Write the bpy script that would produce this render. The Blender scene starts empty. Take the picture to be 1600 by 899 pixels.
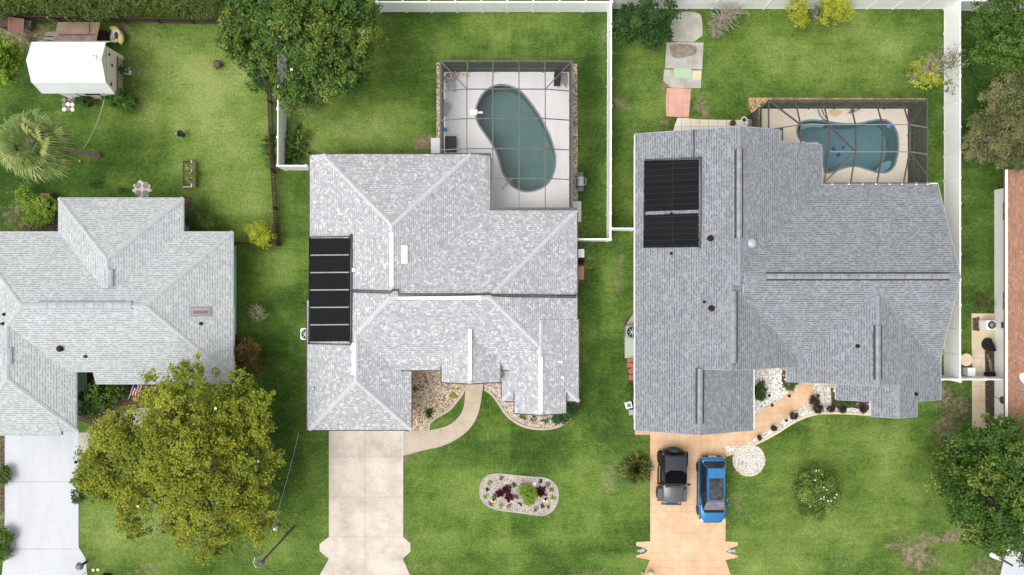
import bpy, bmesh, math, random
import numpy as np
from mathutils import Vector, Matrix
R = math.radians
H = 50.0; K = 0.043; CY = 449.5          # camera height in metres, metres per photo pixel on the ground
# ------------------------------------------------------------------ camera, sky, sun, exposure
sc = bpy.context.scene
cam = bpy.data.objects.new('camera', bpy.data.cameras.new('camera')); sc.collection.objects.link(cam)
cam.location = (0, 0, H); cam.rotation_euler = (0, 0, 0)
cam.data.sensor_width = 36; cam.data.lens = 36 * H / (1600 * K); cam.data.clip_end = 3000
sc.camera = cam
w = bpy.data.worlds.new('World'); sc.world = w; w.use_nodes = True
nt = w.node_tree; nt.nodes.clear()
sky = nt.nodes.new('ShaderNodeTexSky'); sky.sky_type = 'NISHITA'; sky.sun_disc = False
SUN_EL, SUN_AZ = R(62), R(243)            # high sun behind thin cloud, from the lower left of the picture
sky.sun_elevation = SUN_EL; sky.sun_rotation = SUN_AZ
sky.air_density = 1.0; sky.dust_density = 4.0; sky.ozone_density = 1.0
hs = nt.nodes.new('ShaderNodeHueSaturation'); hs.inputs['Saturation'].default_value = 0.08
bg = nt.nodes.new('ShaderNodeBackground'); bg.inputs[1].default_value = 0.15
wo = nt.nodes.new('ShaderNodeOutputWorld')
nt.links.new(sky.outputs[0], hs.inputs['Color']); nt.links.new(hs.outputs[0], bg.inputs[0]); nt.links.new(bg.outputs[0], wo.inputs[0])
sl = bpy.data.lights.new('sun', 'SUN'); sl.energy = 0.8; sl.angle = R(50); sl.color = (1, .965, .91)
so = bpy.data.objects.new('sun', sl); sc.collection.objects.link(so)
sd = Vector((math.sin(SUN_AZ) * math.cos(SUN_EL), math.cos(SUN_AZ) * math.cos(SUN_EL), math.sin(SUN_EL)))
so.rotation_euler = sd.to_track_quat('Z', 'Y').to_euler(); so.location = sd * 60
sc.view_settings.view_transform = 'Standard'; sc.view_settings.look = 'None'
sc.view_settings.exposure = 0.74; sc.view_settings.gamma = 1.0
# ------------------------------------------------------------------ helpers
C = sc.collection
rng = np.random.default_rng(7); random.seed(7)
WL = {}
def fx(px, z=0): return (px - 800) * K * (1 - z / H)
def fy(py, z=0): return -(py - CY) * K * (1 - z / H)
def P(px, py, z=0): return Vector((fx(px, z), fy(py, z), z))
def link(o, parent=None):
    C.objects.link(o)
    if parent: o.parent = parent
    return o
def tag(o, label=None, cat=None, group=None, kind=None):
    for k, v in (('label', label), ('category', cat), ('group', group), ('kind', kind)):
        if v: o[k] = v
    return o
def thing(name, label, cat, loc, group=None):
    o = bpy.data.objects.new(name, None); C.objects.link(o); o.empty_display_size = .2
    o.location = loc; WL[o.name] = Vector(loc)
    return tag(o, label, cat, group)
def origin_of(parent):
    while parent is not None:
        if parent.name in WL: return WL[parent.name]
        parent = parent.parent
    return Vector((0, 0, 0))
def copy_tree(o, parent=None):
    c = o.copy(); C.objects.link(c)
    if parent: c.parent = parent
    for ch in list(o.children): copy_tree(ch, c)
    return c
class MB:
    def __init__(s): s.v = []; s.f = []; s.m = []
    def add(s, vs, fs, m=0):
        n = len(s.v); s.v += [tuple(v) for v in vs]; s.f += [tuple(i + n for i in f) for f in fs]; s.m += [m] * len(fs); return s
    def box(s, c, d, rz=0, m=0, rot=None):
        M_ = rot if rot is not None else Matrix.Rotation(rz, 3, 'Z')
        vs = [Vector(c) + M_ @ Vector((sx * d[0] / 2, sy * d[1] / 2, sz * d[2] / 2)) for sx in (-1, 1) for sy in (-1, 1) for sz in (-1, 1)]
        return s.add(vs, [(0, 1, 3, 2), (4, 6, 7, 5), (0, 4, 5, 1), (2, 3, 7, 6), (0, 2, 6, 4), (1, 5, 7, 3)], m)
    def hexa(s, bot, top, m=0):
        return s.add(list(bot) + list(top), [(3, 2, 1, 0), (4, 5, 6, 7), (0, 1, 5, 4), (1, 2, 6, 5), (2, 3, 7, 6), (3, 0, 4, 7)], m)
    def prism(s, poly, z0, z1, m=0):
        n = len(poly); vs = [(p[0], p[1], z0) for p in poly] + [(p[0], p[1], z1) for p in poly]
        return s.add(vs, [tuple(range(n, 2 * n)), tuple(reversed(range(n)))] + [(i, (i + 1) % n, (i + 1) % n + n, i + n) for i in range(n)], m)
    def tube(s, pts, rad, n=6, m=0, cap=True):
        pts = [Vector(p) for p in pts]
        if not hasattr(rad, '__len__'): rad = [rad] * len(pts)
        base = len(s.v); vs = []; fs = []
        for i, p in enumerate(pts):
            d = (pts[min(i + 1, len(pts) - 1)] - pts[max(i - 1, 0)]).normalized()
            a = d.cross(Vector((0, 0, 1)) if abs(d.z) < .9 else Vector((1, 0, 0))).normalized(); b = d.cross(a)
            for k in range(n):
                t = 2 * math.pi * k / n; vs.append(p + (a * math.cos(t) + b * math.sin(t)) * rad[i])
        for i in range(len(pts) - 1):
            for k in range(n): fs.append((i * n + k, i * n + (k + 1) % n, (i + 1) * n + (k + 1) % n, (i + 1) * n + k))
        if cap: fs += [tuple(range(n)), tuple(reversed(range((len(pts) - 1) * n, len(pts) * n)))]
        return s.add(vs, fs, m)
    def lathe(s, c, prof, n=16, m=0, sx=1, sy=1, rot=None):
        vs = []; fs = []
        for r, z in prof:
            for k in range(n):
                t = 2 * math.pi * k / n; v = Vector((r * math.cos(t) * sx, r * math.sin(t) * sy, z))
                vs.append(Vector(c) + (rot @ v if rot is not None else v))
        L = len(prof)
        for i in range(L - 1):
            for k in range(n): fs.append((i * n + k, i * n + (k + 1) % n, (i + 1) * n + (k + 1) % n, (i + 1) * n + k))
        fs.append(tuple(reversed(range(n)))); fs.append(tuple(range((L - 1) * n, L * n)))
        return s.add(vs, fs, m)
    def build(s, name, mat, parent=None, smooth=False, loc=None, bevel=0, fix=True):
        me = bpy.data.meshes.new(name); off = origin_of(parent) if parent else (Vector(loc) if loc is not None else Vector((0, 0, 0)))
        me.from_pydata([(v[0] - off[0], v[1] - off[1], v[2] - off[2]) for v in s.v], [], s.f)
        mats = mat if isinstance(mat, (list, tuple)) else [mat]
        for mm in mats: me.materials.append(mm)
        me.polygons.foreach_set('material_index', s.m); me.polygons.foreach_set('use_smooth', [smooth] * len(s.f))
        if fix or bevel:
            bm = bmesh.new(); bm.from_mesh(me)
            bmesh.ops.recalc_face_normals(bm, faces=bm.faces)
            if bevel: bmesh.ops.bevel(bm, geom=[e for e in bm.edges if len(e.link_faces) == 2 and e.calc_face_angle(0) > .5], offset=bevel, segments=2, affect='EDGES', clamp_overlap=True)
            bm.to_mesh(me); bm.free()
        me.update()
        o = bpy.data.objects.new(name, me); link(o, parent)
        if not parent: o.location = off
        return o
# ------------------------------------------------------------------ materials
def nmat(name):
    m = bpy.data.materials.new(name); m.use_nodes = True; t = m.node_tree
    return m, t, t.nodes['Principled BSDF']
def N(t, ty, **kw):
    n = t.nodes.new(ty)
    for k, v in kw.items():
        if k in n.inputs.keys(): n.inputs[k].default_value = v
        else: setattr(n, k, v)
    return n
def col4(c): return (c[0], c[1], c[2], 1)
def ramp(t, fac, stops):
    r = t.nodes.new('ShaderNodeValToRGB'); e = r.color_ramp.elements
    while len(e) < len(stops): e.new(.5)
    for el, (p, c) in zip(e, stops): el.position = p; el.color = col4(c) if len(c) == 3 else c
    t.links.new(fac, r.inputs[0]); return r.outputs[0]
def mixc(t, f, a, b, mode='MIX'):
    n = t.nodes.new('ShaderNodeMix'); n.data_type = 'RGBA'; n.blend_type = mode
    for s, v in ((0, f), (6, a), (7, b)):
        if hasattr(v, 'links'): t.links.new(v, n.inputs[s])
        else: n.inputs[s].default_value = v if s == 0 else col4(v)
    return n.outputs[2]
def mathn(t, op, a, b=0.0, c=None):
    n = t.nodes.new('ShaderNodeMath'); n.operation = op
    for i, v in enumerate((a, b) if c is None else (a, b, c)):
        if hasattr(v, 'links'): t.links.new(v, n.inputs[i])
        else: n.inputs[i].default_value = v
    return n.outputs[0]
def noise(t, scale, detail=4, rough=.6, vec=None, stretch=None):
    n = N(t, 'ShaderNodeTexNoise', Scale=scale, Detail=detail, Roughness=rough)
    if vec is None: vec = t.nodes.new('ShaderNodeTexCoord').outputs['Object']
    if stretch:
        mp = t.nodes.new('ShaderNodeMapping'); mp.inputs['Scale'].default_value = stretch; t.links.new(vec, mp.inputs[0]); vec = mp.outputs[0]
    t.links.new(vec, n.inputs['Vector']); return n.outputs[0]
def bump(t, b, h, s=.3, d=.02):
    n = N(t, 'ShaderNodeBump', Strength=s, Distance=d); t.links.new(h, n.inputs['Height']); t.links.new(n.outputs[0], b.inputs['Normal'])
def M(name, c, c2=None, scale=3, rough=.7, metal=0, amt=1, bmp=.15, spec=.5, fine=None, coat=0):
    m, t, b = nmat(name); b.inputs['Roughness'].default_value = rough; b.inputs['Metallic'].default_value = metal
    b.inputs['Specular IOR Level'].default_value = spec; b.inputs['Coat Weight'].default_value = coat
    if c2 is None: c2 = tuple(x * .8 for x in c)
    n1 = noise(t, scale, 6, .65); cc = ramp(t, n1, [(.35, c2), (.62, c)])
    if fine:
        n2 = noise(t, fine, 3, .7); cc = mixc(t, .7, cc, ramp(t, n2, [(.3, (.62, .62, .62)), (.6, (1, 1, 1))]), 'MULTIPLY')
    t.links.new(cc, b.inputs['Base Color'])
    if bmp: bump(t, b, n1, bmp)
    return m
def concrete(name, c, stain, joints=None, sc_=.5, stain_amt=.8):
    m, t, b = nmat(name); b.inputs['Roughness'].default_value = .85; b.inputs['Specular IOR Level'].default_value = .25
    n1 = noise(t, sc_, 8, .7); n2 = noise(t, 9, 5, .7); n3 = noise(t, .35, 3, .5, stretch=(2.2, .5, 1))
    cc = mixc(t, ramp(t, n1, [(.42, (0, 0, 0)), (.68, (stain_amt,) * 3)]), c, stain)
    cc = mixc(t, ramp(t, n3, [(.45, (0, 0, 0)), (.7, (.5, .5, .5))]), cc, tuple(x * .78 for x in c))
    cc = mixc(t, .55, cc, ramp(t, n2, [(.3, (.78, .77, .76)), (.62, (1, 1, 1))]), 'MULTIPLY')
    n4 = noise(t, 3.3, 3, .5); cc = mixc(t, ramp(t, n4, [(.68, (0, 0, 0)), (.74, (.35 * stain_amt,) * 3)]), cc, tuple(x * .45 for x in stain))
    t.links.new(cc, b.inputs['Base Color']); bump(t, b, n2, .2, .01); return m
def gravel(name, stops, scale=16, bmpd=.03):
    m, t, b = nmat(name); b.inputs['Roughness'].default_value = .85
    v = N(t, 'ShaderNodeTexVoronoi', Scale=scale); t.links.new(t.nodes.new('ShaderNodeTexCoord').outputs['Object'], v.inputs['Vector'])
    sep = t.nodes.new('ShaderNodeSeparateColor'); t.links.new(v.outputs['Color'], sep.inputs[0])
    cc = ramp(t, sep.outputs[0], stops)
    dk = ramp(t, v.outputs['Distance'], [(.25, (1, 1, 1)), (.75, (.5, .47, .44))])
    cc = mixc(t, 1, cc, dk, 'MULTIPLY')
    cc = mixc(t, .6, cc, ramp(t, noise(t, 1.2, 4), [(.35, (.72, .68, .62)), (.6, (1, 1, 1))]), 'MULTIPLY')
    t.links.new(cc, b.inputs['Base Color'])
    bump(t, b, mathn(t, 'SUBTRACT', 1, v.outputs['Distance']), .8, bmpd); return m
def shingle(name, a, bcol, mort, light=None, lamt=.12, row=.135, wid=.3, blot=.25, msz=.016, con=.5, edg=.8):
    m, t, b = nmat(name); b.inputs['Roughness'].default_value = .9; b.inputs['Specular IOR Level'].default_value = .2
    uv = t.nodes.new('ShaderNodeUVMap').outputs[0]
    br = N(t, 'ShaderNodeTexBrick', Scale=1.0); br.offset = .5; br.inputs['Color1'].default_value = col4(a); br.inputs['Color2'].default_value = col4(bcol)
    br.inputs['Mortar'].default_value = col4(mort); br.inputs['Mortar Size'].default_value = 0; br.inputs['Brick Width'].default_value = wid
    br.inputs['Row Height'].default_value = row; br.inputs['Bias'].default_value = 0; br.inputs['Mortar Smooth'].default_value = .3
    t.links.new(uv, br.inputs['Vector']); cc = br.outputs['Color']
    # second lamination layer: shorter tabs in another rhythm
    b2 = N(t, 'ShaderNodeTexBrick', Scale=1.0); b2.offset = .37; b2.offset_frequency = 3
    b2.inputs['Color1'].default_value = (0, 0, 0, 1); b2.inputs['Color2'].default_value = (1, 1, 1, 1); b2.inputs['Mortar'].default_value = (0, 0, 0, 1)
    b2.inputs['Mortar Size'].default_value = 0; b2.inputs['Brick Width'].default_value = wid * .62; b2.inputs['Row Height'].default_value = row
    t.links.new(uv, b2.inputs['Vector'])
    f2 = ramp(t, b2.outputs['Color'], [(1 - lamt * 2.2, (0, 0, 0)), (1 - lamt, (con,) * 3)])
    cc = mixc(t, f2, cc, light or a)
    f3 = ramp(t, b2.outputs['Color'], [(.12, (con * .6,) * 3), (.3, (0, 0, 0))])
    cc = mixc(t, f3, cc, tuple(x * .72 for x in bcol))
    cc = mixc(t, 1, cc, ramp(t, noise(t, .9, 6, .7, vec=uv), [(.35, (1 - blot,) * 3), (.65, (1, 1, 1))]), 'MULTIPLY')
    cc = mixc(t, .5, cc, ramp(t, noise(t, 14, 2, .7, vec=uv), [(.3, (.75, .75, .75)), (.65, (1, 1, 1))]), 'MULTIPLY')
    sx = t.nodes.new('ShaderNodeSeparateXYZ'); t.links.new(uv, sx.inputs[0])
    saw = mathn(t, 'FRACT', mathn(t, 'DIVIDE', sx.outputs[1], row))
    # butt edge of each course, broken where the upper lamination has a tooth
    b3 = N(t, 'ShaderNodeTexBrick', Scale=1.0); b3.offset = .5
    for k_, v_ in (('Color1', (0, 0, 0, 1)), ('Color2', (1, 1, 1, 1)), ('Mortar Size', 0), ('Brick Width', wid * .5), ('Row Height', row)): b3.inputs[k_].default_value = v_
    t.links.new(uv, b3.inputs['Vector'])
    edge = mathn(t, 'MULTIPLY', ramp(t, saw, [(.30, (1, 1, 1)), (.42, (0, 0, 0))]), ramp(t, b3.outputs['Color'], [(.28, (.05, .05, .05)), (.5, (1, 1, 1))]))
    cc = mixc(t, mathn(t, 'MULTIPLY', edge, edg), cc, mort)
    t.links.new(cc, b.inputs['Base Color'])
    bump(t, b, mathn(t, 'SUBTRACT', 1, saw), .5, .02)
    return m
def leafmat(name, stops, rough=.5, transl=.25):
    m, t, b = nmat(name); b.inputs['Roughness'].default_value = rough; b.inputs['Specular IOR Level'].default_value = .18
    a = t.nodes.new('ShaderNodeAttribute'); a.attribute_name = 'tint'
    cc = ramp(t, a.outputs['Fac'], stops); t.links.new(cc, b.inputs['Base Color'])
    tr = t.nodes.new('ShaderNodeBsdfTranslucent'); t.links.new(cc, tr.inputs[0])
    mx = t.nodes.new('ShaderNodeMixShader'); mx.inputs[0].default_value = transl
    t.links.new(b.outputs[0], mx.inputs[1]); t.links.new(tr.outputs[0], mx.inputs[2]); t.links.new(mx.outputs[0], t.nodes['Material Output'].inputs[0])
    return m
def screenmat(name, c, alpha):
    m, t, b = nmat(name); b.inputs['Base Color'].default_value = col4(c); b.inputs['Roughness'].default_value = .9; b.inputs['Alpha'].default_value = alpha
    return m
def watermat(name, tint):
    m, t, b = nmat(name)
    tr = t.nodes.new('ShaderNodeBsdfTransparent'); tr.inputs[0].default_value = col4(tint)
    gl = t.nodes.new('ShaderNodeBsdfGlossy'); gl.inputs['Roughness'].default_value = .04
    fr = t.nodes.new('ShaderNodeFresnel'); fr.inputs[0].default_value = 1.33
    bn = N(t, 'ShaderNodeBump', Strength=.25, Distance=.05); t.links.new(noise(t, 2.5, 3, .5), bn.inputs['Height'])
    t.links.new(bn.outputs[0], gl.inputs['Normal']); t.links.new(bn.outputs[0], fr.inputs['Normal'])
    mx = t.nodes.new('ShaderNodeMixShader'); t.links.new(fr.outputs[0], mx.inputs[0]); t.links.new(tr.outputs[0], mx.inputs[1]); t.links.new(gl.outputs[0], mx.inputs[2])
    t.links.new(mx.outputs[0], t.nodes['Material Output'].inputs[0]); return m
m_white = M('white_vinyl', (.90, .90, .89), (.84, .85, .84), 1.5, .45, bmp=0)
m_trim = M('white_trim', (.72, .71, .69), (.6, .59, .57), 2, .6, bmp=0)
m_cream = M('cream_stucco', (.62, .54, .42), (.55, .47, .36), 2, .9)
m_offwhite = M('off_white_wall', (.90, .89, .86), (.85, .84, .81), 2, .85)
m_mint = M('mint_stucco', (.36, .62, .52), (.32, .56, .47), 2, .9)
m_black = M('black_plastic', (.010, .010, .011), (.016, .016, .016), 5, .55, bmp=0, spec=.15)
m_darkmetal = M('bronze_aluminium', (.10, .095, .09), (.07, .066, .06), 4, .5, .3, bmp=0)
m_grey = M('grey_metal', (.36, .37, .38), (.25, .26, .27), 4, .5, .4, bmp=0)
m_greymetal2 = M('pale_frame', (.24, .24, .24), (.19, .19, .19), 4, .55, .2, bmp=0)
m_brownwood = M('dark_brown_wood', (.075, .038, .026), (.04, .02, .014), 6, .8)
m_redwood = M('red_brown_board', (.19, .085, .062), (.14, .06, .045), 5, .8)
m_wood = M('grey_wood', (.30, .26, .22), (.2, .17, .14), 4, .9)
m_bark = M('bark', (.17, .13, .10), (.08, .06, .045), 8, .95, bmp=.5)
m_palebark = M('pale_bark', (.36, .31, .25), (.2, .17, .13), 8, .9, bmp=.4)
m_glass = M('dark_glass', (.012, .014, .016), (.02, .022, .025), 3, .08, bmp=0, spec=.4)
m_terra = M('terracotta', (.35, .13, .07), (.28, .1, .06), 6, .8)
m_red = M('red_plastic', (.6, .03, .02), (.5, .02, .02), 6, .4, bmp=0)
m_blue = M('blue_plastic', (.05, .18, .5), (.04, .15, .42), 6, .4, bmp=0)
m_yellow = M('yellow_plastic', (.75, .62, .22), (.7, .55, .18), 6, .5, bmp=0)
m_roofA = shingle('pale_grey_shingle', (.47, .49, .50), (.40, .42, .428), (.17, .18, .185), (.54, .56, .565), .14, blot=.08, con=.3, row=.15, edg=.72, wid=.26)
m_roofB = shingle('speckled_light_grey_shingle', (.46, .465, .48), (.36, .365, .38), (.15, .155, .165), (.66, .66, .67), .09, blot=.08, wid=.22, con=.6, edg=.6)
m_roofC = shingle('slate_grey_shingle', (.275, .29, .312), (.212, .225, .245), (.07, .077, .086), (.315, .33, .352), .16, blot=.13, con=.35, edg=.78, row=.15, wid=.24)
m_roofD = shingle('red_brown_shingle', (.34, .185, .125), (.29, .15, .10), (.17, .085, .055), (.46, .26, .17), .12, blot=.14, con=.4, edg=.5)
m_capA = M('pale_grey_cap_shingle', (.41, .425, .43), (.35, .365, .37), 3.5, .9, bmp=.1)
m_capB = M('light_cap_shingle', (.47, .475, .49), (.40, .405, .42), 3.5, .9, bmp=.1)
m_capC = M('slate_cap_shingle', (.22, .235, .26), (.18, .19, .21), 3.5, .9, bmp=.1)
m_ventC = M('slate_vent_shingle', (.27, .28, .30), (.18, .19, .205), 2.0, .9, bmp=.1)
m_ventA = M('pale_vent_shingle', (.40, .415, .44), (.30, .315, .34), 2.0, .9, bmp=.1)
m_concA = concrete('white_painted_concrete', (.50, .515, .55), (.44, .455, .49), sc_=.3, stain_amt=.5)
m_concB = concrete('beige_concrete', (.58, .515, .44), (.33, .295, .255), sc_=.6, stain_amt=.85)
m_concW = concrete('path_concrete', (.46, .385, .30), (.32, .26, .20), sc_=.9, stain_amt=.6)
m_concG = concrete('old_grey_concrete', (.42, .40, .36), (.25, .22, .18), sc_=.8)
m_deckB = concrete('white_pool_deck', (.66, .645, .64), (.58, .565, .55), sc_=.5, stain_amt=.4)
m_deckC = concrete('cream_pool_deck', (.68, .60, .50), (.60, .50, .39), sc_=.5, stain_amt=.4)
m_tan = concrete('tan_concrete', (.62, .52, .36), (.55, .44, .28), sc_=.7)
m_gravW = gravel('white_gravel', [(0, (.45, .42, .38)), (.2, (.72, .70, .67)), (.7, (.86, .84, .82))], 11)
m_gravT = gravel('tan_river_gravel', [(0, (.20, .15, .11)), (.3, (.40, .30, .20)), (.6, (.58, .47, .33)), (.85, (.66, .60, .52))], 10)
m_gravP = gravel('pinkish_gravel', [(0, (.30, .22, .18)), (.3, (.52, .42, .36)), (.7, (.68, .60, .55))], 11)
m_gravI = gravel('pale_island_gravel', [(0, (.30, .25, .22)), (.25, (.48, .42, .39)), (.8, (.60, .55, .52))], 15)
m_gravO = gravel('orange_mulch_chips', [(0, (.30, .17, .08)), (.5, (.55, .38, .20)), (1, (.68, .52, .33))], 9)
m_mulch = gravel('brown_mulch', [(0, (.05, .03, .02)), (.5, (.12, .075, .05)), (1, (.20, .13, .09))], 12)
m_pink = concrete('pink_pavers', (.60, .34, .27), (.50, .28, .22), sc_=1.2)
m_green = concrete('pale_green_paver', (.36, .50, .33), (.33, .44, .30), sc_=1.2)
def paver(name, a, b_, mort, wid, row, rough=.8, blot=(.8, .72, .62)):
    m, t, b = nmat(name); b.inputs['Roughness'].default_value = rough
    br = N(t, 'ShaderNodeTexBrick', Scale=1.0); br.offset = .0 if wid == row else .5
    for k, v in (('Color1', col4(a)), ('Color2', col4(b_)), ('Mortar', col4(mort)), ('Mortar Size', .016), ('Brick Width', wid), ('Row Height', row), ('Mortar Smooth', .4)): br.inputs[k].default_value = v
    co = t.nodes.new('ShaderNodeTexCoord').outputs['Object']; t.links.new(co, br.inputs['Vector'])
    cc = mixc(t, .9, br.outputs['Color'], ramp(t, noise(t, .5, 6, .65), [(.36, blot), (.62, (1, 1, 1))]), 'MULTIPLY')
    cc = mixc(t, .6, cc, ramp(t, noise(t, 9, 4, .7), [(.3, (.8, .77, .74)), (.62, (1, 1, 1))]), 'MULTIPLY')
    t.links.new(cc, b.inputs['Base Color']); bump(t, b, br.outputs['Fac'], -.3, .01); return m
m_paver = paver('stamped_orange_driveway', (.65, .46, .305), (.61, .42, .27), (.53, .36, .23), .47, .47)
# ------------------------------------------------------------------ ground
G_PATCH = [ # px, py, rx, ry, yellowness; some negatives paint in tree and fence shade
 (330, 190, 120, 120, .75), (260, 110, 110, 50, .45), (60, 150, 90, 120, -.35), (60, 300, 110, 60, -.45), (140, 260, 80, 40, -.25), (390, 330, 50, 60, .4),
 (430, 420, 40, 40, .5), (440, 560, 50, 120, -.25), (470, 320, 30, 90, -.15), (430, 720, 50, 90, -.3), (200, 830, 90, 60, .6), (440, 850, 50, 40, .45), (480, 870, 40, 60, -.1),
 (760, 60, 160, 30, .35), (640, 120, 60, 90, -.1), (560, 215, 90, 18, .55), (590, 190, 60, 30, .35), (470, 190, 30, 60, .1), (925, 200, 18, 180, -.45), (760, 85, 130, 12, .25),
 (1000, 130, 50, 80, .3), (975, 260, 18, 90, .2), (1280, 90, 150, 60, .55), (1120, 150, 30, 40, .25), (1400, 60, 60, 40, .2), (1460, 220, 20, 80, -.1),
 (930, 480, 30, 130, -.1), (955, 450, 15, 60, .4), (940, 600, 40, 60, -.3), (1540, 340, 40, 120, .0), (1530, 120, 40, 110, -.5),
 (700, 640, 80, 30, -.25), (800, 700, 170, 40, -.2), (720, 770, 60, 60, .4), (700, 850, 80, 40, .2), (930, 770, 70, 60, .45), (830, 850, 120, 18, .25), (930, 860, 90, 10, -.3), (960, 700, 50, 40, -.1),
 (1370, 720, 100, 60, .35), (1230, 760, 50, 60, .25), (1300, 840, 120, 50, .45), (1180, 850, 40, 40, .2), (1400, 680, 70, 25, .3), (1200, 890, 120, 20, .4), (1040, 240, 30, 60, .1)]
G_BARE = [ # px, py, rx, ry, amount
 (50, 50, 60, 14, .9), (190, 45, 16, 12, .9), (20, 65, 26, 14, .8), (245, 50, 14, 7, .5), (440, 175, 5, 45, .7), (450, 160, 10, 25, .7), (575, 222, 20, 8, .35), (665, 225, 14, 14, .9), (480, 222, 16, 14, .5), (946, 40, 6, 40, .55), (946, 160, 4, 120, .35),
 (968, 165, 14, 12, .7), (1035, 130, 10, 18, .7), (1095, 170, 14, 22, .75), (985, 195, 12, 10, .3), (1040, 195, 10, 12, .5), (970, 410, 6, 22, .7), (963, 445, 7, 20, .6), (920, 400, 8, 50, .4), (912, 440, 6, 20, .4), (437, 402, 14, 8, .45),
 (410, 340, 8, 12, .2), (634, 715, 12, 10, .9), (640, 708, 22, 5, .6), (955, 750, 14, 26, .5), (948, 735, 5, 12, .4), (1150, 790, 8, 26, .5), (1158, 765, 10, 12, .3), (650, 890, 60, 8, .45), (920, 893, 40, 8, .5), (634, 830, 7, 18, .5),
 (1220, 772, 12, 10, .35), (1430, 870, 30, 26, .85), (1405, 850, 22, 14, .6), (1480, 840, 30, 10, .85), (1540, 890, 30, 16, .6), (1440, 840, 14, 14, .5), (1370, 685, 30, 10, .35), (1480, 670, 22, 34, .8), (1478, 620, 20, 22, .75), (1500, 640, 24, 30, .7),
 (1546, 470, 14, 16, .7), (1310, 880, 40, 14, .35), (300, 345, 12, 8, .6), (25, 340, 26, 30, .55), (75, 345, 20, 16, .9), (20, 380, 40, 20, .6), (150, 880, 16, 12, .5), (230, 890, 30, 10, .5), (390, 855, 20, 12, .25), (480, 420, 4, 40, .25), (508, 800, 4, 60, .3), (408, 870, 14, 8, .3), (205, 110, 7, 22, .8), (455, 810, 10, 8, .4), (130, 650, 10, 14, .6), (200, 640, 50, 22, .6), (1150, 30, 26, 10, .25), (5, 760, 6, 90, .8)]
def ground():
    xs = np.concatenate([[-900, -300, -90, -50], np.arange(-40, 40.01, .2), [50, 90, 300, 900]])
    ys = np.concatenate([[-900, -300, -90, -40], np.arange(-25, 25.01, .2), [40, 90, 300, 900]])
    X, Y = np.meshgrid(xs, ys); PX = X / K + 800; PY = -Y / K + CY
    def sm(seed, cell):
        r = np.random.default_rng(seed); g = r.random((80, 80)); u = (X / cell) % 79; v = (Y / cell) % 79
        i = np.floor(u).astype(int); j = np.floor(v).astype(int); fu = u - i; fv = v - j; fu = fu * fu * (3 - 2 * fu); fv = fv * fv * (3 - 2 * fv)
        i2 = (i + 1) % 80; j2 = (j + 1) % 80
        return (g[j, i] * (1 - fu) + g[j, i2] * fu) * (1 - fv) + (g[j2, i] * (1 - fu) + g[j2, i2] * fu) * fv
    n1 = sm(1, 2.3); n2 = sm(2, .9); n3 = sm(3, .45); wob = (sm(4, 1.1) - .5)
    ye = .34 + .30 * (n1 - .5) + .22 * (n2 - .5) + .12 * (n3 - .5)
    for (a, b, rx, ry, s) in G_PATCH: ye += s * .62 * np.exp(-(((PX - a) / rx) ** 2 + ((PY - b) / ry) ** 2))
    ba = np.zeros_like(X)
    for (a, b, rx, ry, s) in G_BARE:
        d = np.sqrt(((PX - a + wob * 16) / rx) ** 2 + ((PY - b + (n2 - .5) * 16) / ry) ** 2)
        ba = np.maximum(ba, s * np.clip(1.45 - d + (n3 - .5) * .9, 0, 1))
    Z = 0.0 * X
    for (a0, a1, b0, b1, d) in POOL_PITS:
        Z = np.where((PX > a0) & (PX < a1) & (PY > b0) & (PY < b1), -d, Z)
    nx, ny = len(xs), len(ys); idx = np.arange(nx * ny).reshape(ny, nx)
    q = np.stack([idx[:-1, :-1], idx[:-1, 1:], idx[1:, 1:], idx[1:, :-1]], -1).reshape(-1, 4)
    me = bpy.data.meshes.new('lawn'); me.vertices.add(nx * ny); me.vertices.foreach_set('co', np.stack([X, Y, Z], -1).ravel())
    me.loops.add(q.size); me.loops.foreach_set('vertex_index', q.ravel().astype(np.int32)); me.polygons.add(len(q))
    me.polygons.foreach_set('loop_start', np.arange(0, q.size, 4, dtype=np.int32)); me.polygons.foreach_set('loop_total', np.full(len(q), 4, dtype=np.int32))
    a = me.attributes.new('dry_shade', 'FLOAT', 'POINT'); a.data.foreach_set('value', np.clip(ye, 0, 1).ravel())
    a = me.attributes.new('bare', 'FLOAT', 'POINT'); a.data.foreach_set('value', np.clip(ba, 0, 1).ravel())
    me.update(calc_edges=True)
    m, t, b = nmat('lawn_grass'); b.inputs['Roughness'].default_value = .95; b.inputs['Specular IOR Level'].default_value = .1
    d = t.nodes.new('ShaderNodeAttribute'); d.attribute_name = 'dry_shade'; e = t.nodes.new('ShaderNodeAttribute'); e.attribute_name = 'bare'
    f = noise(t, 3.2, 6, .75); g = noise(t, 6.5, 4, .8); s = noise(t, 1.0, 4, .7, stretch=(.25, 1.6, 1)); h = noise(t, .55, 5, .6)
    v = mathn(t, 'ADD', d.outputs['Fac'], mathn(t, 'MULTIPLY', mathn(t, 'SUBTRACT', f, .5), .8))
    v = mathn(t, 'ADD', v, mathn(t, 'MULTIPLY', mathn(t, 'SUBTRACT', s, .5), .45)); v = mathn(t, 'ADD', v, mathn(t, 'MULTIPLY', mathn(t, 'SUBTRACT', h, .5), .45))
    v = mathn(t, 'ADD', v, mathn(t, 'MULTIPLY', mathn(t, 'SUBTRACT', g, .5), .95)); g2 = noise(t, 12, 3, .85); v = mathn(t, 'ADD', v, mathn(t, 'MULTIPLY', mathn(t, 'SUBTRACT', g2, .5), .9))
    cc = ramp(t, v, [(.0, (.028, .062, .011)), (.3, (.068, .124, .021)), (.6, (.134, .200, .040)), (1, (.25, .305, .095))])
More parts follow.
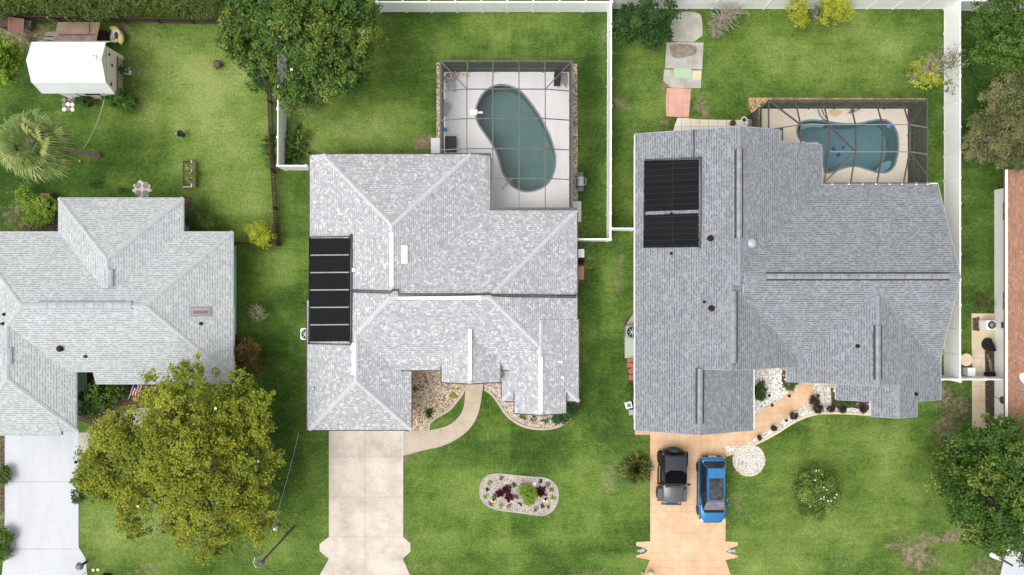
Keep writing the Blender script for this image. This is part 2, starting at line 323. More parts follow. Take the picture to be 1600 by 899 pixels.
    bf = mathn(t, 'ADD', e.outputs['Fac'], mathn(t, 'MULTIPLY', mathn(t, 'SUBTRACT', g2, .5), 2.4)); bf = mathn(t, 'ADD', bf, mathn(t, 'MULTIPLY', mathn(t, 'SUBTRACT', f, .5), 1.4))
    bf = ramp(t, bf, [(.34, (0, 0, 0)), (.95, (.92, .92, .92))]); dirt = ramp(t, f, [(.35, (.13, .09, .055)), (.65, (.33, .26, .18))])
    cc = mixc(t, bf, cc, dirt)
    cc = mixc(t, .75, cc, ramp(t, noise(t, 10, 4, .9), [(.36, (.52, .52, .52)), (.58, (1.12, 1.12, 1.12))]), 'MULTIPLY')
    t.links.new(cc, b.inputs['Base Color']); bump(t, b, g, .9, .06); me.materials.append(m)
    o = bpy.data.objects.new('lawn', me); C.objects.link(o); tag(o, 'mown green lawn with yellowed and bare patches', kind='structure')
POOL_PITS = [(738, 874, 129, 304, 2.4), (1244, 1406, 186, 274, 2.4)]
ground()
def poly_px(pts, z=0): return [(fx(a, z), fy(b, z)) for a, b in pts]
def smooth_poly(pts, it=2, closed=True):
    for _ in range(it):
        q = []; n = len(pts)
        for i in range(n if closed else n - 1):
            a, b = pts[i], pts[(i + 1) % n]
            q += [(a[0] * .75 + b[0] * .25, a[1] * .75 + b[1] * .25), (a[0] * .25 + b[0] * .75, a[1] * .25 + b[1] * .75)]
        if not closed: q = [pts[0]] + q + [pts[-1]]
        pts = q
    return pts
def sheet(name, pts, z, mat, label=None, thick=.06, kind='structure', cat=None, group=None):
    """ a flat slab with a real edge, its top at z """
    bm = bmesh.new(); pp = poly_px(pts)
    top = [bm.verts.new((x, y, z)) for x, y in pp]; bm.faces.new(top); bmesh.ops.triangulate(bm, faces=bm.faces)
    bot = [bm.verts.new((x, y, z - thick)) for x, y in pp]; n = len(pp)
    for i in range(n): bm.faces.new((top[i], top[(i + 1) % n], bot[(i + 1) % n], bot[i]))
    bmesh.ops.recalc_face_normals(bm, faces=bm.faces)
    if sum(f.normal.z for f in bm.faces) < 0: bmesh.ops.reverse_faces(bm, faces=bm.faces)
    me = bpy.data.meshes.new(name); bm.to_mesh(me); bm.free(); me.materials.append(mat)
    o = bpy.data.objects.new(name, me); C.objects.link(o); return tag(o, label, cat, group, kind)
def edging(name, pts, mat, w_=.1, z=.07, label=None, closed=False):
    mb = MB(); q = poly_px(pts); n = len(q); rng_ = range(n if closed else n - 1)
    def off(i, s):
        a = Vector(q[(i - 1) % n] if closed or i else q[i]); b = Vector(q[(i + 1) % n] if closed or i < n - 1 else q[i])
        d = (b - a).normalized(); return (q[i][0] - d.y * s, q[i][1] + d.x * s)
    L = [off(i, w_ / 2) for i in range(n)]; Rr = [off(i, -w_ / 2) for i in range(n)]
    for i in rng_:
        j = (i + 1) % n
        mb.hexa([(*L[i], 0), (*Rr[i], 0), (*Rr[j], 0), (*L[j], 0)], [(*L[i], z), (*Rr[i], z), (*Rr[j], z), (*L[j], z)])
    return tag(mb.build(name, mat), label, kind='structure')
# ------------------------------------------------------------------ paved surfaces and beds
sheet('driveway', [(8, 672), (123, 672), (123, 855), (134, 872), (140, 930), (0, 930), (6, 872), (8, 800)], .03, m_concA, 'smooth white painted driveway below the left roof')
sheet('path', smooth_poly([(117, 676), (146, 676), (140, 700), (132, 714), (117, 722)], 1), .026, m_concG, 'grey entrance slab beside the white driveway')
sheet('path', smooth_poly([(140, 690), (150, 668), (172, 650), (205, 640), (245, 634), (262, 640), (250, 662), (200, 668), (170, 684), (150, 706)], 2), .034, m_concG, 'curved grey entrance path running under the big yellow-green tree')
DB = [(514, 666), (629.5, 666), (629.5, 839), (641.5, 849), (641.5, 862), (629.5, 873), (643, 904), (660, 940), (482, 940), (499, 900), (514, 873), (499.5, 861), (499.5, 850), (514, 839)]
sheet('driveway', DB, .03, m_concB, 'beige concrete driveway with notched lower corners')
for y in (713, 777, 839): sheet('joint', [(514, y - .5), (629, y - .5), (629, y + .5), (514, y + .5)], .034, m_concG if y != 777 else m_concW, 'dark joint across the beige driveway', .002)
sheet('path', [(628.6, 674), (630.2, 674), (630.2, 839), (628.6, 839)], .045, m_concA, 'thin pale strip along the right edge of the beige driveway', .01)
sheet('joint', [(570.3, 672), (571.3, 672), (570.8, 930), (569.8, 930)], .038, m_concW, 'long centre joint of the beige driveway', .002)
for y in (753, 858): sheet('joint', [(8, y - .5), (123, y - .5), (123, y + .5), (8, y + .5)], .034, m_concG, 'thin joint across the white driveway', .002)
outer = [(629, 712.5), (660, 704), (690, 698), (712, 688), (730, 675), (743, 658), (750, 638), (753, 618), (756.5, 590)]
inner = [(727, 590), (727, 618), (725, 636), (718, 651), (705, 663), (690, 669), (668, 673), (629, 674)]
sheet('path', smooth_poly(outer, 2, False) + smooth_poly(inner, 2, False), .042, m_concW, 'curved tan concrete front path from the beige driveway')
for a, b, c, d in ((724.5, 628.5, 752, 629), (713, 654, 734, 671), (688, 669, 689, 698), (657, 673, 658, 704)):
    n = Vector((b - d, c - a)).normalized() * .45
    sheet('joint', [(a - n.x, b - n.y), (c - n.x, d - n.y), (c + n.x, d + n.y), (a + n.x, b + n.y)], .046, m_concG, 'joint across the curved tan front path', .002)
sheet('path', [(629, 668), (633, 668), (633, 674), (629, 674)], .05, m_concA, 'small pale pad at the garage corner')
bedL = [(640, 570), (727, 570), (727, 605), (722, 617), (713, 628), (704, 640), (690, 648), (676, 656), (670, 664), (670, 675), (640, 675)]
sheet('gravel_bed', bedL, .02, m_gravT, 'tan river gravel bed left of the curved path')
edging('kerb', smooth_poly(bedL[2:10], 2, False), m_concW, .14, .09, 'thin concrete edging of the tan gravel bed')
bedR = [(756.5, 590), (757, 608), (769, 616), (778, 628), (788, 645), (803, 659), (820, 667), (842, 671), (866, 669), (884, 661), (897, 647), (905, 625), (905, 590)]
sheet('gravel_bed', bedR, .02, m_gravP, 'pinkish gravel bed wrapping the right front rooms')
edging('kerb', smooth_poly(bedR[1:12], 2, False), m_concW, .16, .09, 'thin concrete edging of the pinkish gravel bed')
isl = smooth_poly([(750, 760), (757, 745), (775, 740), (800, 743), (830, 746), (855, 747), (870, 759), (873, 776), (866, 796), (850, 806), (830, 803), (800, 799), (775, 796), (758, 788), (750, 775)], 2)
sheet('gravel_bed', isl, .03, m_gravI, 'oval pale gravel island in the middle of the front lawn')
edging('kerb', isl, m_concG, .11, .06, 'rough grey edging of the oval gravel island', closed=True)
sheet('driveway', [(1016, 664), (1133.5, 664), (1133.5, 846), (1152.5, 847), (1152.5, 853), (1141, 857), (1134, 862), (1142, 865), (1152.5, 868), (1152.5, 871), (1133.5, 875), (1142, 899), (1156, 935), (993, 935), (1005, 899), (1015.5, 875), (994, 871), (994, 868), (1008, 864), (1012, 860), (1006, 856), (994, 853), (994, 847), (1016, 846)], .03, m_paver, 'orange stamped driveway under the two parked cars')
sheet('path', [(1133.5, 660), (1179, 660), (1179, 648), (1246, 607), (1245, 588), (1270.5, 588), (1270.5, 620), (1262, 631), (1176, 688), (1158, 697), (1133.5, 697)], .034, m_paver, 'orange stamped path leading to the slate house door')
sheet('gravel_bed', [(1170, 560), (1246, 560), (1246, 607), (1179, 648), (1170, 648)], .024, m_gravW, 'white gravel bed above the orange path')
sheet('gravel_bed', [(1270.5, 585), (1364, 585), (1364, 648), (1290, 644.5), (1265, 648.5), (1240, 659), (1207, 681), (1160, 703), (1134, 712), (1133.5, 697), (1158, 697), (1176, 688), (1262, 631), (1270.5, 620)], .022, m_gravW, 'white gravel bed below the orange path')
edging('kerb', smooth_poly([(1364, 648), (1290, 644.5), (1265, 648.5), (1240, 659), (1207, 681), (1160, 703), (1134, 712)], 1, False), m_tan, .16, .07, 'tan edging between white gravel and front lawn')
sheet('mulch_bed', [(1297, 590), (1308, 590), (1308, 632), (1342, 632), (1342, 622), (1362, 622), (1362, 640), (1345, 640), (1330, 637), (1312, 640), (1299, 634)], .03, m_mulch, 'brown mulch strip in the white gravel bed')
sheet('mulch_bed', [(1223, 560), (1231, 560), (1231, 598), (1226, 604), (1221, 596)], .03, m_mulch, 'dark mulch strip under the porch edge')
ring = [(1170 + 24.5 * math.cos(t) * (1 + .03 * math.sin(5 * t)), 719 + 24 * math.sin(t)) for t in np.linspace(0, 2 * math.pi, 40, endpoint=False)]
sheet('gravel_bed', ring, .03, m_gravW, 'round white stone circle beside the orange driveway')
# old slabs in the right back yard
sheet('path', smooth_poly([(1048, 40), (1054, 22), (1070, 18), (1090, 20), (1097, 26), (1098, 66), (1042, 65), (1043, 52)], 1), .03, m_concG, 'rounded top slab of the weathered concrete path')
sheet('path', [(1041, 66), (1099, 67), (1097, 109), (1039, 107)], .036, m_concG, 'square weathered slab with a muddy hollow')
sheet('dirt', smooth_poly([(1046, 69), (1088, 70), (1089, 84), (1080, 88), (1062, 92), (1050, 90), (1047, 80)], 2), .042, M('mud', (.26, .22, .17), (.14, .11, .08), 2, .9), 'mud caught in the hollow of the square slab', .004)
sheet('path', [(1038, 109), (1096, 110), (1095, 138), (1052, 138), (1046, 136), (1036, 127)], .030, m_concG, 'broken lower slab of the weathered path')
sheet('path', [(1053, 107), (1080, 108), (1080, 123), (1053, 122.5)], .038, m_green, 'pale green square paver', .006)
sheet('path', [(1082, 112), (1096, 112), (1095, 125), (1082, 125)], .038, m_tan, 'small tan square paver', .006)
sheet('path', [(1042, 138), (1080, 139), (1078, 160), (1076, 184), (1041, 182), (1040, 160)], .033, paver('pink_brick_pavers', (.62, .36, .29), (.56, .32, .26), (.45, .27, .2), .5, .5), 'faded pink pavers leading to the slate house')
sheet('path', [(1059, 184), (1095, 187), (1150, 188), (1174, 187), (1176, 215), (1050, 215), (1054, 196)], .028, paver('white_pavers', (.72, .68, .62), (.64, .6, .54), (.3, .27, .22), .6, .6), 'white paver path along the top wall of the slate house')
sheet('gravel_bed', [(1170, 153), (1200, 153), (1448, 154), (1448, 160), (1188, 162), (1186, 215), (1178, 215), (1176, 180), (1169, 168)], .02, m_gravO, 'orange mulch strip outside the right pool cage')
sheet('gravel_bed', [(682, 98), (694, 98), (694, 232), (682, 232)], .02, m_gravT, 'gravel strip along the left cage wall')
sheet('gravel_bed', [(889, 100), (902, 100), (903, 340), (890, 340)], .02, m_gravT, 'gravel strip along the right cage wall')
sheet('path', [(673.5, 216), (689, 216), (689, 250), (673.5, 250)], .05, m_deckB, 'white slab outside the left pool cage door')
sheet('path', [(891.5, 315), (908, 315), (908, 347), (891.5, 347)], .06, m_deckB, 'white slab at the roof corner by the grill')
sheet('path', [(898, 416), (912.5, 416), (912.5, 437), (898, 437)], .05, concrete('brown_pad', (.46, .28, .17), (.4, .24, .15)), 'brown equipment slab beside the centre house')
sheet('mulch_bed', [(890, 384), (912.5, 384), (912.5, 416), (890, 416)], .03, m_mulch, 'mulch strip beside the centre house utilities')
# right side yard
sheet('path', [(1518.5, 546), (1538.5, 546), (1539.5, 690), (1519, 690)], .03, paver('cream_path', (.68, .60, .46), (.64, .56, .43), (.42, .36, .27), 3, .95), 'cream side path beside the white wall')
sheet('path', [(1518, 490), (1553, 490), (1553, 546), (1518, 546)], .026, m_tan, 'mustard coloured slab around the air conditioner')
sheet('mulch_bed', [(1538.5, 545), (1560, 545), (1560, 700), (1539.5, 700)], .022, m_mulch, 'red-brown mulch strip beside the white wall')
sheet('driveway', [(1553, 940), (1570, 868), (1574, 850), (1600, 800), (1680, 800), (1680, 940)], .03, m_concA, 'corner of a pale driveway under the street lamp')
sheet('mulch_bed', [(120, 575), (240, 575), (262, 640), (205, 640), (172, 650), (150, 668), (120, 655)], .018, m_mulch, 'mulch bed between the left garage and the entrance')
sheet('mulch_bed', [(40, 345), (98, 345), (98, 372), (30, 372)], .018, m_mulch, 'dark mulch bed in the corner of the left roof')
sheet('mulch_bed', [(1, 672), (8, 672), (8, 800), (1, 800)], .018, m_mulch, 'narrow mulch strip left of the white driveway')
sheet('mulch_bed', [(285, 305), (300, 310), (302, 345), (330, 362), (285, 366)], .018, m_mulch, 'mulch bed in the upper right corner of the left house')
sheet('mulch_bed', [(975, 500), (992, 495), (992, 640), (984, 640), (978, 560)], .018, m_mulch, 'mulch strip along the side of the slate house')
sheet('path', [(983, 500), (990, 490), (1000, 490), (1000, 560), (976, 560), (976, 512)], .026, m_concG, 'grey equipment slab beside the slate house')
sheet('path', [(992, 669), (1016, 669), (1016, 679.5), (992, 679.5)], .028, m_pink, 'pink paver pad at the garage corner of the slate house')
# ------------------------------------------------------------------ roofs and houses
def convex_roof(fp, planes, zb):
    """ box over fp clipped by slope planes """
    bm = bmesh.new(); (x0, x1, y0, y1) = fp
    r = bmesh.ops.create_cube(bm, size=1)
    for v in bm.verts: v.co = ((x0 if v.co.x < 0 else x1), (y0 if v.co.y < 0 else y1), (zb if v.co.z < 0 else 15))
    for (co, no) in planes:
        bmesh.ops.bisect_plane(bm, geom=bm.verts[:] + bm.edges[:] + bm.faces[:], plane_co=co, plane_no=no, clear_outer=True)
        bmesh.ops.holes_fill(bm, edges=[e for e in bm.edges if e.is_boundary], sides=0)
    bmesh.ops.recalc_face_normals(bm, faces=bm.faces); return bm
class House:
    def __init__(s, name, label, cat, base, pitch, m_roof, m_cap, m_wall):
        s.root = thing(name, label, cat, base); s.p = pitch; s.mr, s.mc, s.mw = m_roof, m_cap, m_wall; s.vols = []; s.k = 0; s.eq = []
        s.bm = bmesh.new(); s.uv = s.bm.loops.layers.uv.new('UVMap'); s.caps = MB(); s.walls = MB()
    def vol(s, W, E, N, S, slopes='WENS', ref={}, inset=.6, wall=True, zb=None):
        e = s.k * .004; s.k += 1
        x0, x1, y1, y0 = fx(*W) - e, fx(*E) + e, fy(*N) + e, fy(*S) - e; p = s.p; pl = []
        dirs = {'W': (-1, 0), 'E': (1, 0), 'N': (0, 1), 'S': (0, -1)}; own = {'W': W, 'E': E, 'N': N, 'S': S}
        for c in slopes:
            r = ref.get(c, own[c]); d = dirs[c]; co = Vector((fx(*r) if d[0] else 0, fy(*r) if d[1] else 0, r[1] + e))
            pl.append((co, Vector((d[0] * p, d[1] * p, 1)).normalized()))
        zmin = min(2.6, W[1], E[1], N[1], S[1])
        b = convex_roof((x0, x1, y0, y1), pl, (zb or zmin - .17) - e)
        s.vols.append(((x0, x1, y0, y1), pl))
        for ed in b.edges:
            fs_ = ed.link_faces
            if len(fs_) == 2 and (fs_[0].normal.z > .5) != (fs_[1].normal.z > .5):
                sf = fs_[0] if fs_[0].normal.z < .5 else fs_[1]
                if abs(sf.normal.z) < .1: s.eq.append((ed.verts[0].co.copy(), ed.verts[1].co.copy(), sf.normal.copy()))
            if len(ed.link_faces) == 2 and all(f.normal.z > .5 for f in ed.link_faces):
                n1, n2 = (f.normal.copy() for f in ed.link_faces); a, c = ed.verts[0].co.copy(), ed.verts[1].co.copy()
                if n1.dot(n2) > .999: continue
                d = (c - a).normalized(); up = (n1 + n2).normalized()
                f1, f2 = ed.link_faces
                def side(f, n):
                    q = d.cross(n).normalized(); m = f.calc_center_median() - (a + c) / 2
                    return q if q.dot(m) > 0 else -q
                s1, s2 = side(f1, n1) * .13, side(f2, n2) * .13; s.capq = getattr(s, 'capq', []); s.capq.append((a, c, s1, s2, n1, n2, up)); continue
                s.caps.add([a + up * .04, c + up * .04, c + s1 + n1 * .02, a + s1 + n1 * .02, c + s2 + n2 * .02, a + s2 + n2 * .02], [(0, 1, 2, 3), (1, 0, 5, 4)])
        vm = {v: s.bm.verts.new(v.co) for v in b.verts}
        for f in b.faces:
            nf = s.bm.faces.new([vm[v] for v in f.verts]); n = f.normal; nf.material_index = 0 if n.z > .5 else 1
            h = Vector((n.x, n.y, 0)); h = h.normalized() if h.length > .01 else Vector((0, 1, 0)); tv = Vector((-h.y, h.x, 0)); uvv = (Vector((0, 0, 1)) - n * n.z); uvv = uvv.normalized() if uvv.length > .01 else Vector((0, 1, 0))
            for l in nf.loops: l[s.uv].uv = (l.vert.co.dot(tv) + 100, l.vert.co.dot(uvv) + 100)
        b.free()
        if wall and x1 - x0 > 2 * inset + .5 and y1 - y0 > 2 * inset + .5:
            s.walls.box(((x0 + x1) / 2, (y0 + y1) / 2, zmin / 2 - .02 - e), (x1 - x0 - 2 * inset, y1 - y0 - 2 * inset, zmin - .06))
        return s
    def z(s, x, y):
        best = -1
        for (x0, x1, y0, y1), pl in s.vols:
            if x0 <= x <= x1 and y0 <= y <= y1:
                zz = min(co.z - (no.x * (x - co.x) + no.y * (y - co.y)) / no.z for co, no in pl); best = max(best, zz)
        return best
    def on(s, px, py):
        z = 3.3
        for _ in range(12):
            zz = s.z(fx(px, z), fy(py, z)); z = (zz + z) / 2 if zz > 0 else z + .3
        return Vector((fx(px, z), fy(py, z), z))
    def nrm(s, v):
        e = .05; return Vector((-(s.z(v.x + e, v.y) - s.z(v.x - e, v.y)) / (2 * e), -(s.z(v.x, v.y + e) - s.z(v.x, v.y - e)) / (2 * e), 1)).normalized()
    def drip(s, mat, r=.035):
        mb = MB()
        for a, c, n in s.eq:
            k = max(1, int((c - a).length / .25)); run = None
            for i in range(k + 1):
                ok = False
                if i < k:
                    m = a.lerp(c, (i + .5) / k); zo = s.z(m.x + n.x * .12, m.y + n.y * .12); ok = zo < m.z - .12
                if ok and run is None: run = i
                if not ok and run is not None:
                    p, q = a.lerp(c, run / k), a.lerp(c, i / k); o = n * r * .6; d = (q - p).normalized() * .02
                    mb.tube([p + o - d, q + o + d], r, 4); run = None
        mb.build('drip_edge', mat, s.roof)
    def finish(s):
        me = bpy.data.meshes.new('roof'); bmesh.ops.recalc_face_normals(s.bm, faces=s.bm.faces)
        off = origin_of(s.root)
        for (a, c, s1, s2, n1, n2, up) in s.capq:
            k = max(1, int((c - a).length / .3))
            for i in range(k):
                p, q = a.lerp(c, i / k), a.lerp(c, (i + 1) / k); m = (p + q) / 2; h1, h2 = Vector((s1.x, s1.y)), Vector((s2.x, s2.y)); z0 = s.z(m.x, m.y)
                za, zb = s.z(m.x + h1.x, m.y + h1.y), s.z(m.x + h2.x, m.y + h2.y)
                if z0 > m.z + .02 or (za > 0 and zb > 0 and za + zb > 2 * z0 - .03): continue
                l = up * (.004 * (i % 2))
                s.caps.add([p + up * .04 + l, q + up * .04 + l, q + s1 + n1 * .02 + l, p + s1 + n1 * .02 + l, q + s2 + n2 * .02 + l, p + s2 + n2 * .02 + l], [(0, 1, 2, 3), (1, 0, 5, 4)])
        for v in s.bm.verts: v.co -= off
        s.bm.to_mesh(me); s.bm.free(); me.materials.append(s.mr); me.materials.append(m_trim)
        s.roof = bpy.data.objects.new('roof', me); link(s.roof, s.root)
        s.caps.build('ridge_cap', s.mc, s.roof, fix=False); s.walls.build('wall', s.mw, s.root)
    def vent(s, px0, py0, px1, py1, mat, wd=.3, h=.07, base=None):
        """ raised ridge vent between two points on a ridge """
        a, b = s.on(px0, py0), s.on(px1, py1)
        for q in (a, b): q.z = max(s.z(q.x + dx, q.y + dy) for dx in (-.2, -.1, 0, .1, .2) for dy in (-.2, -.1, 0, .1, .2))
        d = (b - a).normalized(); sd_ = Vector((-d.y, d.x, 0)).normalized() * wd / 2; u = Vector((0, 0, 1))
        mb = MB()
        mb.hexa([a - sd_ - u * .08, b - sd_ - u * .08, b + sd_ - u * .08, a + sd_ - u * .08], [a - sd_ * .96 + u * .015, b - sd_ * .96 + u * .015, b + sd_ * .96 + u * .015, a + sd_ * .96 + u * .015])
        n = max(1, int((b - a).length / .55)); mb.add([], [])
        for i in range(n):
            p, q = a.lerp(b, i / n + .002), a.lerp(b, (i + 1) / n - .002); lift = u * (.012 if i % 2 else .02)
            vs = [p - sd_ + u * .018 + lift * .3, q - sd_ + u * .018 + lift * .3, q + u * h + lift, p + u * h + lift, p + sd_ + u * .018 + lift * .3, q + sd_ + u * .018 + lift * .3]
            mb.add(vs, [(0, 1, 2, 3), (3, 2, 5, 4), (0, 3, 4), (1, 5, 2)])
        mb.build('ridge_vent', mat, s.roof, fix=False)
        if base:
            m2 = MB()
            for sg in (-1, 1):
                o = sd_ * sg; oo = sd_ * sg * 1.55
                m2.hexa([a + o - u * .2, b + o - u * .2, b + oo - u * .2, a + oo - u * .2], [a + o + u * .03, b + o + u * .03, b + oo - u * .02, a + oo - u * .02])
            m2.build('vent_flashing', base, s.roof)
    def pipe(s, px, py, r=.07, h=.3, mat=None, cap=False):
        a = s.on(px, py); mb = MB(); mb.lathe(a, [(r * 1.7, -.05), (r * 1.6, .02), (r * 1.05, .04), (r, h * .6), (r * .7, h * .6)], 10); h *= .6
        if cap: mb.lathe(a + Vector((0, 0, h)), [(r * 1.2, 0), (r * 1.9, .03), (r * 1.5, .1), (r * .3, .13)], 10)
        return mb.build('vent_pipe', mat or m_black, s.roof)
    def boxon(s, name, px, py, w_, l_, h, mat, lift=0):
        a = s.on(px, py); n = s.nrm(a); x = Vector((1, 0, 0)); x = (x - n * x.dot(n)).normalized(); y = n.cross(x)
        rot = Matrix((x, y, n)).transposed(); mb = MB(); mb.box(a + n * (h / 2 - .02 + lift), (w_, l_, h), rot=rot, m=0); return mb.build(name, mat, s.roof, bevel=.01)
def wall_item(h, kind, x, y, wd, z0, ht, face):
    """ a window or door in a wall facing 'N','S','E','W' at world x,y """
    d = {'N': (0, 1), 'S': (0, -1), 'E': (1, 0), 'W': (-1, 0)}[face]; along = (abs(d[1]), abs(d[0]))
    def bx(mb, t, ww, hh, zc, m=0, ax=0): mb.box((x + d[0] * t + along[0] * ax, y + d[1] * t + along[1] * ax, zc), (along[0] * ww + abs(d[0]) * .05, along[1] * ww + abs(d[1]) * .05, hh), m=m)
    f = MB()
    for sx in (-1, 1): bx(f, .03, .07, ht, z0 + ht / 2, ax=sx * wd / 2)
    bx(f, .03, wd, .07, z0 + ht); bx(f, .035, wd + .12, .07, z0)
    if kind == 'window':
        bx(f, .032, .04, ht - .1, z0 + ht / 2); fr = f.build('window', m_white, h.root); g = MB(); bx(g, .012, wd - .08, ht - .08, z0 + ht / 2); g.build('pane', m_glass, fr)
    elif kind == 'garage_door':
        g = MB()
        for i in range(4): bx(g, .012 + .002 * (i % 2), wd - .08, ht / 4 - .02, z0 + (i + .5) * ht / 4)
        o = g.build('garage_door', m_white, h.root); f.build('frame', m_trim, o)
    else:
        g = MB(); bx(g, .012, wd - .08, ht - .06, z0 + ht / 2); o = g.build('door', m_brownwood if kind == 'front_door' else m_white, h.root); f.build('frame', m_trim, o)
        k = MB(); k.lathe((x + d[0] * .08 + along[0] * wd * .35, y + d[1] * .08 + along[1] * wd * .35, 1.0), [(.01, -.03), (.035, 0), (.01, .03)], 8); k.build('handle', m_grey, o)
zE = 2.6
# ---- left house
A = House('house', 'mint green house at the left edge under a pale grey shingle roof', 'house', (-26, -1, 0), .4, m_roofA, m_capA, m_mint)
A.vol((-51, zE), (364, zE), (362.5, zE), (581, 2.76), ref={'S': (600, 2.45)}, inset=.75)
A.vol((148, 2.6), (364, zE), (480, 3), (600, 2.45), slopes='ENS', ref={'N': (362.5, zE)}, inset=.75)
A.vol((-51, zE), (119, zE), (450, 3), (673, zE), slopes='WES', inset=.8)
A.vol((-40, zE), (90, 2.9), (600, 3), (680, 2.5), slopes='WES', ref={'W': (-51, zE), 'E': (119, zE)}, inset=.8, wall=False)
A.vol((92, zE), (286, zE), (310, zE), (450, 3), slopes='WEN', inset=.75)
A.finish(); A.drip(m_capA, .022)
A.vent(60, 477.5, 206, 477.5, m_ventA, .34, base=m_grey); A.vent(170, 421, 170, 448, m_ventA, .34, base=m_grey); A.vent(12, 543, 12, 570, m_ventA, .34, base=m_grey)
A.boxon('attic_vent', 314, 487, 1.25, .62, .05, M('weathered_vent', (.30, .28, .28), (.2, .19, .19), 5, .7)); A.boxon('attic_vent_louvre', 313, 488, .85, .22, .12, M('vent_louvre', (.18, .17, .17), None, 5, .7)); A.boxon('attic_vent_rim', 314, 487, .98, .36, .075, M('vent_rim', (.40, .38, .37), None, 5, .7))
A.pipe(95, 545, .11, .2, cap=True); A.pipe(134, 557, .07, .3); A.pipe(314, 506, .07, .3); A.pipe(5, 506, .07, .35); A.pipe(7, 491.5, .07, .3)
wall_item(A, 'window', fx(371), fy(430), 1.2, .9, 1.2, 'E') ; wall_item(A, 'window', fx(371), fy(500), 1.2, .9, 1.2, 'E')
wall_item(A, 'garage_door', -31.2, -8.55, 4.8, .05, 2.1, 'S'); wall_item(A, 'window', -23, 4.98, 1.6, .9, 1.2, 'N'); wall_item(A, 'front_door', -21.5, -5.42, .95, .05, 2.05, 'S')
# ---- centre house
B = House('house', 'centre house with a speckled light grey roof and a row of black solar mats', 'house', (-4, -1, 0), .4, m_roofB, m_capB, m_offwhite)
Wr = (484, zE)
B.vol((484, zE), (902, zE), (328, zE), (579, 2.95))
B.vol((484, zE), (766, 2.48), (241, 2.97), (460, 3), slopes='WEN', zb=2.36)
B.vol((479.5, zE), (643, zE), (470, 3), (672, zE), slopes='WES', ref={'W': (483, zE)})
B.vol((784, zE), (904, zE), (500, 3), (627, zE), slopes='WES')
B.vol((804, 2.93), (884, 2.93), (500, 3), (645.5, 2.9), slopes='WE', ref={'W': (784, zE), 'E': (904, zE)}, zb=2.72, wall=False)
B.vol((690, 3.2), (781.5, 3.2), (490, 3.5), (597, 3.2), slopes='WE', zb=3.02, wall=False)
B.finish(); B.drip(M('dark_brown_drip_edge', (.09, .06, .055), None, 3, .6), .032)
for x_ in (-4.25, -.85):
    mb = MB(); mb.box((x_, -5.7, 1.5), (.22, .22, 3.0)); mb.box((x_, -5.7, .06), (.32, .32, .1)); mb.build('porch_column', m_white, B.root)
m_vw = M('white_metal_vent', (.86, .86, .85), (.82, .82, .81), 2, .5, bmp=0)
def flatvent(h, a, b, wd): h.vent(*a, *b, m_vw, wd, .05)
flatvent(B, (612, 363), (612, 448), .22); flatvent(B, (623, 465), (752, 465), .24); flatvent(B, (553, 536), (553, 586), .22); flatvent(B, (734.5, 514), (734.5, 594), .22); flatvent(B, (845, 558), (845, 645), .24)
B.boxon('skylight', 631.5, 398, .38, 1.1, .12, m_vw); B.boxon('roof_vent', 554, 422, .22, .22, .15, m_vw); B.boxon('roof_vent', 561.5, 490.5, .2, .12, .1, m_vw); B.boxon('roof_patch', 892, 337, .3, .1, .03, m_vw)
B.pipe(490, 607, .08, .3, m_grey); B.boxon('roof_patch', 875, 566, .3, .12, .03, m_vw); B.boxon('roof_patch', 879, 590, .24, .12, .03, m_vw)
wall_item(B, 'garage_door', -9.8, -8.5, 4.6, .05, 2.1, 'S'); wall_item(B, 'window', 1.8, -6.62, 1.8, .8, 1.3, 'S'); wall_item(B, 'window', 3.58, 1.6, 1.2, .9, 1.2, 'E'); wall_item(B, 'window', 3.58, -3.2, 1.2, .9, 1.2, 'E')
wall_item(B, 'window', -12.3, -5.6, 1.0, 1.0, 1.1, 'W'); wall_item(B, 'window', -12.3, 6, 1.2, .9, 1.2, 'W'); wall_item(B, 'front_door', -2.6, -4.66, 1.0, .05, 2.1, 'S')
# ---- right house
D_ = House('house', 'slate blue grey gabled house right of centre with one black solar mat', 'house', (19, -2, 0), .4, m_roofC, m_capC, m_cream)
D_.vol((992, zE), (1284, zE), (226, 2.7), (445, 3), slopes='WE', inset=.32)
D_.vol((992, zE), (1216, 3.7), (210, zE), (300, 3), slopes='WE', ref={'E': (1284, zE)}, inset=.32)
D_.vol((992, zE), (1262, 2.6), (430, 3), (575, 3.6), slopes='WE', inset=.32)
D_.vol((992, zE), (1177, zE), (500, 3), (672, zE), slopes='WE', inset=.32)
D_.vol((1150, 3), (1465, zE), (288, zE), (574, 2.66), slopes='NS', ref={'S': (578, zE)}, inset=.4)
D_.vol((1230, zE), (1469, zE), (440, 3), (596, zE), slopes='WE', inset=.5)
D_.vol((1307, zE), (1469.3, zE), (500, 3), (624, zE), slopes='WE', inset=.5)
D_.vol((1362, 3.36), (1431, 3.32), (560, 3), (649, 3.1), slopes='WE', ref={'W': (1307, zE), 'E': (1469.3, zE)}, zb=3.1, wall=False)
D_.finish(); D_.drip(M('slate_drip_edge', (.36, .37, .39), None, 3, .7), .022)
m_flash = M('black_flashing', (.035, .037, .042), None, 3, .8)
for a, b in (((1155, 233), (1155, 372)), ((1146, 455), (1146, 567)), ((1093.5, 576), (1093.5, 662)), ((1198, 432), (1484, 432)), ((1372, 509), (1372, 593))):
    D_.vent(*a, *b, m_ventC, .32, .09, base=m_flash)
m_offgrey = M('grey_acrylic', (.36, .37, .38), (.30, .31, .32), 3, .3, bmp=0); mb = MB(); q = D_.on(1174.5, 380); mb.lathe(q, [(.32, -.04), (.3, .06), (.24, .14), (.12, .19), (.02, .2)], 20); mb.build('dome_skylight', m_offgrey, D_.roof, smooth=True)
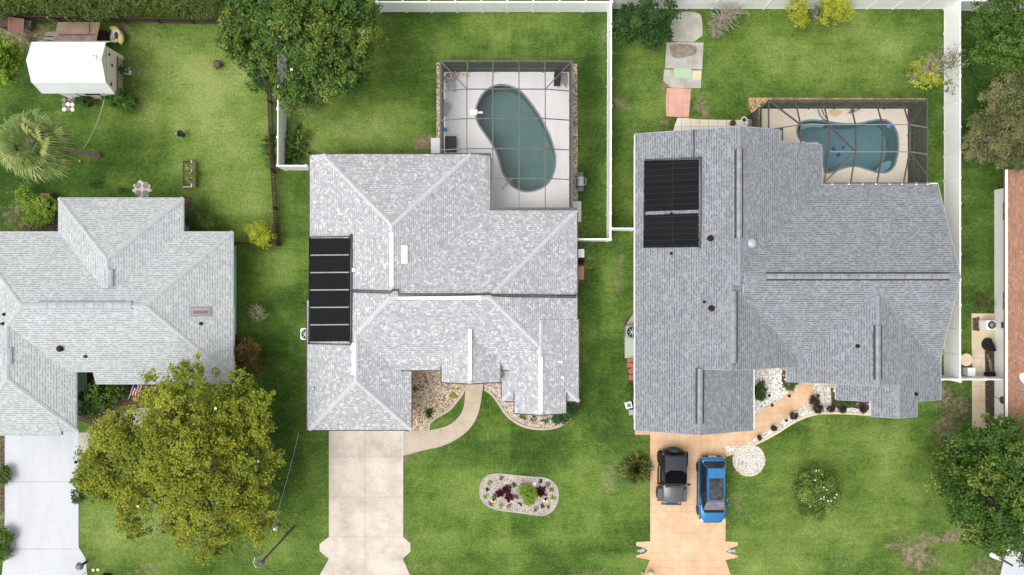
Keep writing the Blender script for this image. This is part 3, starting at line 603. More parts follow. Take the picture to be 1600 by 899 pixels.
for x, y in ((1111, 373), (1112.5, 482)): D_.pipe(x - 1.8, y, .1, .22, cap=True); D_.pipe(x + 1.8, y, .09, .2, m_darkmetal)
D_.pipe(1049, 396, .06, .3); D_.pipe(1100.5, 472, .06, .3); D_.pipe(1340, 541, .08, .3); D_.pipe(1430.5, 616, .08, .35); D_.pipe(1049, 334, .06, .25); D_.pipe(1408, 472, .04, .1, m_grey)
wall_item(D_, 'garage_door', fx(1085, 2.6), -8.75, 4.8, .05, 2.1, 'S'); wall_item(D_, 'window', 8.13, 3, 1.2, .9, 1.2, 'W'); wall_item(D_, 'window', 8.13, -3, 1.2, .9, 1.2, 'W'); wall_item(D_, 'window', 24.5, -6.62, 1.6, .8, 1.2, 'S')
wall_item(D_, 'window', 26.5, 3, 1.4, .9, 1.2, 'E')
# ---- far right house
E_ = House('house', 'white walled house with a red brown shingle roof at the right edge', 'house', (38, -4, 0), .38, m_roofD, M('brown_cap', (.28, .13, .08), None, 4, .9), m_offwhite)
E_.vol((1571.5, zE), (1860, zE), (265.5, zE), (715, zE), slopes='WE', inset=.95)
E_.finish()
mb = MB(); z = 2.62; mb.box((fx(1571.5, z) + .02, (fy(265.5, z) + fy(715, z)) / 2, z + .03), (.14, fy(265.5, z) - fy(715, z), .06)); mb.build('drip_edge', m_vw, E_.roof)
mb = MB(); mb.box((fx(1570.5, 2.5), (fy(265.5, 2.5) + fy(715, 2.5)) / 2, 2.5), (.12, fy(265.5, 2.5) - fy(715, 2.5), .12)); mb.build('gutter', M('brown_gutter', (.2, .12, .09), None, 3, .6), E_.root)
wx = fx(1571.5, zE) + .95
wall_item(E_, 'window', wx, fy(470, 1.2), 1.2, .9, 1.3, 'W'); wall_item(E_, 'window', wx, fy(330, 1.2), 1.2, .9, 1.3, 'W')
# ------------------------------------------------------------------ solar mats
def mat_panel(h, name, x0, y0, x1, y1, mat, parent, wtop=(0, 0), lift=.05):
    cs = [h.on(x0, y1), h.on(x1, y1 + wtop[1]), h.on(x1, y0 + wtop[0]), h.on(x0, y0)]; n = h.nrm((cs[0] + cs[2]) / 2)
    mb = MB(); mb.hexa([c + n * .01 for c in cs], [c + n * (lift + .03) for c in cs]); return mb.build(name, mat, parent)
def solarmat():
    m, t, b = nmat('black_solar_mat'); b.inputs['Roughness'].default_value = .7; b.inputs['Specular IOR Level'].default_value = .08
    co = t.nodes.new('ShaderNodeTexCoord').outputs['Object']; wv = N(t, 'ShaderNodeTexWave', Scale=4.0); wv.bands_direction = 'Y'
    t.links.new(co, wv.inputs[0]); t.links.new(ramp(t, wv.outputs[0], [(0, (.004, .004, .005)), (1, (.013, .013, .014))]), b.inputs['Base Color']); return m
m_solar = solarmat()
def pipes(h, pts, r, mat, parent, name='header_pipe', lift=.09):
    vs = [h.on(*p) for p in pts]; vs = [v + Vector((0, 0, lift)) for v in vs]; mb = MB(); mb.tube(vs, r, 8); return mb.build(name, mat, parent, smooth=True)
sp = thing('solar_pool_heater', 'row of six black solar mats on the left slope of the centre roof', 'solar heater', B.on(516, 455))
for k in range(6):
    y0 = 373 + k * 27.2; mat_panel(B, 'solar_mat', 485.5, y0, 547, y0 + 25, m_solar, sp, (-.5, -.5))
    if k < 5: mat_panel(B, 'strap', 485, y0 + 25.6, 547, y0 + 26.7, m_grey, sp, (-.5, -.5), .02)
pipes(B, [(549.5, 366), (549.5, 400), (549.3, 450), (549, 500), (548.5, 537)], .055, m_darkmetal, sp); pipes(B, [(547, 368), (546.5, 400), (546.3, 450), (546, 500), (546, 535)], .03, m_black, sp)
pipes(B, [(482, 537), (500, 537.5), (520, 538), (548, 538.5)], .04, m_darkmetal, sp); pipes(B, [(483.5, 371), (510, 370.5), (547, 370)], .035, m_darkmetal, sp)
pipes(B, [(484.3, 371), (484, 430), (483.6, 480), (483, 537)], .04, m_black, sp)
ry = lambda off: [(549, 453.5 + off), (580, 454.5 + off), (611, 455.5 + off), (613, 453 + off * .5), (622, 453 + off * .5), (623.5, 460 + off), (660, 460 + off * .8), (700, 460 + off * .8), (740, 459.5 + off * .7), (766, 458.5 + off * .7), (770, 460.5 + off * .7), (800, 461 + off), (850, 461.5 + off), (900, 461.8 + off)]
cp = thing('pool_pipe', 'pair of dark pool pipes crossing the centre roof along its ridge', 'pipe', B.on(700, 462))
pipes(B, ry(0), .045, m_darkmetal, cp, 'pipe', .07); pipes(B, ry(3.0), .035, m_darkmetal, cp, 'pipe', .07)
mb = MB(); q = B.on(900, 461); mb.tube([q + Vector((0, 0, .07)), q + Vector((.1, .1, .07)), q + Vector((.1, .75, .07)), q + Vector((.22, .9, 0)), q + Vector((.25, .9, -2.5))], .045, 8); mb.build('pipe', m_darkmetal, cp)
sp = thing('solar_pool_heater', 'two large black solar mats on the left slope of the slate roof', 'solar heater', D_.on(1050, 320))
def m_ribbed():
    m, t, b = nmat('ribbed_solar_mat'); b.inputs['Roughness'].default_value = .7; b.inputs['Specular IOR Level'].default_value = .08
    br = N(t, 'ShaderNodeTexBrick', Scale=1); br.offset = 0
    for k, v in (('Color1', (.006, .006, .007, 1)), ('Color2', (.009, .009, .01, 1)), ('Mortar', (.025, .025, .027, 1)), ('Mortar Size', .012), ('Brick Width', 30), ('Row Height', .37)): br.inputs[k].default_value = v
    t.links.new(t.nodes.new('ShaderNodeTexCoord').outputs['Object'], br.inputs[0]); t.links.new(br.outputs[0], b.inputs[0]); return m
m_rib = m_ribbed()
mat_panel(D_, 'solar_mat', 1007.5, 252, 1092, 331, m_rib, sp, (-2.5, -3)); mat_panel(D_, 'solar_mat', 1006.5, 336.5, 1091.5, 387.5, m_rib, sp, (-3, -1))
pipes(D_, [(1007, 250.5), (1050, 249), (1094.5, 247)], .045, m_darkmetal, sp); pipes(D_, [(1094.5, 247), (1095, 300), (1094, 350), (1093, 388)], .05, m_darkmetal, sp); pipes(D_, [(1007, 252), (1006.5, 320), (1005.8, 388)], .035, m_black, sp)
pipes(D_, [(1083.5, 204), (1083.3, 225), (1083, 248)], .05, m_darkmetal, sp)
# satellite dish on the red-brown roof
q = E_.on(1583, 597)
dt = thing('satellite_dish', 'white satellite dish on the red brown roof edge', 'satellite dish', q)
mb = MB(); rot = Matrix.Rotation(R(-28), 3, 'X') @ Matrix.Rotation(R(20), 3, 'Y'); mb.lathe(q + Vector((.1, .2, .75)), [(.0, .0), (.2, .02), (.36, .07), (.45, .13), (.46, .14), (.43, .14), (.3, .07), (.001, .03)], 24, rot=rot, sx=1.05, sy=.85); mb.build('dish', m_vw, dt, smooth=True)
mb = MB(); mb.tube([q, q + Vector((0, 0, .5)), q + Vector((.1, .2, .76))], .03); mb.build('mast', m_grey, dt)
mb = MB(); mb.tube([q + Vector((.05, -.05, .62)), q + Vector((-.1, -.25, 1.0))], .015); mb.box(q + Vector((-.1, -.25, 1.02)), (.09, .09, .12)); mb.build('feed_arm', m_grey, dt)
q = E_.on(1596, 614); mb = MB(); mb.tube([q + Vector((-.35, .1, .12)), q + Vector((.1, 0, .15)), q + Vector((.5, -.05, .1))], .03); mb.tube([q + Vector((0, 0, -.1)), q + Vector((0, 0, .15))], .03)
tag(mb.build('conduit_pipe', m_grey, None, loc=q), 'short grey conduit lying on the red brown roof', 'pipe')

mb = MB(); mb.tube([(fx(991.5, 2.6), fy(211, 2.6), 2.6), (fx(991.5, 2.6), fy(671, 2.6), 2.6)], .035, 6); mb.build('gutter', m_white, D_.root)
mb = MB(); mb.tube([(fx(1178, 2.6), fy(577, 2.6), 2.6), (fx(1178, 2.6), fy(671, 2.6), 2.6)], .035, 6); mb.build('gutter', m_white, D_.root)
mb = MB(); mb.tube([(fx(1287, 2.6), fy(286.8, 2.6), 2.6), (fx(1465, 2.6), fy(286.8, 2.6), 2.6)], .035, 6); mb.build('gutter', m_white, D_.root)
# ------------------------------------------------------------------ pools
def deck_with_hole(name, outer_, hole, z, mat, label):
    bm = bmesh.new(); es = []
    for L in (poly_px(outer_), poly_px(hole)):
        vs = [bm.verts.new((x, y, z)) for x, y in L]; es += [bm.edges.new((vs[i], vs[(i + 1) % len(vs)])) for i in range(len(vs))]
    bmesh.ops.triangle_fill(bm, edges=es, use_beauty=True)
    bmesh.ops.recalc_face_normals(bm, faces=bm.faces)
    if sum(f.normal.z for f in bm.faces) < 0: bmesh.ops.reverse_faces(bm, faces=bm.faces)
    ext = bmesh.ops.extrude_edge_only(bm, edges=[e for e in bm.edges if e.is_boundary])
    for v in ext['geom']:
        if isinstance(v, bmesh.types.BMVert): v.co.z -= .1
    me = bpy.data.meshes.new(name); bm.to_mesh(me); bm.free(); me.materials.append(mat)
    o = bpy.data.objects.new(name, me); C.objects.link(o); return tag(o, label, kind='structure')
def pool(name, label, pts, depth, plaster, water, coping, zw=-.12):
    q = poly_px(pts); n = len(q); cx = sum(p[0] for p in q) / n; cy = sum(p[1] for p in q) / n
    r = thing(name, label, 'swimming pool', (cx, cy, 0)); mb = MB()
    vs = [(x, y, .045) for x, y in q] + [(x, y, -depth) for x, y in q]
    bm = bmesh.new(); vv = [bm.verts.new(v) for v in vs]; bm.faces.new(vv[n:])
    for i in range(n): bm.faces.new((vv[i], vv[(i + 1) % n], vv[(i + 1) % n + n], vv[i + n]))
    bmesh.ops.triangulate(bm, faces=[f for f in bm.faces if len(f.verts) > 4]); me = bpy.data.meshes.new('basin')
    for v in bm.verts: v.co -= Vector((cx, cy, 0))
    bm.to_mesh(me); bm.free(); me.materials.append(plaster); link(bpy.data.objects.new('basin', me), r)
    bm = bmesh.new(); f = bm.faces.new([bm.verts.new((x - cx, y - cy, zw)) for x, y in q]); bmesh.ops.triangulate(bm, faces=[f]); bmesh.ops.recalc_face_normals(bm, faces=bm.faces)
    if sum(f.normal.z for f in bm.faces) < 0: bmesh.ops.reverse_faces(bm, faces=bm.faces)
    me = bpy.data.meshes.new('water'); bm.to_mesh(me); bm.free(); me.materials.append(water); link(bpy.data.objects.new('water', me), r)
    c = edging('coping', pts, coping, .12, .062, closed=True); c.parent = r; c.location = (-cx, -cy, 0); del c['kind']
    return r
kid = smooth_poly([(787, 132), (770, 134.5), (756, 144), (746, 160), (742.5, 177), (746, 193), (757, 209), (771, 228), (780, 250), (784, 268), (793, 285), (808, 297.5), (828, 301), (851, 293), (864, 277), (869.5, 250), (862, 219), (849, 191), (832, 164), (812, 140)], 2)
pc = smooth_poly([(1286, 222), (1252, 222), (1245, 212), (1244.5, 203), (1247, 194), (1256, 189.5), (1269, 188), (1286, 189.5), (1305, 192.5), (1325, 194.5), (1344, 193.5), (1364, 188.5), (1380, 187), (1391, 192), (1398, 200), (1402.5, 213), (1403.5, 229), (1401, 248), (1396, 262), (1386, 270), (1371, 270), (1356, 265.5), (1340, 260), (1325, 260.5), (1309, 266), (1298, 270), (1286, 271)], 1)
m_cop = M('grey_coping', (.20, .21, .20), (.14, .15, .15), 5, .7)
deck_with_hole('pool_deck', [(693.5, 113), (889.5, 113), (889.5, 333), (755, 333), (755, 250), (693.5, 250)], kid, .05, m_deckB, 'white concrete pool deck behind the centre house')
pool('swimming_pool', 'kidney shaped grey green pool behind the centre house', kid, 1.5, concrete('teal_plaster', (.155, .235, .225), (.125, .195, .19), sc_=.6), watermat('green_water', (.80, .90, .89)), m_cop)
deck_with_hole('pool_deck', [(1190, 170), (1417.5, 170), (1417.5, 292), (1270, 292), (1270, 232), (1190, 232)], pc, .05, m_deckC, 'cream concrete pool deck behind the slate house')
pl2 = pool('swimming_pool', 'blue pool with a narrow square arm beside the slate house', pc, 1.6, concrete('blue_plaster', (.14, .25, .275), (.115, .21, .235), sc_=.6), watermat('blue_water', (.78, .90, .92)), M('dark_teal_coping', (.12, .20, .22), (.09, .15, .17), 5, .5))
def inpool(name, pts, z, mat, parent):
    mb = MB(); mb.prism(poly_px(pts), z - .3, z); return mb.build(name, mat, parent)
m_step = concrete('pale_step', (.24, .36, .38), (.2, .32, .34))
inpool('step', smooth_poly([(1254, 193), (1270, 190.5), (1286, 192), (1292, 194.5), (1287, 198), (1275, 196.5), (1262, 198.5), (1253, 202)], 1), -.35, m_step, pl2)
inpool('step', smooth_poly([(1372, 268.5), (1377, 258), (1388, 251), (1398, 249), (1397, 257), (1392, 264), (1384, 268)], 1), -.4, m_step, pl2)
for dx, dy, a in ((-8, 0, .4), (0, 10, 2.8), (8, -2, 1.4)):
    pts = [(1326 + dx + 5 * math.cos(a + t) * (1 if abs(math.sin(t)) < .7 else .45), 226 + dy + 3.2 * math.sin(a + t)) for t in np.linspace(0, 6.28, 9)[:-1]]
    mb = MB(); mb.prism(poly_px(pts), -1.6, -1.57); mb.build('floor_mosaic', M('blue_mosaic', (.01, .03, .22), None, 5, .5), pl2)
mb = MB(); mb.lathe(P(1389, 196.5, -.1), [(.02, -.1), (.16, -.05), (.18, .03), (.1, .08), (.02, .09)], 12); tag(mb.build('chlorine_float', m_blue, None, loc=P(1389, 196.5, -.1)), 'small blue chlorine float in the upper right of the blue pool', 'pool float')
mb = MB(); a = P(1328, 176, .05)
mb.tube([a + Vector((0, 0, 0)), a + Vector((0, 0, .45))], .03)
for k in range(6):
    t = k * math.pi / 3; mb.tube([a + Vector((0, 0, .05)), a + Vector((.14 * math.cos(t), .14 * math.sin(t), .0))], .015)
mb.lathe(a + Vector((0, 0, .45)), [(.02, 0), (.12, .02), (.12, .05), (.02, .07)], 10); mb.tube([a + Vector((.1, 0, .3)), a + Vector((.45, .1, .35))], .02)
tag(mb.build('stool', m_darkmetal, None, loc=a), 'small black wire stool on the cream deck', 'stool')
# handrail on the green pool and skimmer
mb = MB(); a = P(788, 292, .05); b = P(806, 281, -.1)
for o in (Vector((.18, .28, 0)), Vector((-.18, -.28, 0))):
    mb.tube([a + o * .5, a + o * .5 + Vector((0, 0, .75)), (a + b) / 2 + o * .5 + Vector((0, 0, .85)), b + o * .5 + Vector((0, 0, .3)), b + o * .5 + Vector((0, 0, -.5))], .035, 8)
tag(mb.build('pool_handrail', m_grey, None, smooth=True, loc=a), 'curved metal handrail entering the green pool', 'handrail')
mb = MB(); mb.box(P(740, 175.5, .07), (.5, .34, .05)); mb.box(P(748, 176, -.06), (.55, .12, .06)); tag(mb.build('skimmer_lid', m_offwhite, None, loc=P(740, 175.5, .05)), 'pale skimmer lid at the left rim of the green pool', 'pool skimmer')
for x in (1278, 1281.5, 1284):
    pass
mb = MB(); mb.tube([P(1278, 171, .1), P(1281, 180, .12), P(1287, 187, .12), P(1294, 190, .1)], .035, 6); mb.tube([P(1284, 171, .1), P(1287, 179, .12), P(1293, 187, .1)], .035, 6)
tag(mb.build('garden_hose', m_darkmetal, None, smooth=True, loc=P(1284, 180, .1)), 'dark hose loops at the top edge of the blue pool', 'hose')
sheet('stain', smooth_poly([(1292, 172), (1318, 172), (1314, 178), (1306, 183), (1297, 181)], 2), .056, concrete('rust_stained_concrete', (.56, .38, .2), (.64, .5, .34), sc_=1.5), 'rust stain on the cream pool deck', .003)
# ------------------------------------------------------------------ screen cages
m_scr_w = screenmat('wall_screen', (.03, .03, .03), .8); m_scr_r = screenmat('roof_screen', (.25, .25, .25), .06)
m_scr_wc = screenmat('dark_wall_screen', (.025, .022, .02), .70)
def beam(parent, a, b, wd=.06, h=.08, mat=None, name='beam'):
    a, b = Vector(a), Vector(b); d = (b - a).normalized(); s_ = d.cross(Vector((0, 0, 1)))
    s_ = (s_.normalized() if s_.length > .1 else Vector((1, 0, 0))) * wd / 2; u = s_.cross(d).normalized() * h / 2
    mb = MB(); mb.hexa([a - s_ - u, a + s_ - u, b + s_ - u, b - s_ - u], [a - s_ + u, a + s_ + u, b + s_ + u, b - s_ + u]); return mb.build(name, mat, parent)
def quad(parent, name, vs, mat):
    mb = MB(); mb.add(vs, [tuple(range(len(vs)))]); return mb.build(name, mat, parent, fix=False)
m_bar = M('grey_cage_bar', (.12, .12, .125), (.10, .10, .105), 3, .5, .2, bmp=0)
cg = thing('pool_cage', 'grey framed screen cage over the kidney shaped pool', 'screen enclosure', (0, 10, 0))
X0, X1, Y0, zl, zh = fx(694), fx(889), fy(113.5), 2.5, 3.0
XS = [fx(p, zh) for p in (729.5, 770, 811, 852)]; YS = [fy(p, zh) for p in (139.5, 185.5, 232.5, 279)]; YH = fy(241, 2.9) - .02; YB = fy(326.5, 2.7); XH = fx(766, 2.7) + .03
for i, y in enumerate(YS):
    ok = i < 3
    L = (X0, y, zl) if ok else (XH, y, zl + .35)
    beam(cg, L, (XS[0] if ok else XS[1], y, zh), mat=m_bar, wd=.055, h=.08); beam(cg, (XS[0] if ok else XS[1], y, zh), (XS[3], y, zh), mat=m_bar, wd=.055, h=.08); beam(cg, (XS[3], y, zh), (X1, y, zl), mat=m_bar, wd=.055, h=.08)
for i, x in enumerate(XS):
    beam(cg, (x, Y0, zl), (x, YS[0], zh), mat=m_bar); yb = YH if i == 0 else YB; beam(cg, (x, YS[0], zh), (x, YS[2] if i == 0 else YS[3], zh), mat=m_bar); beam(cg, (x, YS[2] if i == 0 else YS[3], zh), (x, yb, 2.9), mat=m_bar, wd=.06)
beam(cg, (X0, Y0, zl), (XS[0], YS[0], zh), mat=m_bar); beam(cg, (X1, Y0, zl), (XS[3], YS[0], zh), mat=m_bar)
beam(cg, (X0, Y0, zl), (X1, Y0, zl), .1, .08, m_darkmetal); beam(cg, (X0, Y0, zl), (X0, YH, zl), .1, .08, m_darkmetal); beam(cg, (X1, Y0, zl), (X1, YB, zl), .12, .08, m_darkmetal)
beam(cg, (XH - .02, YB, 2.72), (X1 + .3, YB, 2.72), .16, .1, m_darkmetal); beam(cg, (XH + .03, YH - .2, 2.7), (XH + .03, YB, 2.7), .13, .12, m_darkmetal); beam(cg, (X0, YH + .05, 2.62), (XH, YH + .05, 2.95), .08, .1, m_darkmetal)
for y in [Y0] + YS[:3]: beam(cg, (X0, y, 0), (X0, y, zl), .06, .06, m_darkmetal, 'post')
for y in [Y0] + YS: beam(cg, (X1, y, 0), (X1, y, zl), .06, .06, m_darkmetal, 'post')
for x in XS: beam(cg, (x, Y0, 0), (x, Y0, zl), .06, .06, m_darkmetal, 'post')
beam(cg, (X0, Y0, .9), (X1, Y0, .9), .05, .05, m_darkmetal, 'rail'); beam(cg, (X1, Y0, .9), (X1, YB, .9), .05, .05, m_darkmetal, 'rail'); beam(cg, (X0, Y0, .9), (X0, YH, .9), .05, .05, m_darkmetal, 'rail')
quad(cg, 'wall_screen', [(X0, Y0, .1), (X1, Y0, .1), (X1, Y0, zl), (X0, Y0, zl)], m_scr_w); quad(cg, 'wall_screen', [(X0, Y0, .1), (X0, YH, .1), (X0, YH, zl), (X0, Y0, zl)], m_scr_w); quad(cg, 'wall_screen', [(X1, Y0, .1), (X1, YB, .1), (X1, YB, zl), (X1, Y0, zl)], m_scr_w)
quad(cg, 'roof_screen', [(XS[0], YS[0], zh), (XS[3], YS[0], zh), (XS[3], YS[2], zh), (XS[0], YS[2], zh)], m_scr_r); quad(cg, 'roof_screen', [(XH, YS[2], zh), (XS[3], YS[2], zh), (XS[3], YB, zh - .02), (XH, YB, zh - .02)], m_scr_r)
quad(cg, 'roof_screen', [(X0, Y0, zl), (X1, Y0, zl), (XS[3], YS[0], zh), (XS[0], YS[0], zh)], m_scr_r); quad(cg, 'roof_screen', [(X0, Y0, zl), (XS[0], YS[0], zh), (XS[0], YH, zh), (X0, YH, zl)], m_scr_r); quad(cg, 'roof_screen', [(X1, Y0, zl), (X1, YB, zl), (XS[3], YB, zh), (XS[3], YS[0], zh)], m_scr_r)
cc_ = thing('pool_cage', 'dark bronze screen cage over the blue pool', 'screen enclosure', (22, 10, 0))
z0, z1 = 2.4, 3.3; XW, XE, YN, YM1, YM2, YB2 = fx(1201, z0), fx(1448.5, z0), fy(157, z0), fy(195, z1), fy(237.5, z1), fy(286.5, 2.6)
XW0 = fx(1185, z0); YC = fy(171, z0); XM = [fx(p, z1) for p in (1251, 1295, 1337, 1379, 1421)]
dm = M('dark_cage_bar', (.085, .075, .07), (.06, .055, .05), 3, .5, .2, bmp=0)
for k, x in enumerate(XM):
    beam(cc_, (x, YN, z0), (x, YM1, z1), .06, .09, dm); beam(cc_, (x, YM1, z1), (x, YM2 if k else fy(224, z1), z1), .06, .09, dm)
    if k: beam(cc_, (x, YM2, z1), (x, YB2, 2.6), .06, .09, dm)
    beam(cc_, (x, YN, 0), (x, YN, z0), .07, .07, dm, 'post'); 
for k in range(5):
    xa = XM[k] - 1.2 if k else XM[0] - .9
    beam(cc_, (xa, YN, .9), (xa + 1.1, YN, z0), .04, .04, dm, 'brace')
for y in (YM1, YM2):
    a = XM[0] if y == YM1 else XM[1]; beam(cc_, (a, y, z1), (XM[4], y, z1), .05, .08, m_greymetal2); beam(cc_, (XM[4], y, z1), (XE, y, z0), .07, .08, m_greymetal2)
beam(cc_, (XW, fy(203, z0), z0), (XM[0], YM1, z1), .06, .08, dm)
for a, b in (((XW, YN, z0), (XM[0], YM1, z1)), ((XM[1], YM1, z1), (XM[2], YM2, z1)), ((XM[2], YM2, z1), (fx(1287, 2.6), YB2, 2.6)), ((XE, YN, z0), (XM[4], YM1, z1)), ((XM[4], YM2, z1), (XE, YB2 + .5, z0))): beam(cc_, a, b, .08, .1, dm)
beam(cc_, (XM[4], YM1, z1), (XM[4], YM2, z1), .12, .12, dm)
beam(cc_, (XW, YN, z0), (XE, YN, z0), .1, .09, dm); beam(cc_, (XE, YN, z0), (XE, YB2, z0), .1, .09, dm); beam(cc_, (XW, YN, z0), (XW0, YC, z0), .1, .09, dm); beam(cc_, (XW0, YC, z0), (XW0, fy(205, z0), z0), .1, .09, dm); beam(cc_, (XW, YN, z0), (XW, fy(205, z0), z0), .08, .09, dm)
beam(cc_, (fx(1286, 2.6), YB2, 2.62), (XE, YB2, 2.62), .08, .1, dm)
for y in (YC, YM1, YM2, fy(205, z0)): beam(cc_, ((XE if y in (YM1, YM2) else XW0), y, 0), ((XE if y in (YM1, YM2) else XW0), y, z0), .07, .07, dm, 'post')
beam(cc_, (XE, YN, .9), (XE, YB2, .9), .05, .05, dm, 'rail'); beam(cc_, (XW, YN, .9), (XE, YN, .9), .05, .05, dm, 'rail'); beam(cc_, (XE, YM1, 0), (XE, YM2, z0), .05, .05, dm, 'brace')
quad(cc_, 'wall_screen', [(XW, YN, .1), (XE, YN, .1), (XE, YN, z0), (XW, YN, z0)], m_scr_wc); quad(cc_, 'wall_screen', [(XE, YN, .1), (XE, YB2, .1), (XE, YB2, z0), (XE, YN, z0)], m_scr_wc)
quad(cc_, 'wall_screen', [(XW, YN, .1), (XW0, YC, .1), (XW0, YC, z0), (XW, YN, z0)], m_scr_wc); quad(cc_, 'wall_screen', [(XW0, YC, .1), (XW0, YC - 1.5, .1), (XW0, YC - 1.5, z0), (XW0, YC, z0)], m_scr_wc)
quad(cc_, 'roof_screen', [(XM[0], YM1, z1), (XM[4], YM1, z1), (XM[4], YM2, z1), (XM[0], YM2, z1)], m_scr_r); quad(cc_, 'roof_screen', [(XW, YN, z0), (XE, YN, z0), (XM[4], YM1, z1), (XM[0], YM1, z1)], m_scr_r)
quad(cc_, 'roof_screen', [(XM[4], YM1, z1), (XE, YN, z0), (XE, YB2, z0), (XM[4], YM2, z1)], m_scr_r); quad(cc_, 'roof_screen', [(XM[1], YM2, z1), (XM[4], YM2, z1), (XE, YB2, z0), (fx(1287, 2.6), YB2, 2.6)], m_scr_r)
sheet('mulch_bed', [(1417.5, 170), (1426, 170), (1426, 271), (1417.5, 271)], .03, m_mulch, 'brown mulch strip along the right wall of the bronze cage')
# white gutter brackets along the north eave by the bronze cage
for x in (1300, 1326, 1347.5, 1368, 1389.5, 1409, 1431.5, 1449):
    mb = MB(); mb.box((fx(x, 2.6), fy(287, 2.6), 2.6), (.1, .16, .1)); mb.build('gutter_bracket', m_white, D_.root)
# ------------------------------------------------------------------ fences
def fence(label, a, b, h, style, mat, spacing, cat='fence', group=None, endpost=True):
    a, b = Vector((*a, 0)), Vector((*b, 0)); L = (b - a).length; ang = math.atan2(b.y - a.y, b.x - a.x)
    nm = {'solid': 'privacy_fence', 'picket': 'picket_fence', 'slat': 'wooden_fence'}[style]
    r = thing(nm, label, cat, a, group); r.rotation_euler = (0, 0, ang); n = max(1, round(L / spacing)); s_ = L / n; WL[r.name] = Vector((0, 0, 0))
    def child(mb, name, i, me=[None]):
        o = mb.build(name, mat, r); o.location = (i, 0, 0); return o
    mb = MB()
    if style == 'solid':
        mb.box((s_ / 2, 0, h / 2 - .03), (s_ - .13, .045, h - .16)); mb.box((s_ / 2, 0, h - .05), (s_ - .12, .09, .13)); mb.box((s_ / 2, 0, .1), (s_ - .12, .07, .12))
        k = int(s_ / .18)
        for i in range(k): mb.box((s_ * (i + .5) / k, .0, h / 2), (.012, .056, h - .3))
    elif style == 'picket':
        for z in (.15, h * .52, h - .06): mb.box((s_ / 2, 0, z), (s_ - .12, .07, .12))
        k = max(2, int(s_ / .15))
        for i in range(k): mb.box((.06 + (s_ - .12) * (i + .5) / k, 0, h / 2), (.128, .085, h - .12))
    else:
        for z in (.25, h - .12): mb.box((s_ / 2, 0, z), (s_ - .05, .05, .09))
        k = max(2, int(s_ / .17))
        for i in range(k): mb.box((.04 + (s_ - .06) * (i + .5) / k, .035, h / 2), (.095, .022, h))
    pan = mb.build('panel', mat, r); objs = [pan]
    p = MB(); pw = .1 if style == 'slat' else .13
    p.box((0, 0, h / 2), (pw, pw, h + .02))
    if style != 'slat': p.lathe((0, 0, h), [(.11, 0), (.11, .03), (.08, .05), (.005, .1)], 4, rot=Matrix.Rotation(math.pi / 4, 3, 'Z'))
    po = p.build('post', mat, r)
    for i in range(1, n): c = pan.copy(); C.objects.link(c); c.location = (i * s_, 0, 0)
    for i in range(1, n + (1 if endpost else 0)): c = po.copy(); C.objects.link(c); c.location = (i * s_, 0, 0)
    return r
w2 = lambda px, py: (fx(px), fy(py))
fence('white picket fence along the top edge behind the kidney pool', w2(596, 18.6), w2(951, 18.6), 1.75, 'picket', m_white, 1.73)
fence('white solid fence along the top edge behind the old slabs', w2(951.5, 13.6), w2(1475, 14), 1.75, 'solid', m_white, 1.7)
fence('white solid fence along the top edge beyond the right yard', w2(1478, 16.5), w2(1640, 17), 1.75, 'solid', m_white, 1.7)
fence('white solid fence dividing the two back yards', w2(949.5, 15), w2(948.5, 377), 1.8, 'solid', m_white, 1.73)
fence('short white gate fence joining the centre house to the dividing fence', w2(900, 376.6), w2(947.5, 376.6), 1.75, 'solid', m_white, 2.0)
fence('short white gate fence joining the dividing fence to the slate house', w2(950.5, 360.5), w2(986, 360.5), 1.75, 'solid', m_white, 1.6)
fence('long white solid fence beyond the slate house with its tall pale face in view', w2(1475, 15), w2(1475, 591), 1.8, 'solid', m_white, 1.7)
fence('short white fence joining the slate house to the long right fence', w2(1448, 588), w2(1474, 588), 1.8, 'solid', m_white, 1.2)
fence('white gate fence crossing the side path to the red brown roof', w2(1476, 588), w2(1550, 588), 1.8, 'solid', m_white, 1.6)
fence('white picket fence under the big shade tree left of the centre house', w2(447.5, 95), w2(446.8, 265.5), 1.8, 'picket', m_white, 1.7)
fence('short white picket fence meeting the upper left corner of the centre house', w2(448, 265.8), w2(490, 265.8), 1.8, 'picket', m_white, 1.6)
fence('dark brown slatted fence on the right side of the left back yard', w2(424, 110), w2(430.5, 268), 1.15, 'slat', m_brownwood, 2.2)
fence('lower run of dark brown slatted fence ending by the yellow shrub', w2(430.5, 270), w2(437.5, 384), 1.1, 'slat', m_brownwood, 2.2)
fence('dark brown fence from the mint house to the yellow shrub', w2(370, 381), w2(437, 382), 1.1, 'slat', m_brownwood, 2.2)
fence('long dark brown fence below the clipped hedge', w2(-10, 31.5), w2(356, 38.5), .95, 'slat', m_brownwood, 2.2)
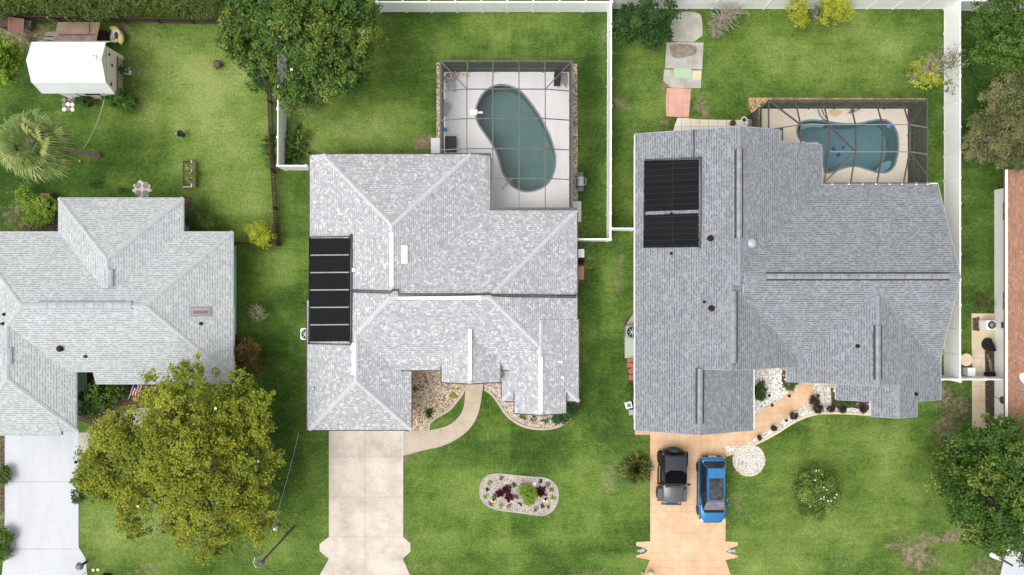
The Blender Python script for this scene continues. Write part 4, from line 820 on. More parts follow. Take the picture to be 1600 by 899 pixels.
# ------------------------------------------------------------------ garden shed and things around it
sh = thing('garden_shed', 'garden shed with a bright white gambrel roof and beige end wall', 'shed', (-28, 14.1, 0))
yc, xa, xb = 14.1, -30.05, -25.48; m_shed = M('beige_siding', (.80, .72, .60), (.74, .66, .55), 2, .85); m_shedroof = M('white_metal_roof', (.68, .70, .70), (.62, .64, .64), .7, .45, bmp=0)
mb = MB(); prof = [(yc - 1.42, 0), (yc + 1.42, 0), (yc + 1.42, 2.4), (yc + 1.12, 3.28), (yc, 3.78), (yc - 1.12, 3.28), (yc - 1.42, 2.4)]; n = len(prof)
mb.add([(-29.6, y, z) for y, z in prof] + [(-26.08, y, z) for y, z in prof], [tuple(range(n)), tuple(range(n, 2 * n))] + [(i, (i + 1) % n, (i + 1) % n + n, i + n) for i in range(n)]); mb.build('wall', m_shed, sh)
rp = [(yc + 1.68, 2.38), (yc + 1.24, 3.4), (yc, 3.9), (yc - 1.24, 3.4), (yc - 1.68, 2.38)]; mb = MB()
for (ya, za), (yb, zb) in zip(rp, rp[1:]):
    mb.hexa([(xa, ya, za - .06), (xb, ya, za - .06), (xb, yb, zb - .06), (xa, yb, zb - .06)], [(xa, ya, za), (xb, ya, za), (xb, yb, zb), (xa, yb, zb)])
ro = mb.build('roof', m_shedroof, sh); mb = MB()
for x in (xa - .02, xb + .02):
    for (ya, za), (yb, zb) in zip(rp, rp[1:]): mb.tube([(x, ya, za), (x, yb, zb)], .035, 4)
for i in (1, 2, 3): mb.tube([(xa, rp[i][0], rp[i][1] + .005), (xb, rp[i][0], rp[i][1] + .005)], .02, 4)
mb.build('trim', m_white, ro)
mb = MB(); mb.tube([(-25.75, yc + .2, 3.8), (-25.75, yc + .2, 4.25)], .02); mb.tube([(-25.9, yc + .2, 4.2), (-25.5, yc + .1, 4.2)], .02); mb.tube([(-25.6, yc + .35, 4.1), (-25.65, yc - .1, 4.1)], .02); mb.build('weather_vane', m_grey, ro)
mb = MB(); mb.box((-26.0, yc, 2.15), (.05, 2.5, .06)); [mb.box((-26.02, yc - 1.2 + i * .15, 2.9), (.03, .02, 1)) for i in range(0)]; mb.build('belt_trim', m_white, sh)
mb = MB(); [mb.box((-25.98, yc - 1.05 + i * .16, .62), (.04, .035, .75)) for i in range(14)]; mb.box((-25.97, yc, 1.0), (.035, 2.3, .04)); mb.box((-25.97, yc, .28), (.035, 2.3, .04)); mb.build('trellis', m_darkmetal, sh)
for dy, z in ((.95, 1.95), (.35, 1.6), (-.9, 1.7)):
    mb = MB(); mb.box((-26.0, yc + dy, z), (.05, .2, .04)); mb.box((-25.99, yc + dy, z), (.05, .04, .2)); mb.box((-26.0, yc + dy, z), (.045, .12, .12), rot=Matrix.Rotation(.78, 3, 'X')); mb.build('wall_ornament', m_darkmetal, sh)
mb = MB(); mb.box((-27.4, yc - 1.45, 1.5), (1.25, .06, .8)); wf = mb.build('window', m_white, sh); mb = MB(); [mb.box((-27.4 + d, yc - 1.49, 1.5), (.3, .02, .6)) for d in (-.36, 0, .36)]; mb.build('pane', m_glass, wf)
mb = MB(); mb.box((-29.0, yc - 1.46, 1.05), (1.0, .05, 2.0)); mb.build('door', m_trim, sh)
mb = MB(); [mb.box((-29.6 + 3.2 * i / 3, yc - 1.53, .12), (.12, .08, .24)) for i in range(4)]; mb.build('footing', m_concG, sh)
# lean-to of rusty sheet
le = thing('lean_to', 'rusty corrugated lean-to roof behind the white shed', 'lean-to', P(122, 52, 0))
m_rust = M('rusty_sheet', (.33, .205, .14), (.40, .35, .29), 1.6, .8, fine=12); mb = MB(); za, zb = 1.6, 2.1
nr = 26
for i in range(nr):
    xs_ = [fx(90, za) + (fx(156.5, za) - fx(90, za)) * (i + k / 4) / nr for k in range(5)]; hh = [0, .04, 0, -.02, 0]
    for k in range(4): mb.add([(xs_[k], fy(35, za), za + hh[k]), (xs_[k + 1], fy(35, za), za + hh[k + 1]), (xs_[k + 1], fy(66, zb), zb + hh[k + 1]), (xs_[k], fy(66, zb), zb + hh[k])], [(0, 1, 2, 3)])
mb.build('roof_sheet', m_rust, le, fix=False)
mb = MB(); [mb.box((fx(a_, 0), fy(40, 0), .75), (.09, .09, 1.5)) for a_ in (95, 122, 152)]; mb.build('post', m_wood, le)
mb = MB(); mb.box((fx(141, 1.8), fy(48, 1.8), 1.9), (.05, 1.0, .04)); mb.box((fx(122, 1.85), fy(55.5, 1.85), 1.98), (2.3, .04, .03)); mb.build('batten', m_brownwood, le)
ds = thing('dog_house', 'small dog house with a flat red brown board roof by the brown fence', 'dog house', P(26, 42))
mb = MB(); mb.hexa([P(12.5, 26.5, 1.0), P(38, 29.5, 1.05), P(36.5, 52, 1.0), P(11.5, 50, .95)], [P(12.5, 26.5, 1.06), P(38, 29.5, 1.11), P(36.5, 52, 1.06), P(11.5, 50, 1.01)])
for k in range(1, 5): a_, b_ = P(12.5 + 5 * k, 27 + .5 * k, 1.075), P(11.5 + 5 * k, 50 + .3 * k, 1.03); mb.tube([a_, b_], .01, 4)
mb.build('roof', m_redwood, ds)
mb = MB(); c_ = P(25, 40, 0); mb.box(c_ + Vector((0, 0, .5)), (.95, .8, .95)); mb.build('wall', m_brownwood, ds); mb = MB(); mb.box(P(44, 37, .55), (.4, .4, .05), rz=-.15); mb.box(P(41.5, 44, .35), (.3, .3, .5), rz=-.15); mb.build('step', m_wood, ds)
mb = MB()
for a_, b_, c1 in (((70, 52), (88, 53), .1), ((68, 58), (86, 59), .14), ((74, 49.5), (86, 50.5), .2)): mb.hexa([P(a_[0], a_[1], c1 - .05), P(b_[0], b_[1], c1 - .05), P(b_[0], b_[1] + 4, c1 - .05), P(a_[0], a_[1] + 4, c1 - .05)], [P(a_[0], a_[1], c1), P(b_[0], b_[1], c1), P(b_[0], b_[1] + 4, c1), P(a_[0], a_[1] + 4, c1)])
tag(mb.build('plank_pile', m_wood, None, loc=P(78, 55)), 'grey weathered planks stacked left of the rusty lean-to', 'planks')
ks = thing('kayak', 'pale yellow kayak with a dark cockpit propped by the shed corner', 'kayak', P(180, 57))
mb = MB(); st = [(171, 45, .03), (173.5, 43.5, .2), (179, 46, .42), (184.5, 53, .5), (187.5, 60, .46), (189, 66, .3), (190, 70, .05)]
pts = [P(a_, b_, .45) for a_, b_, c1 in st]; mb.tube(pts, [c1 * .62 for *_, c1 in st], 10); mb.build('hull', m_yellow, ks, smooth=True)
mb = MB(); mb.lathe(P(179.5, 59, .5), [(.3, -.1), (.34, .05), (.3, .12), (.2, .14), (.15, 0)], 14, sx=.9, sy=1.1); mb.build('seat_shell', M('cream_plastic', (.75, .72, .5), None, 5, .5), ks, smooth=True); mb = MB(); mb.lathe(P(181.5, 55.5, .78), [(.02, 0), (.2, .0), (.16, .02), (.01, .03)], 12, sx=.6, sy=1.2); mb.build('cockpit', m_brownwood, ks)
mb = MB(); mb.lathe(P(189, 58, .0), [(.2, 0), (.28, .3), (.3, .7), (.26, .72), (.02, .68)], 12); tag(mb.build('rain_barrel', M('pale_blue_plastic', (.5, .62, .68), None, 4, .5), None, loc=P(189, 58)), 'pale blue barrel behind the yellow kayak', 'barrel')
mb = MB()
for k in range(5): mb.box(P(157.5 + k * 2.3, 58, .35), (.05, .7, .7))
mb.box(P(162, 56, .62), (.6, .05, .05)); mb.box(P(162, 60, .62), (.6, .05, .05)); tag(mb.build('pallet', m_brownwood, None, loc=P(162, 58)), 'dark wooden pallet standing between lean-to and kayak', 'pallet')
mb = MB(); c_ = P(202, 113.5, 0); mb.lathe(c_, [(.22, 0), (.3, .35), (.31, .4), (.27, .4), (.26, .3)], 4, rot=Matrix.Rotation(.7, 3, 'Z')); tag(mb.build('planter', m_offwhite, None, loc=c_), 'square white planter beside the shed end wall', 'planter')
mst = [concrete('light_stone', (.66, .63, .54), (.56, .52, .44), sc_=3), concrete('dark_stone', (.22, .21, .18), (.16, .15, .13), sc_=3)]
k = 0
for px_, py_, mi in ((101, 157, 1), (107, 163.5, 0), (114, 164, 0), (113.5, 157, 1), (101, 164.5, 1), (101, 171.5, 0), (107.5, 170.5, 1), (114, 171.5, 0)):
    mb = MB(); mb.lathe(P(px_, py_, 0), [(.15, .0), (.145, .07), (.02, .075)], 14)
    w1 = ('pale' if mi == 0 else 'dark grey'); row = ('upper' if py_ < 160 else 'middle' if py_ < 168 else 'lower'); side = 'left' if px_ < 104 else 'centre' if px_ < 110 else 'right'
    tag(mb.build('stepping_stone', mst[mi], None, loc=P(px_, py_)), f'{w1} round stepping stone below the shed, {row} row, {side}', 'stepping stone', 'round stepping stones by the shed door')
fr_pts = [(222 + (13 + 2.2 * math.sin(9 * t)) * math.cos(t) * 1.05, 296 + (12.6 + 1.8 * math.cos(7 * t)) * math.sin(t)) for t in np.linspace(0, 6.283, 48)[:-1]]
sheet('gravel_bed', fr_pts, .03, concrete('cream_pad', (.70, .62, .53), (.6, .52, .43), sc_=2), 'frilly edged cream pad against the left house')
for px_, py_, wd in ((216, 290.5, 'upper left'), (228, 290.5, 'upper right'), (216.5, 302, 'lower left'), (227.5, 302, 'lower right')):
    mb = MB(); mb.lathe(P(px_, py_, 0), [(.2, .0), (.195, .06), (.15, .07), (.02, .065)], 18); tag(mb.build('stepping_stone', concrete('grey_round', (.3, .27, .25), (.24, .22, .2), sc_=4), None, loc=P(px_, py_)), f'{wd} grey disc on the frilly cream pad', 'stepping stone', 'four grey discs on the cream pad')
# clothes line, fire pit, feeder, planter box
mb = MB(); a_, b_ = P(163, 155, 1.9), P(131, 232, 1.9); pts = [a_.lerp(b_, t) - Vector((0, 0, .25 * 4 * t * (1 - t))) for t in np.linspace(0, 1, 9)]; mb.tube(pts, .02, 5)
tag(mb.build('clothes_line', M('green_rope', (.35, .55, .32), None, 5, .7), None, loc=(a_.x, a_.y, 0)), 'thin green line strung from the shed to the palm trunk', 'rope')
fp_ = thing('fire_pit', 'round rusty brown fire pit standing on the left lawn', 'fire pit', P(342, 102.5))
mb = MB(); c_ = P(342, 102.5, 0); mb.lathe(c_, [(.2, .12), (.27, .3), (.28, .36), (.22, .46), (.1, .5), (.01, .5)], 14); mb.build('bowl', M('rust', (.14, .07, .055), (.09, .045, .035), 6, .8), fp_, smooth=True)
for k in range(3): mb = MB(); t = k * 2.1; mb.tube([c_ + Vector((.33 * math.cos(t), .33 * math.sin(t), 0)), c_ + Vector((.2 * math.cos(t), .2 * math.sin(t), .25))], .025); mb.build('leg', m_black, fp_)
bf = thing('bird_bath', 'black bowl shaped stand on the left lawn', 'bird bath', P(286, 211.5)); c_ = P(286, 211.5)
mb = MB(); mb.lathe(c_, [(.16, 0), (.15, .03), (.03, .06), (.03, .45)], 12); mb.build('stem', m_black, bf); mb = MB(); mb.lathe(c_ + Vector((.05, 0, .42)), [(.03, 0), (.17, .06), (.22, .16), (.2, .16), (.1, .06), (.01, .05)], 18); mb.build('bowl', m_black, bf, smooth=True)
mb = MB(); mb.tube([c_ + Vector((-.1, 0, .5)), c_ + Vector((-.34, .0, .5))], .05); mb.build('arm', m_grey, bf)
pb = thing('planter_box', 'long dark planter box with a white rim on the left lawn', 'planter', P(298, 274)); c_ = P(299, 274)
mb = MB(); mb.box(c_ + Vector((-.28, 0, .35)), (.05, 1.7, .5)); mb.box(c_ + Vector((0, .83, .35)), (.55, .05, .5)); mb.box(c_ + Vector((0, -.83, .35)), (.55, .05, .5)); mb.box(c_ + Vector((0, 0, .16)), (.52, 1.62, .06)); mb.build('box', m_black, pb)
mb = MB(); mb.box(c_ + Vector((.28, 0, .37)), (.09, 1.74, .56)); mb.box(c_ + Vector((0, -.87, .6)), (.6, .05, .06)); mb.build('rim_board', M('pale_board', (.55, .5, .45), (.42, .38, .33), 5, .8), pb); mb = MB(); mb.box(c_ + Vector((0, 0, .4)), (.5, 1.6, .42)); mb.build('soil', m_mulch, pb)
for px_, py_, r_, n_ in ((117.5, 22.5, .3, 'left'), (158.5, 22, .34, 'right')):
    r = thing('garden_chair', f'{n_} red chair back showing behind the long brown fence', 'chair', P(px_, 25)); c_ = P(px_, py_ + 4, 0); c_.z = 0
    mb = MB(); mb.box(c_ + Vector((0, 0, .45)), (.5, .5, .05)); mb.build('seat', m_red, r); mb = MB(); mb.box(c_ + Vector((0, .12, .95)), (.42, .1, .55), rot=Matrix.Rotation(-.5, 3, 'X')); mb.build('backrest', m_red, r, bevel=.03)
    for sx in (-.2, .2):
        for sy in (-.2, .2): mb = MB(); mb.tube([c_ + Vector((sx, sy, 0)), c_ + Vector((sx, sy, .45))], .02); mb.build('leg', m_red, r)
# ------------------------------------------------------------------ vehicles
m_tyre = M('tyre_rubber', (.018, .018, .018), (.03, .03, .03), 6, .85); m_rim = M('dark_rim', (.12, .12, .125), None, 4, .35, .7, bmp=0)
def carpaint(name, c, metal=.85, rough=.3):
    m, t, b = nmat(name); b.inputs['Metallic'].default_value = metal; b.inputs['Roughness'].default_value = rough; b.inputs['Coat Weight'].default_value = .7; b.inputs['Coat Roughness'].default_value = .06
    t.links.new(ramp(t, noise(t, 3, 4), [(.3, tuple(x * .9 for x in c)), (.7, c)]), b.inputs['Base Color']); return m
def loft(secs, name, mat, parent, sub=1, loc=None):
    """ secs: list of (y, [(x,z)...half section from bottom centre to top centre]) mirrored into a closed ring """
    mb = MB(); rings = []
    for y, hs_ in secs:
        ring = [(x, y, z) for x, z in hs_] + [(-x, y, z) for x, z in reversed(hs_[1:-1])]; rings.append(ring)
    n = len(rings[0]); vs = [v for r in rings for v in r]; fs = []
    for i in range(len(rings) - 1):
        for k in range(n): fs.append((i * n + k, i * n + (k + 1) % n, (i + 1) * n + (k + 1) % n, (i + 1) * n + k))
    fs += [tuple(range(n)), tuple(range((len(rings) - 1) * n, len(rings) * n))]
    off = origin_of(parent); mb.add([(v[0] + off[0], v[1] + off[1], v[2] + off[2]) for v in vs], fs)
    o = mb.build(name, mat, parent, smooth=True)
    if sub: s_ = o.modifiers.new('s', 'SUBSURF'); s_.levels = s_.render_levels = sub
    return o
def slab(name, vs, mat, parent, t=.012, n=None):
    off = origin_of(parent); vs = [Vector(v) for v in vs]; nn = (vs[1] - vs[0]).cross(vs[2] - vs[0]).normalized() if n is None else Vector(n)
    mb = MB(); k = len(vs); a_ = [v + off for v in vs]; b_ = [v + nn * t + off for v in vs]
    mb.add(a_ + b_, [tuple(reversed(range(k))), tuple(range(k, 2 * k))] + [(i, (i + 1) % k, (i + 1) % k + k, i + k) for i in range(k)]); return mb.build(name, mat, parent)
def wheel(parent, x, y, r, wd):
    off = origin_of(parent); c = off + Vector((x, y, r)); rot = Matrix.Rotation(math.pi / 2, 3, 'Y'); mb = MB()
    h = wd / 2; mb.lathe(c, [(r * .62, -h), (r * .93, -h), (r, -h * .7), (r, h * .7), (r * .93, h), (r * .62, h)], 22, rot=rot)
    w_ = mb.build('wheel', m_tyre, parent, smooth=False); mb = MB(); mb.lathe(c, [(.05, -h * .9), (r * .6, -h * .7), (r * .64, -h), (r * .64, h), (r * .6, h * .7), (.05, h * .9)], 14, rot=rot)
    for k in range(5):
        t = k * 2 * math.pi / 5; mb.box(c + rot @ Vector((math.cos(t) * r * .35, math.sin(t) * r * .35, 0)), (.06, .06, wd * .98))
    mb.build('rim', m_rim, w_)
m_bl = carpaint('metallic_blue_paint', (.035, .23, .55)); m_gp = carpaint('graphite_paint', (.075, .08, .075), .1, .55); m_blkp = carpaint('black_trim_paint', (.02, .02, .022), 0, .35)
m_lamp = M('headlamp_glass', (.55, .57, .6), (.4, .42, .45), 8, .1, bmp=0); m_tail = M('tail_lamp', (.16, .012, .012), None, 5, .2, bmp=0); m_plast = M('matt_grip_plastic', (.04, .04, .042), None, 5, .7, bmp=0)
car = thing('parked_car', 'bright blue estate car with a glass roof parked on the orange driveway', 'car', (13.28, -13.42, .03)); WL[car.name] = Vector((0, 0, 0))
def sec(y, wl, wb, zs, zt, zb=.28): return (y, [(0, zb), (wl * .82, zb), (wl * .98, zb + .12), (wl, .55), (wl * .99, zs - .14), (wb, zs), (wb * .7, zt), (0, zt + .01)])
loft([sec(-2.2, .66, .56, .86, .9, .4), sec(-2.14, .82, .7, .95, 1.0, .32), sec(-1.95, .9, .8, 1.0, 1.04), sec(-1.3, .92, .83, 1.02, 1.05), sec(-.2, .92, .84, 1.0, 1.03), sec(.9, .92, .84, .97, 1.0), sec(1.25, .92, .83, .95, 1.0), sec(1.7, .9, .76, .86, .92), sec(2.0, .84, .68, .76, .82, .3), sec(2.14, .72, .6, .66, .7, .34), sec(2.2, .52, .44, .58, .6, .4)], 'body', m_bl, car, 2)
# cabin: belt ring and roof ring
belt = [(.82, -1.95, .99), (.885, -1.0, .97), (.88, .3, .95), (.76, 1.28, .97)]; roof = [(.52, -1.62, 1.5), (.58, -.9, 1.585), (.58, -.1, 1.59), (.54, .48, 1.5)]
mb = MB(); vs = []
for b_, r_ in zip(belt, roof): vs += [b_, r_, (-b_[0], b_[1], b_[2]), (-r_[0], r_[1], r_[2])]
fs = []
for i in range(3):
    a_ = i * 4; fs += [(a_, a_ + 4, a_ + 5, a_ + 1), (a_ + 2, a_ + 3, a_ + 7, a_ + 6), (a_ + 1, a_ + 5, a_ + 7, a_ + 3)]
fs += [(0, 1, 3, 2), (12, 14, 15, 13)]; mb.add(vs, fs); gh = mb.build('cabin', m_bl, car)
def lerp3(a_, b_, t): return tuple(a_[i] + (b_[i] - a_[i]) * t for i in range(3))
for s_ in (1, -1):
    for i, nm in enumerate(('rear_side_window', 'side_window', 'side_window')):
        a0, a1, r0, r1 = belt[i], belt[i + 1], roof[i], roof[i + 1]; q = [lerp3(a0, r0, .12), lerp3(a1, r1, .12), lerp3(a1, r1, .86), lerp3(a0, r0, .86)]
        c_ = [sum(v[k] for v in q) / 4 for k in range(3)]; q = [tuple(c_[k] + (v[k] - c_[k]) * .95 for k in range(3)) for v in q]; q = [(v[0] * s_, v[1], v[2]) for v in q]
        slab('side_window', q, m_glass, gh, .012, (s_ * .9, 0, .4))
m_pglass = M('tinted_roof_glass', (.012, .014, .018), (.07, .07, .075), 2.6, .08, bmp=0, spec=.45)
m_wind = M('windscreen_glass', (.20, .165, .19), (.10, .085, .10), 1.6, .06, bmp=0, spec=.6)
slab('windscreen', [lerp3((-.74, 1.28, .97), (-.55, .48, 1.5), .1), lerp3((.74, 1.28, .97), (.55, .48, 1.5), .1), lerp3((.74, 1.28, .97), (.55, .48, 1.5), .93), lerp3((-.74, 1.28, .97), (-.55, .48, 1.5), .93)], m_wind, gh, .014, (0, .55, .83))
slab('wiper_cowl', [(-.7, 1.22, .985), (.7, 1.22, .985), (.62, 1.4, .98), (-.62, 1.4, .98)], m_black, car, .03, (0, 0, 1))
slab('rear_window', [(-.70, -1.90, 1.1), (-.47, -1.68, 1.43), (.47, -1.68, 1.43), (.70, -1.90, 1.1)], m_glass, gh, .016, (0, -.75, .6))
slab('rear_window', [(-.66, -2.0, 1.035), (-.66, -1.82, 1.045), (.66, -1.82, 1.045), (.66, -2.0, 1.035)], m_glass, car, .02, (0, 0, 1))
slab('glass_roof', [(-.47, -1.0, 1.585), (.47, -1.0, 1.585), (.49, -.85, 1.60), (.49, -.1, 1.605), (.46, .42, 1.535), (-.46, .42, 1.535), (-.49, -.1, 1.605), (-.49, -.85, 1.60)], m_pglass, gh, .02, (0, 0, 1))
for s_ in (1, -1):
    o = MB(); o.tube([(s_ * .58, -1.3, 1.58), (s_ * .6, -.6, 1.63), (s_ * .59, .1, 1.62), (s_ * .56, .3, 1.58)], .018); o.build('roof_rail', m_blkp, gh)
    for y in (-1.42, 1.38): wheel(car, s_ * .83, y, .34, .22)
    o = MB(); o.box((s_ * 1.0, .88, 1.02), (.16, .1, .13)); o.box((s_ * .9, .9, .99), (.12, .05, .04)); o.build('wing_mirror', m_bl, car, bevel=.02)
    o = MB(); o.box((s_ * .68, 1.93, .735), (.22, .3, .06), rz=-s_ * .5, rot=Matrix.Rotation(-s_ * .5, 3, 'Z') @ Matrix.Rotation(-.3, 3, 'X')); o.build('headlight', m_lamp, car, bevel=.02)
    o = MB(); o.box((s_ * .74, -2.04, .95), (.10, .2, .06), rz=s_ * .55); o.build('tail_light', m_tail, car, bevel=.02)
    o = MB(); o.box((s_ * .945, -.35, .78), (.03, .2, .03)); o.box((s_ * .945, .62, .78), (.03, .2, .03)); o.build('door_handle', m_grey, car)
    o = MB(); o.box((s_ * .915, 0, .34), (.06, 2.1, .12)); o.build('sill', m_plast, car)
o = MB(); o.box((0, -2.2, .45), (1.2, .08, .12)); o.build('bumper', m_plast, car, bevel=.02); o = MB(); o.box((0, -2.235, .62), (.5, .02, .12)); o.build('number_plate', m_offwhite, car); o = MB(); o.box((0, 2.19, .46), (.9, .05, .14)); o.build('grille', m_black, car)
car.rotation_euler = (0, 0, math.pi)
jp = thing('parked_car', 'open bodied off-road vehicle with a grey and black top, left on the orange driveway', 'car', (10.62, -12.45, .03)); WL[jp.name] = Vector((0, 0, 0))
def bsec(y, w_, zb, zt, c=.06): return (y, [(0, zb), (w_, zb), (w_, zt - c), (w_ - c, zt), (0, zt)])
m_jb = M('matt_black_body', (.016, .014, .014), (.01, .009, .009), 4, .6, bmp=0, spec=.15)
loft([bsec(-1.62, .74, .45, 1.05), bsec(-1.55, .78, .45, 1.08), bsec(.35, .78, .45, 1.1), bsec(.55, .77, .5, 1.1)], 'body', m_jb, jp, 0)
loft([bsec(.5, .70, .55, 1.13), bsec(.58, .70, .55, 1.14), bsec(1.2, .64, .6, 1.13), bsec(1.66, .59, .6, 1.07), bsec(1.7, .58, .62, 1.03)], 'hood', m_gp, jp, 0)
for s_ in (1, -1):
    for y, l in ((1.22, .98), (-1.12, 1.0)):
        o = MB(); z = .88; off = .82
        pts = [(y - l / 2, z - .22), (y - l * .38, z - .02), (y - l * .2, z), (y + l * .3, z - .0), (y + l / 2, z - .16)]
        for (ya, za_), (yb, zb_) in zip(pts, pts[1:]): o.hexa([(s_ * .60, ya, za_ - .05), (s_ * .965, ya, za_ - .07), (s_ * .965, yb, zb_ - .07), (s_ * .60, yb, zb_ - .05)], [(s_ * .60, ya, za_ + .01), (s_ * .965, ya, za_), (s_ * .965, yb, zb_), (s_ * .60, yb, zb_ + .01)])
        o.build('fender', M('dark_grey_fender', (.075, .08, .088), (.06, .065, .07), 4, .5, bmp=0) if y > 0 else m_jb, jp)
        wheel(jp, s_ * .80, 1.22 if y > 0 else -1.12, .39, .27)
    o = MB(); o.box((s_ * .98, .42, 1.22), (.2, .08, .2)); o.box((s_ * .86, .42, 1.18), (.14, .04, .04)); o.build('wing_mirror', m_jb, jp, bevel=.02)
    o = MB(); o.lathe((s_ * .45, 1.72, .88), [(.0, -.03), (.1, -.03), (.1, .02), (.0, .04)], 12, rot=Matrix.Rotation(-math.pi / 2, 3, 'X')); o.build('headlight', m_lamp, jp)
    o = MB(); o.box((s_ * .72, -1.63, .98), (.14, .06, .2)); o.build('tail_light', m_tail, jp); o = MB(); o.box((s_ * .72, -1.5, 1.12), (.1, .06, .03)); o.build('hinge', m_grey, jp)
    o = MB(); o.tube([(s_ * .9, -.55, .5), (s_ * .9, .62, .5)], .05); o.build('side_step', m_black, jp)
m_soft = M('grey_soft_top', (.045, .05, .06), (.038, .042, .05), 3, .9, bmp=.05, spec=.1)
loft([(-1.5, [(0, 1.05), (.74, 1.05), (.735, 1.3), (.68, 1.66), (.6, 1.73), (0, 1.75)]), (-1.44, [(0, 1.05), (.76, 1.05), (.74, 1.3), (.69, 1.7), (.62, 1.77), (0, 1.8)]), (-.5, [(0, 1.05), (.76, 1.05), (.74, 1.3), (.69, 1.74), (.62, 1.81), (0, 1.84)]), (.22, [(0, 1.05), (.76, 1.05), (.74, 1.3), (.69, 1.7), (.62, 1.76), (0, 1.79)])], 'soft_top', m_soft, jp, 0)
o = MB(); ys = [(.235, 1.79, .67), (-.1, 1.815, .70), (-.40, 1.83, .69), (-.60, 1.845, .38)]
for (ya, za_, wa), (yb, zb_, wb_) in zip(ys, ys[1:]): o.hexa([(-wa, ya, za_ - .05), (wa, ya, za_ - .05), (wb_, yb, zb_ - .05), (-wb_, yb, zb_ - .05)], [(-wa, ya, za_ + .02), (wa, ya, za_ + .02), (wb_, yb, zb_ + .02), (-wb_, yb, zb_ + .02)])
o.build('sunshade_panel', M('matt_black_fabric', (.006, .006, .007), None, 4, .95, bmp=0, spec=0), jp)
slab('windscreen', [(.68, .52, 1.16), (-.68, .52, 1.16), (-.64, .27, 1.70), (.64, .27, 1.70)], m_glass, jp, .02, (0, .9, .42))
o = MB(); o.tube([(-.7, .52, 1.15), (-.66, .26, 1.74), (.66, .26, 1.74), (.7, .52, 1.15)], .03); o.build('windscreen_frame', m_jb, jp)
for s_ in (1, -1): slab('side_window', [(s_ * .765, -.45, 1.12), (s_ * .765, .2, 1.12), (s_ * .72, .18, 1.62), (s_ * .715, -.45, 1.64)], m_glass, jp, .012, (s_, 0, .1)); slab('side_window', [(s_ * .765, -1.4, 1.12), (s_ * .765, -.55, 1.12), (s_ * .715, -.55, 1.64), (s_ * .705, -1.4, 1.6)], m_glass, jp, .012, (s_, 0, .1))
o = MB(); o.lathe((.02, -1.78, 1.0), [(.24, -.13), (.37, -.12), (.39, -.05), (.39, .07), (.35, .12), (.2, .13), (.02, .1)], 22, rot=Matrix.Rotation(math.pi / 2, 3, 'X')); o.build('spare_wheel', m_tyre, jp)
o = MB(); o.box((0, 1.9, .6), (1.35, .14, .16)); o.build('bumper', m_gp, jp, bevel=.02); o = MB(); o.box((0, -1.72, .55), (1.3, .12, .16)); o.build('bumper', m_gp, jp, bevel=.02)
o = MB(); o.tube([(-.55, 1.9, .68), (-.45, 1.93, .8), (.45, 1.93, .8), (.55, 1.9, .68)], .025); o.build('bull_bar', m_grey, jp)
o = MB(); [o.box((-.27 + .09 * k, 1.712, .87), (.03, .02, .28)) for k in range(7)]; o.build('grille', m_black, jp)
o = MB(); o.box((0, .62, 1.155), (1.1, .12, .03)); [o.box((d, .66, 1.17), (.3, .03, .02), rz=.2) for d in (-.3, .3)]; o.build('cowl_vent', m_plast, jp)
jp.rotation_euler = (0, 0, math.pi - .03)
# ------------------------------------------------------------------ foliage
def leaves(name, pts, nrm, ln, wd, tint, mat, parent=None, loc=None, seed=0, droop=0):
    r = np.random.default_rng(seed); n = len(pts); v = r.normal(size=(n, 3)); nrm = nrm / (np.linalg.norm(nrm, axis=1, keepdims=True) + 1e-9)
    t = v - (v * nrm).sum(1, keepdims=True) * nrm; t /= np.linalg.norm(t, axis=1, keepdims=True); b = np.cross(nrm, t)
    L = ln * (.65 + .7 * r.random((n, 1))); W = wd * (.65 + .7 * r.random((n, 1)))
    p0 = pts - t * L / 2; p1 = pts + b * W / 2 + nrm * .1 * W; p2 = pts + t * L / 2 - np.array([0, 0, 1]) * droop * L; p3 = pts - b * W / 2 + nrm * .1 * W
    V = np.stack([p0, p1, p2, p3], 1).reshape(-1, 3); off = np.array(origin_of(parent)) if parent else np.array(loc if loc is not None else (0, 0, 0)); V = V - off
    me = bpy.data.meshes.new(name); me.vertices.add(4 * n); me.vertices.foreach_set('co', V.ravel()); me.loops.add(4 * n); me.loops.foreach_set('vertex_index', np.arange(4 * n, dtype=np.int32))
    me.polygons.add(n); me.polygons.foreach_set('loop_start', np.arange(0, 4 * n, 4, dtype=np.int32)); me.polygons.foreach_set('loop_total', np.full(n, 4, dtype=np.int32))
    a = me.attributes.new('tint', 'FLOAT', 'POINT'); a.data.foreach_set('value', np.repeat(np.clip(tint, 0, 1), 4)); me.update(calc_edges=True); me.materials.append(mat)
    o = bpy.data.objects.new(name, me); link(o, parent)
    if not parent: o.location = off
    return o
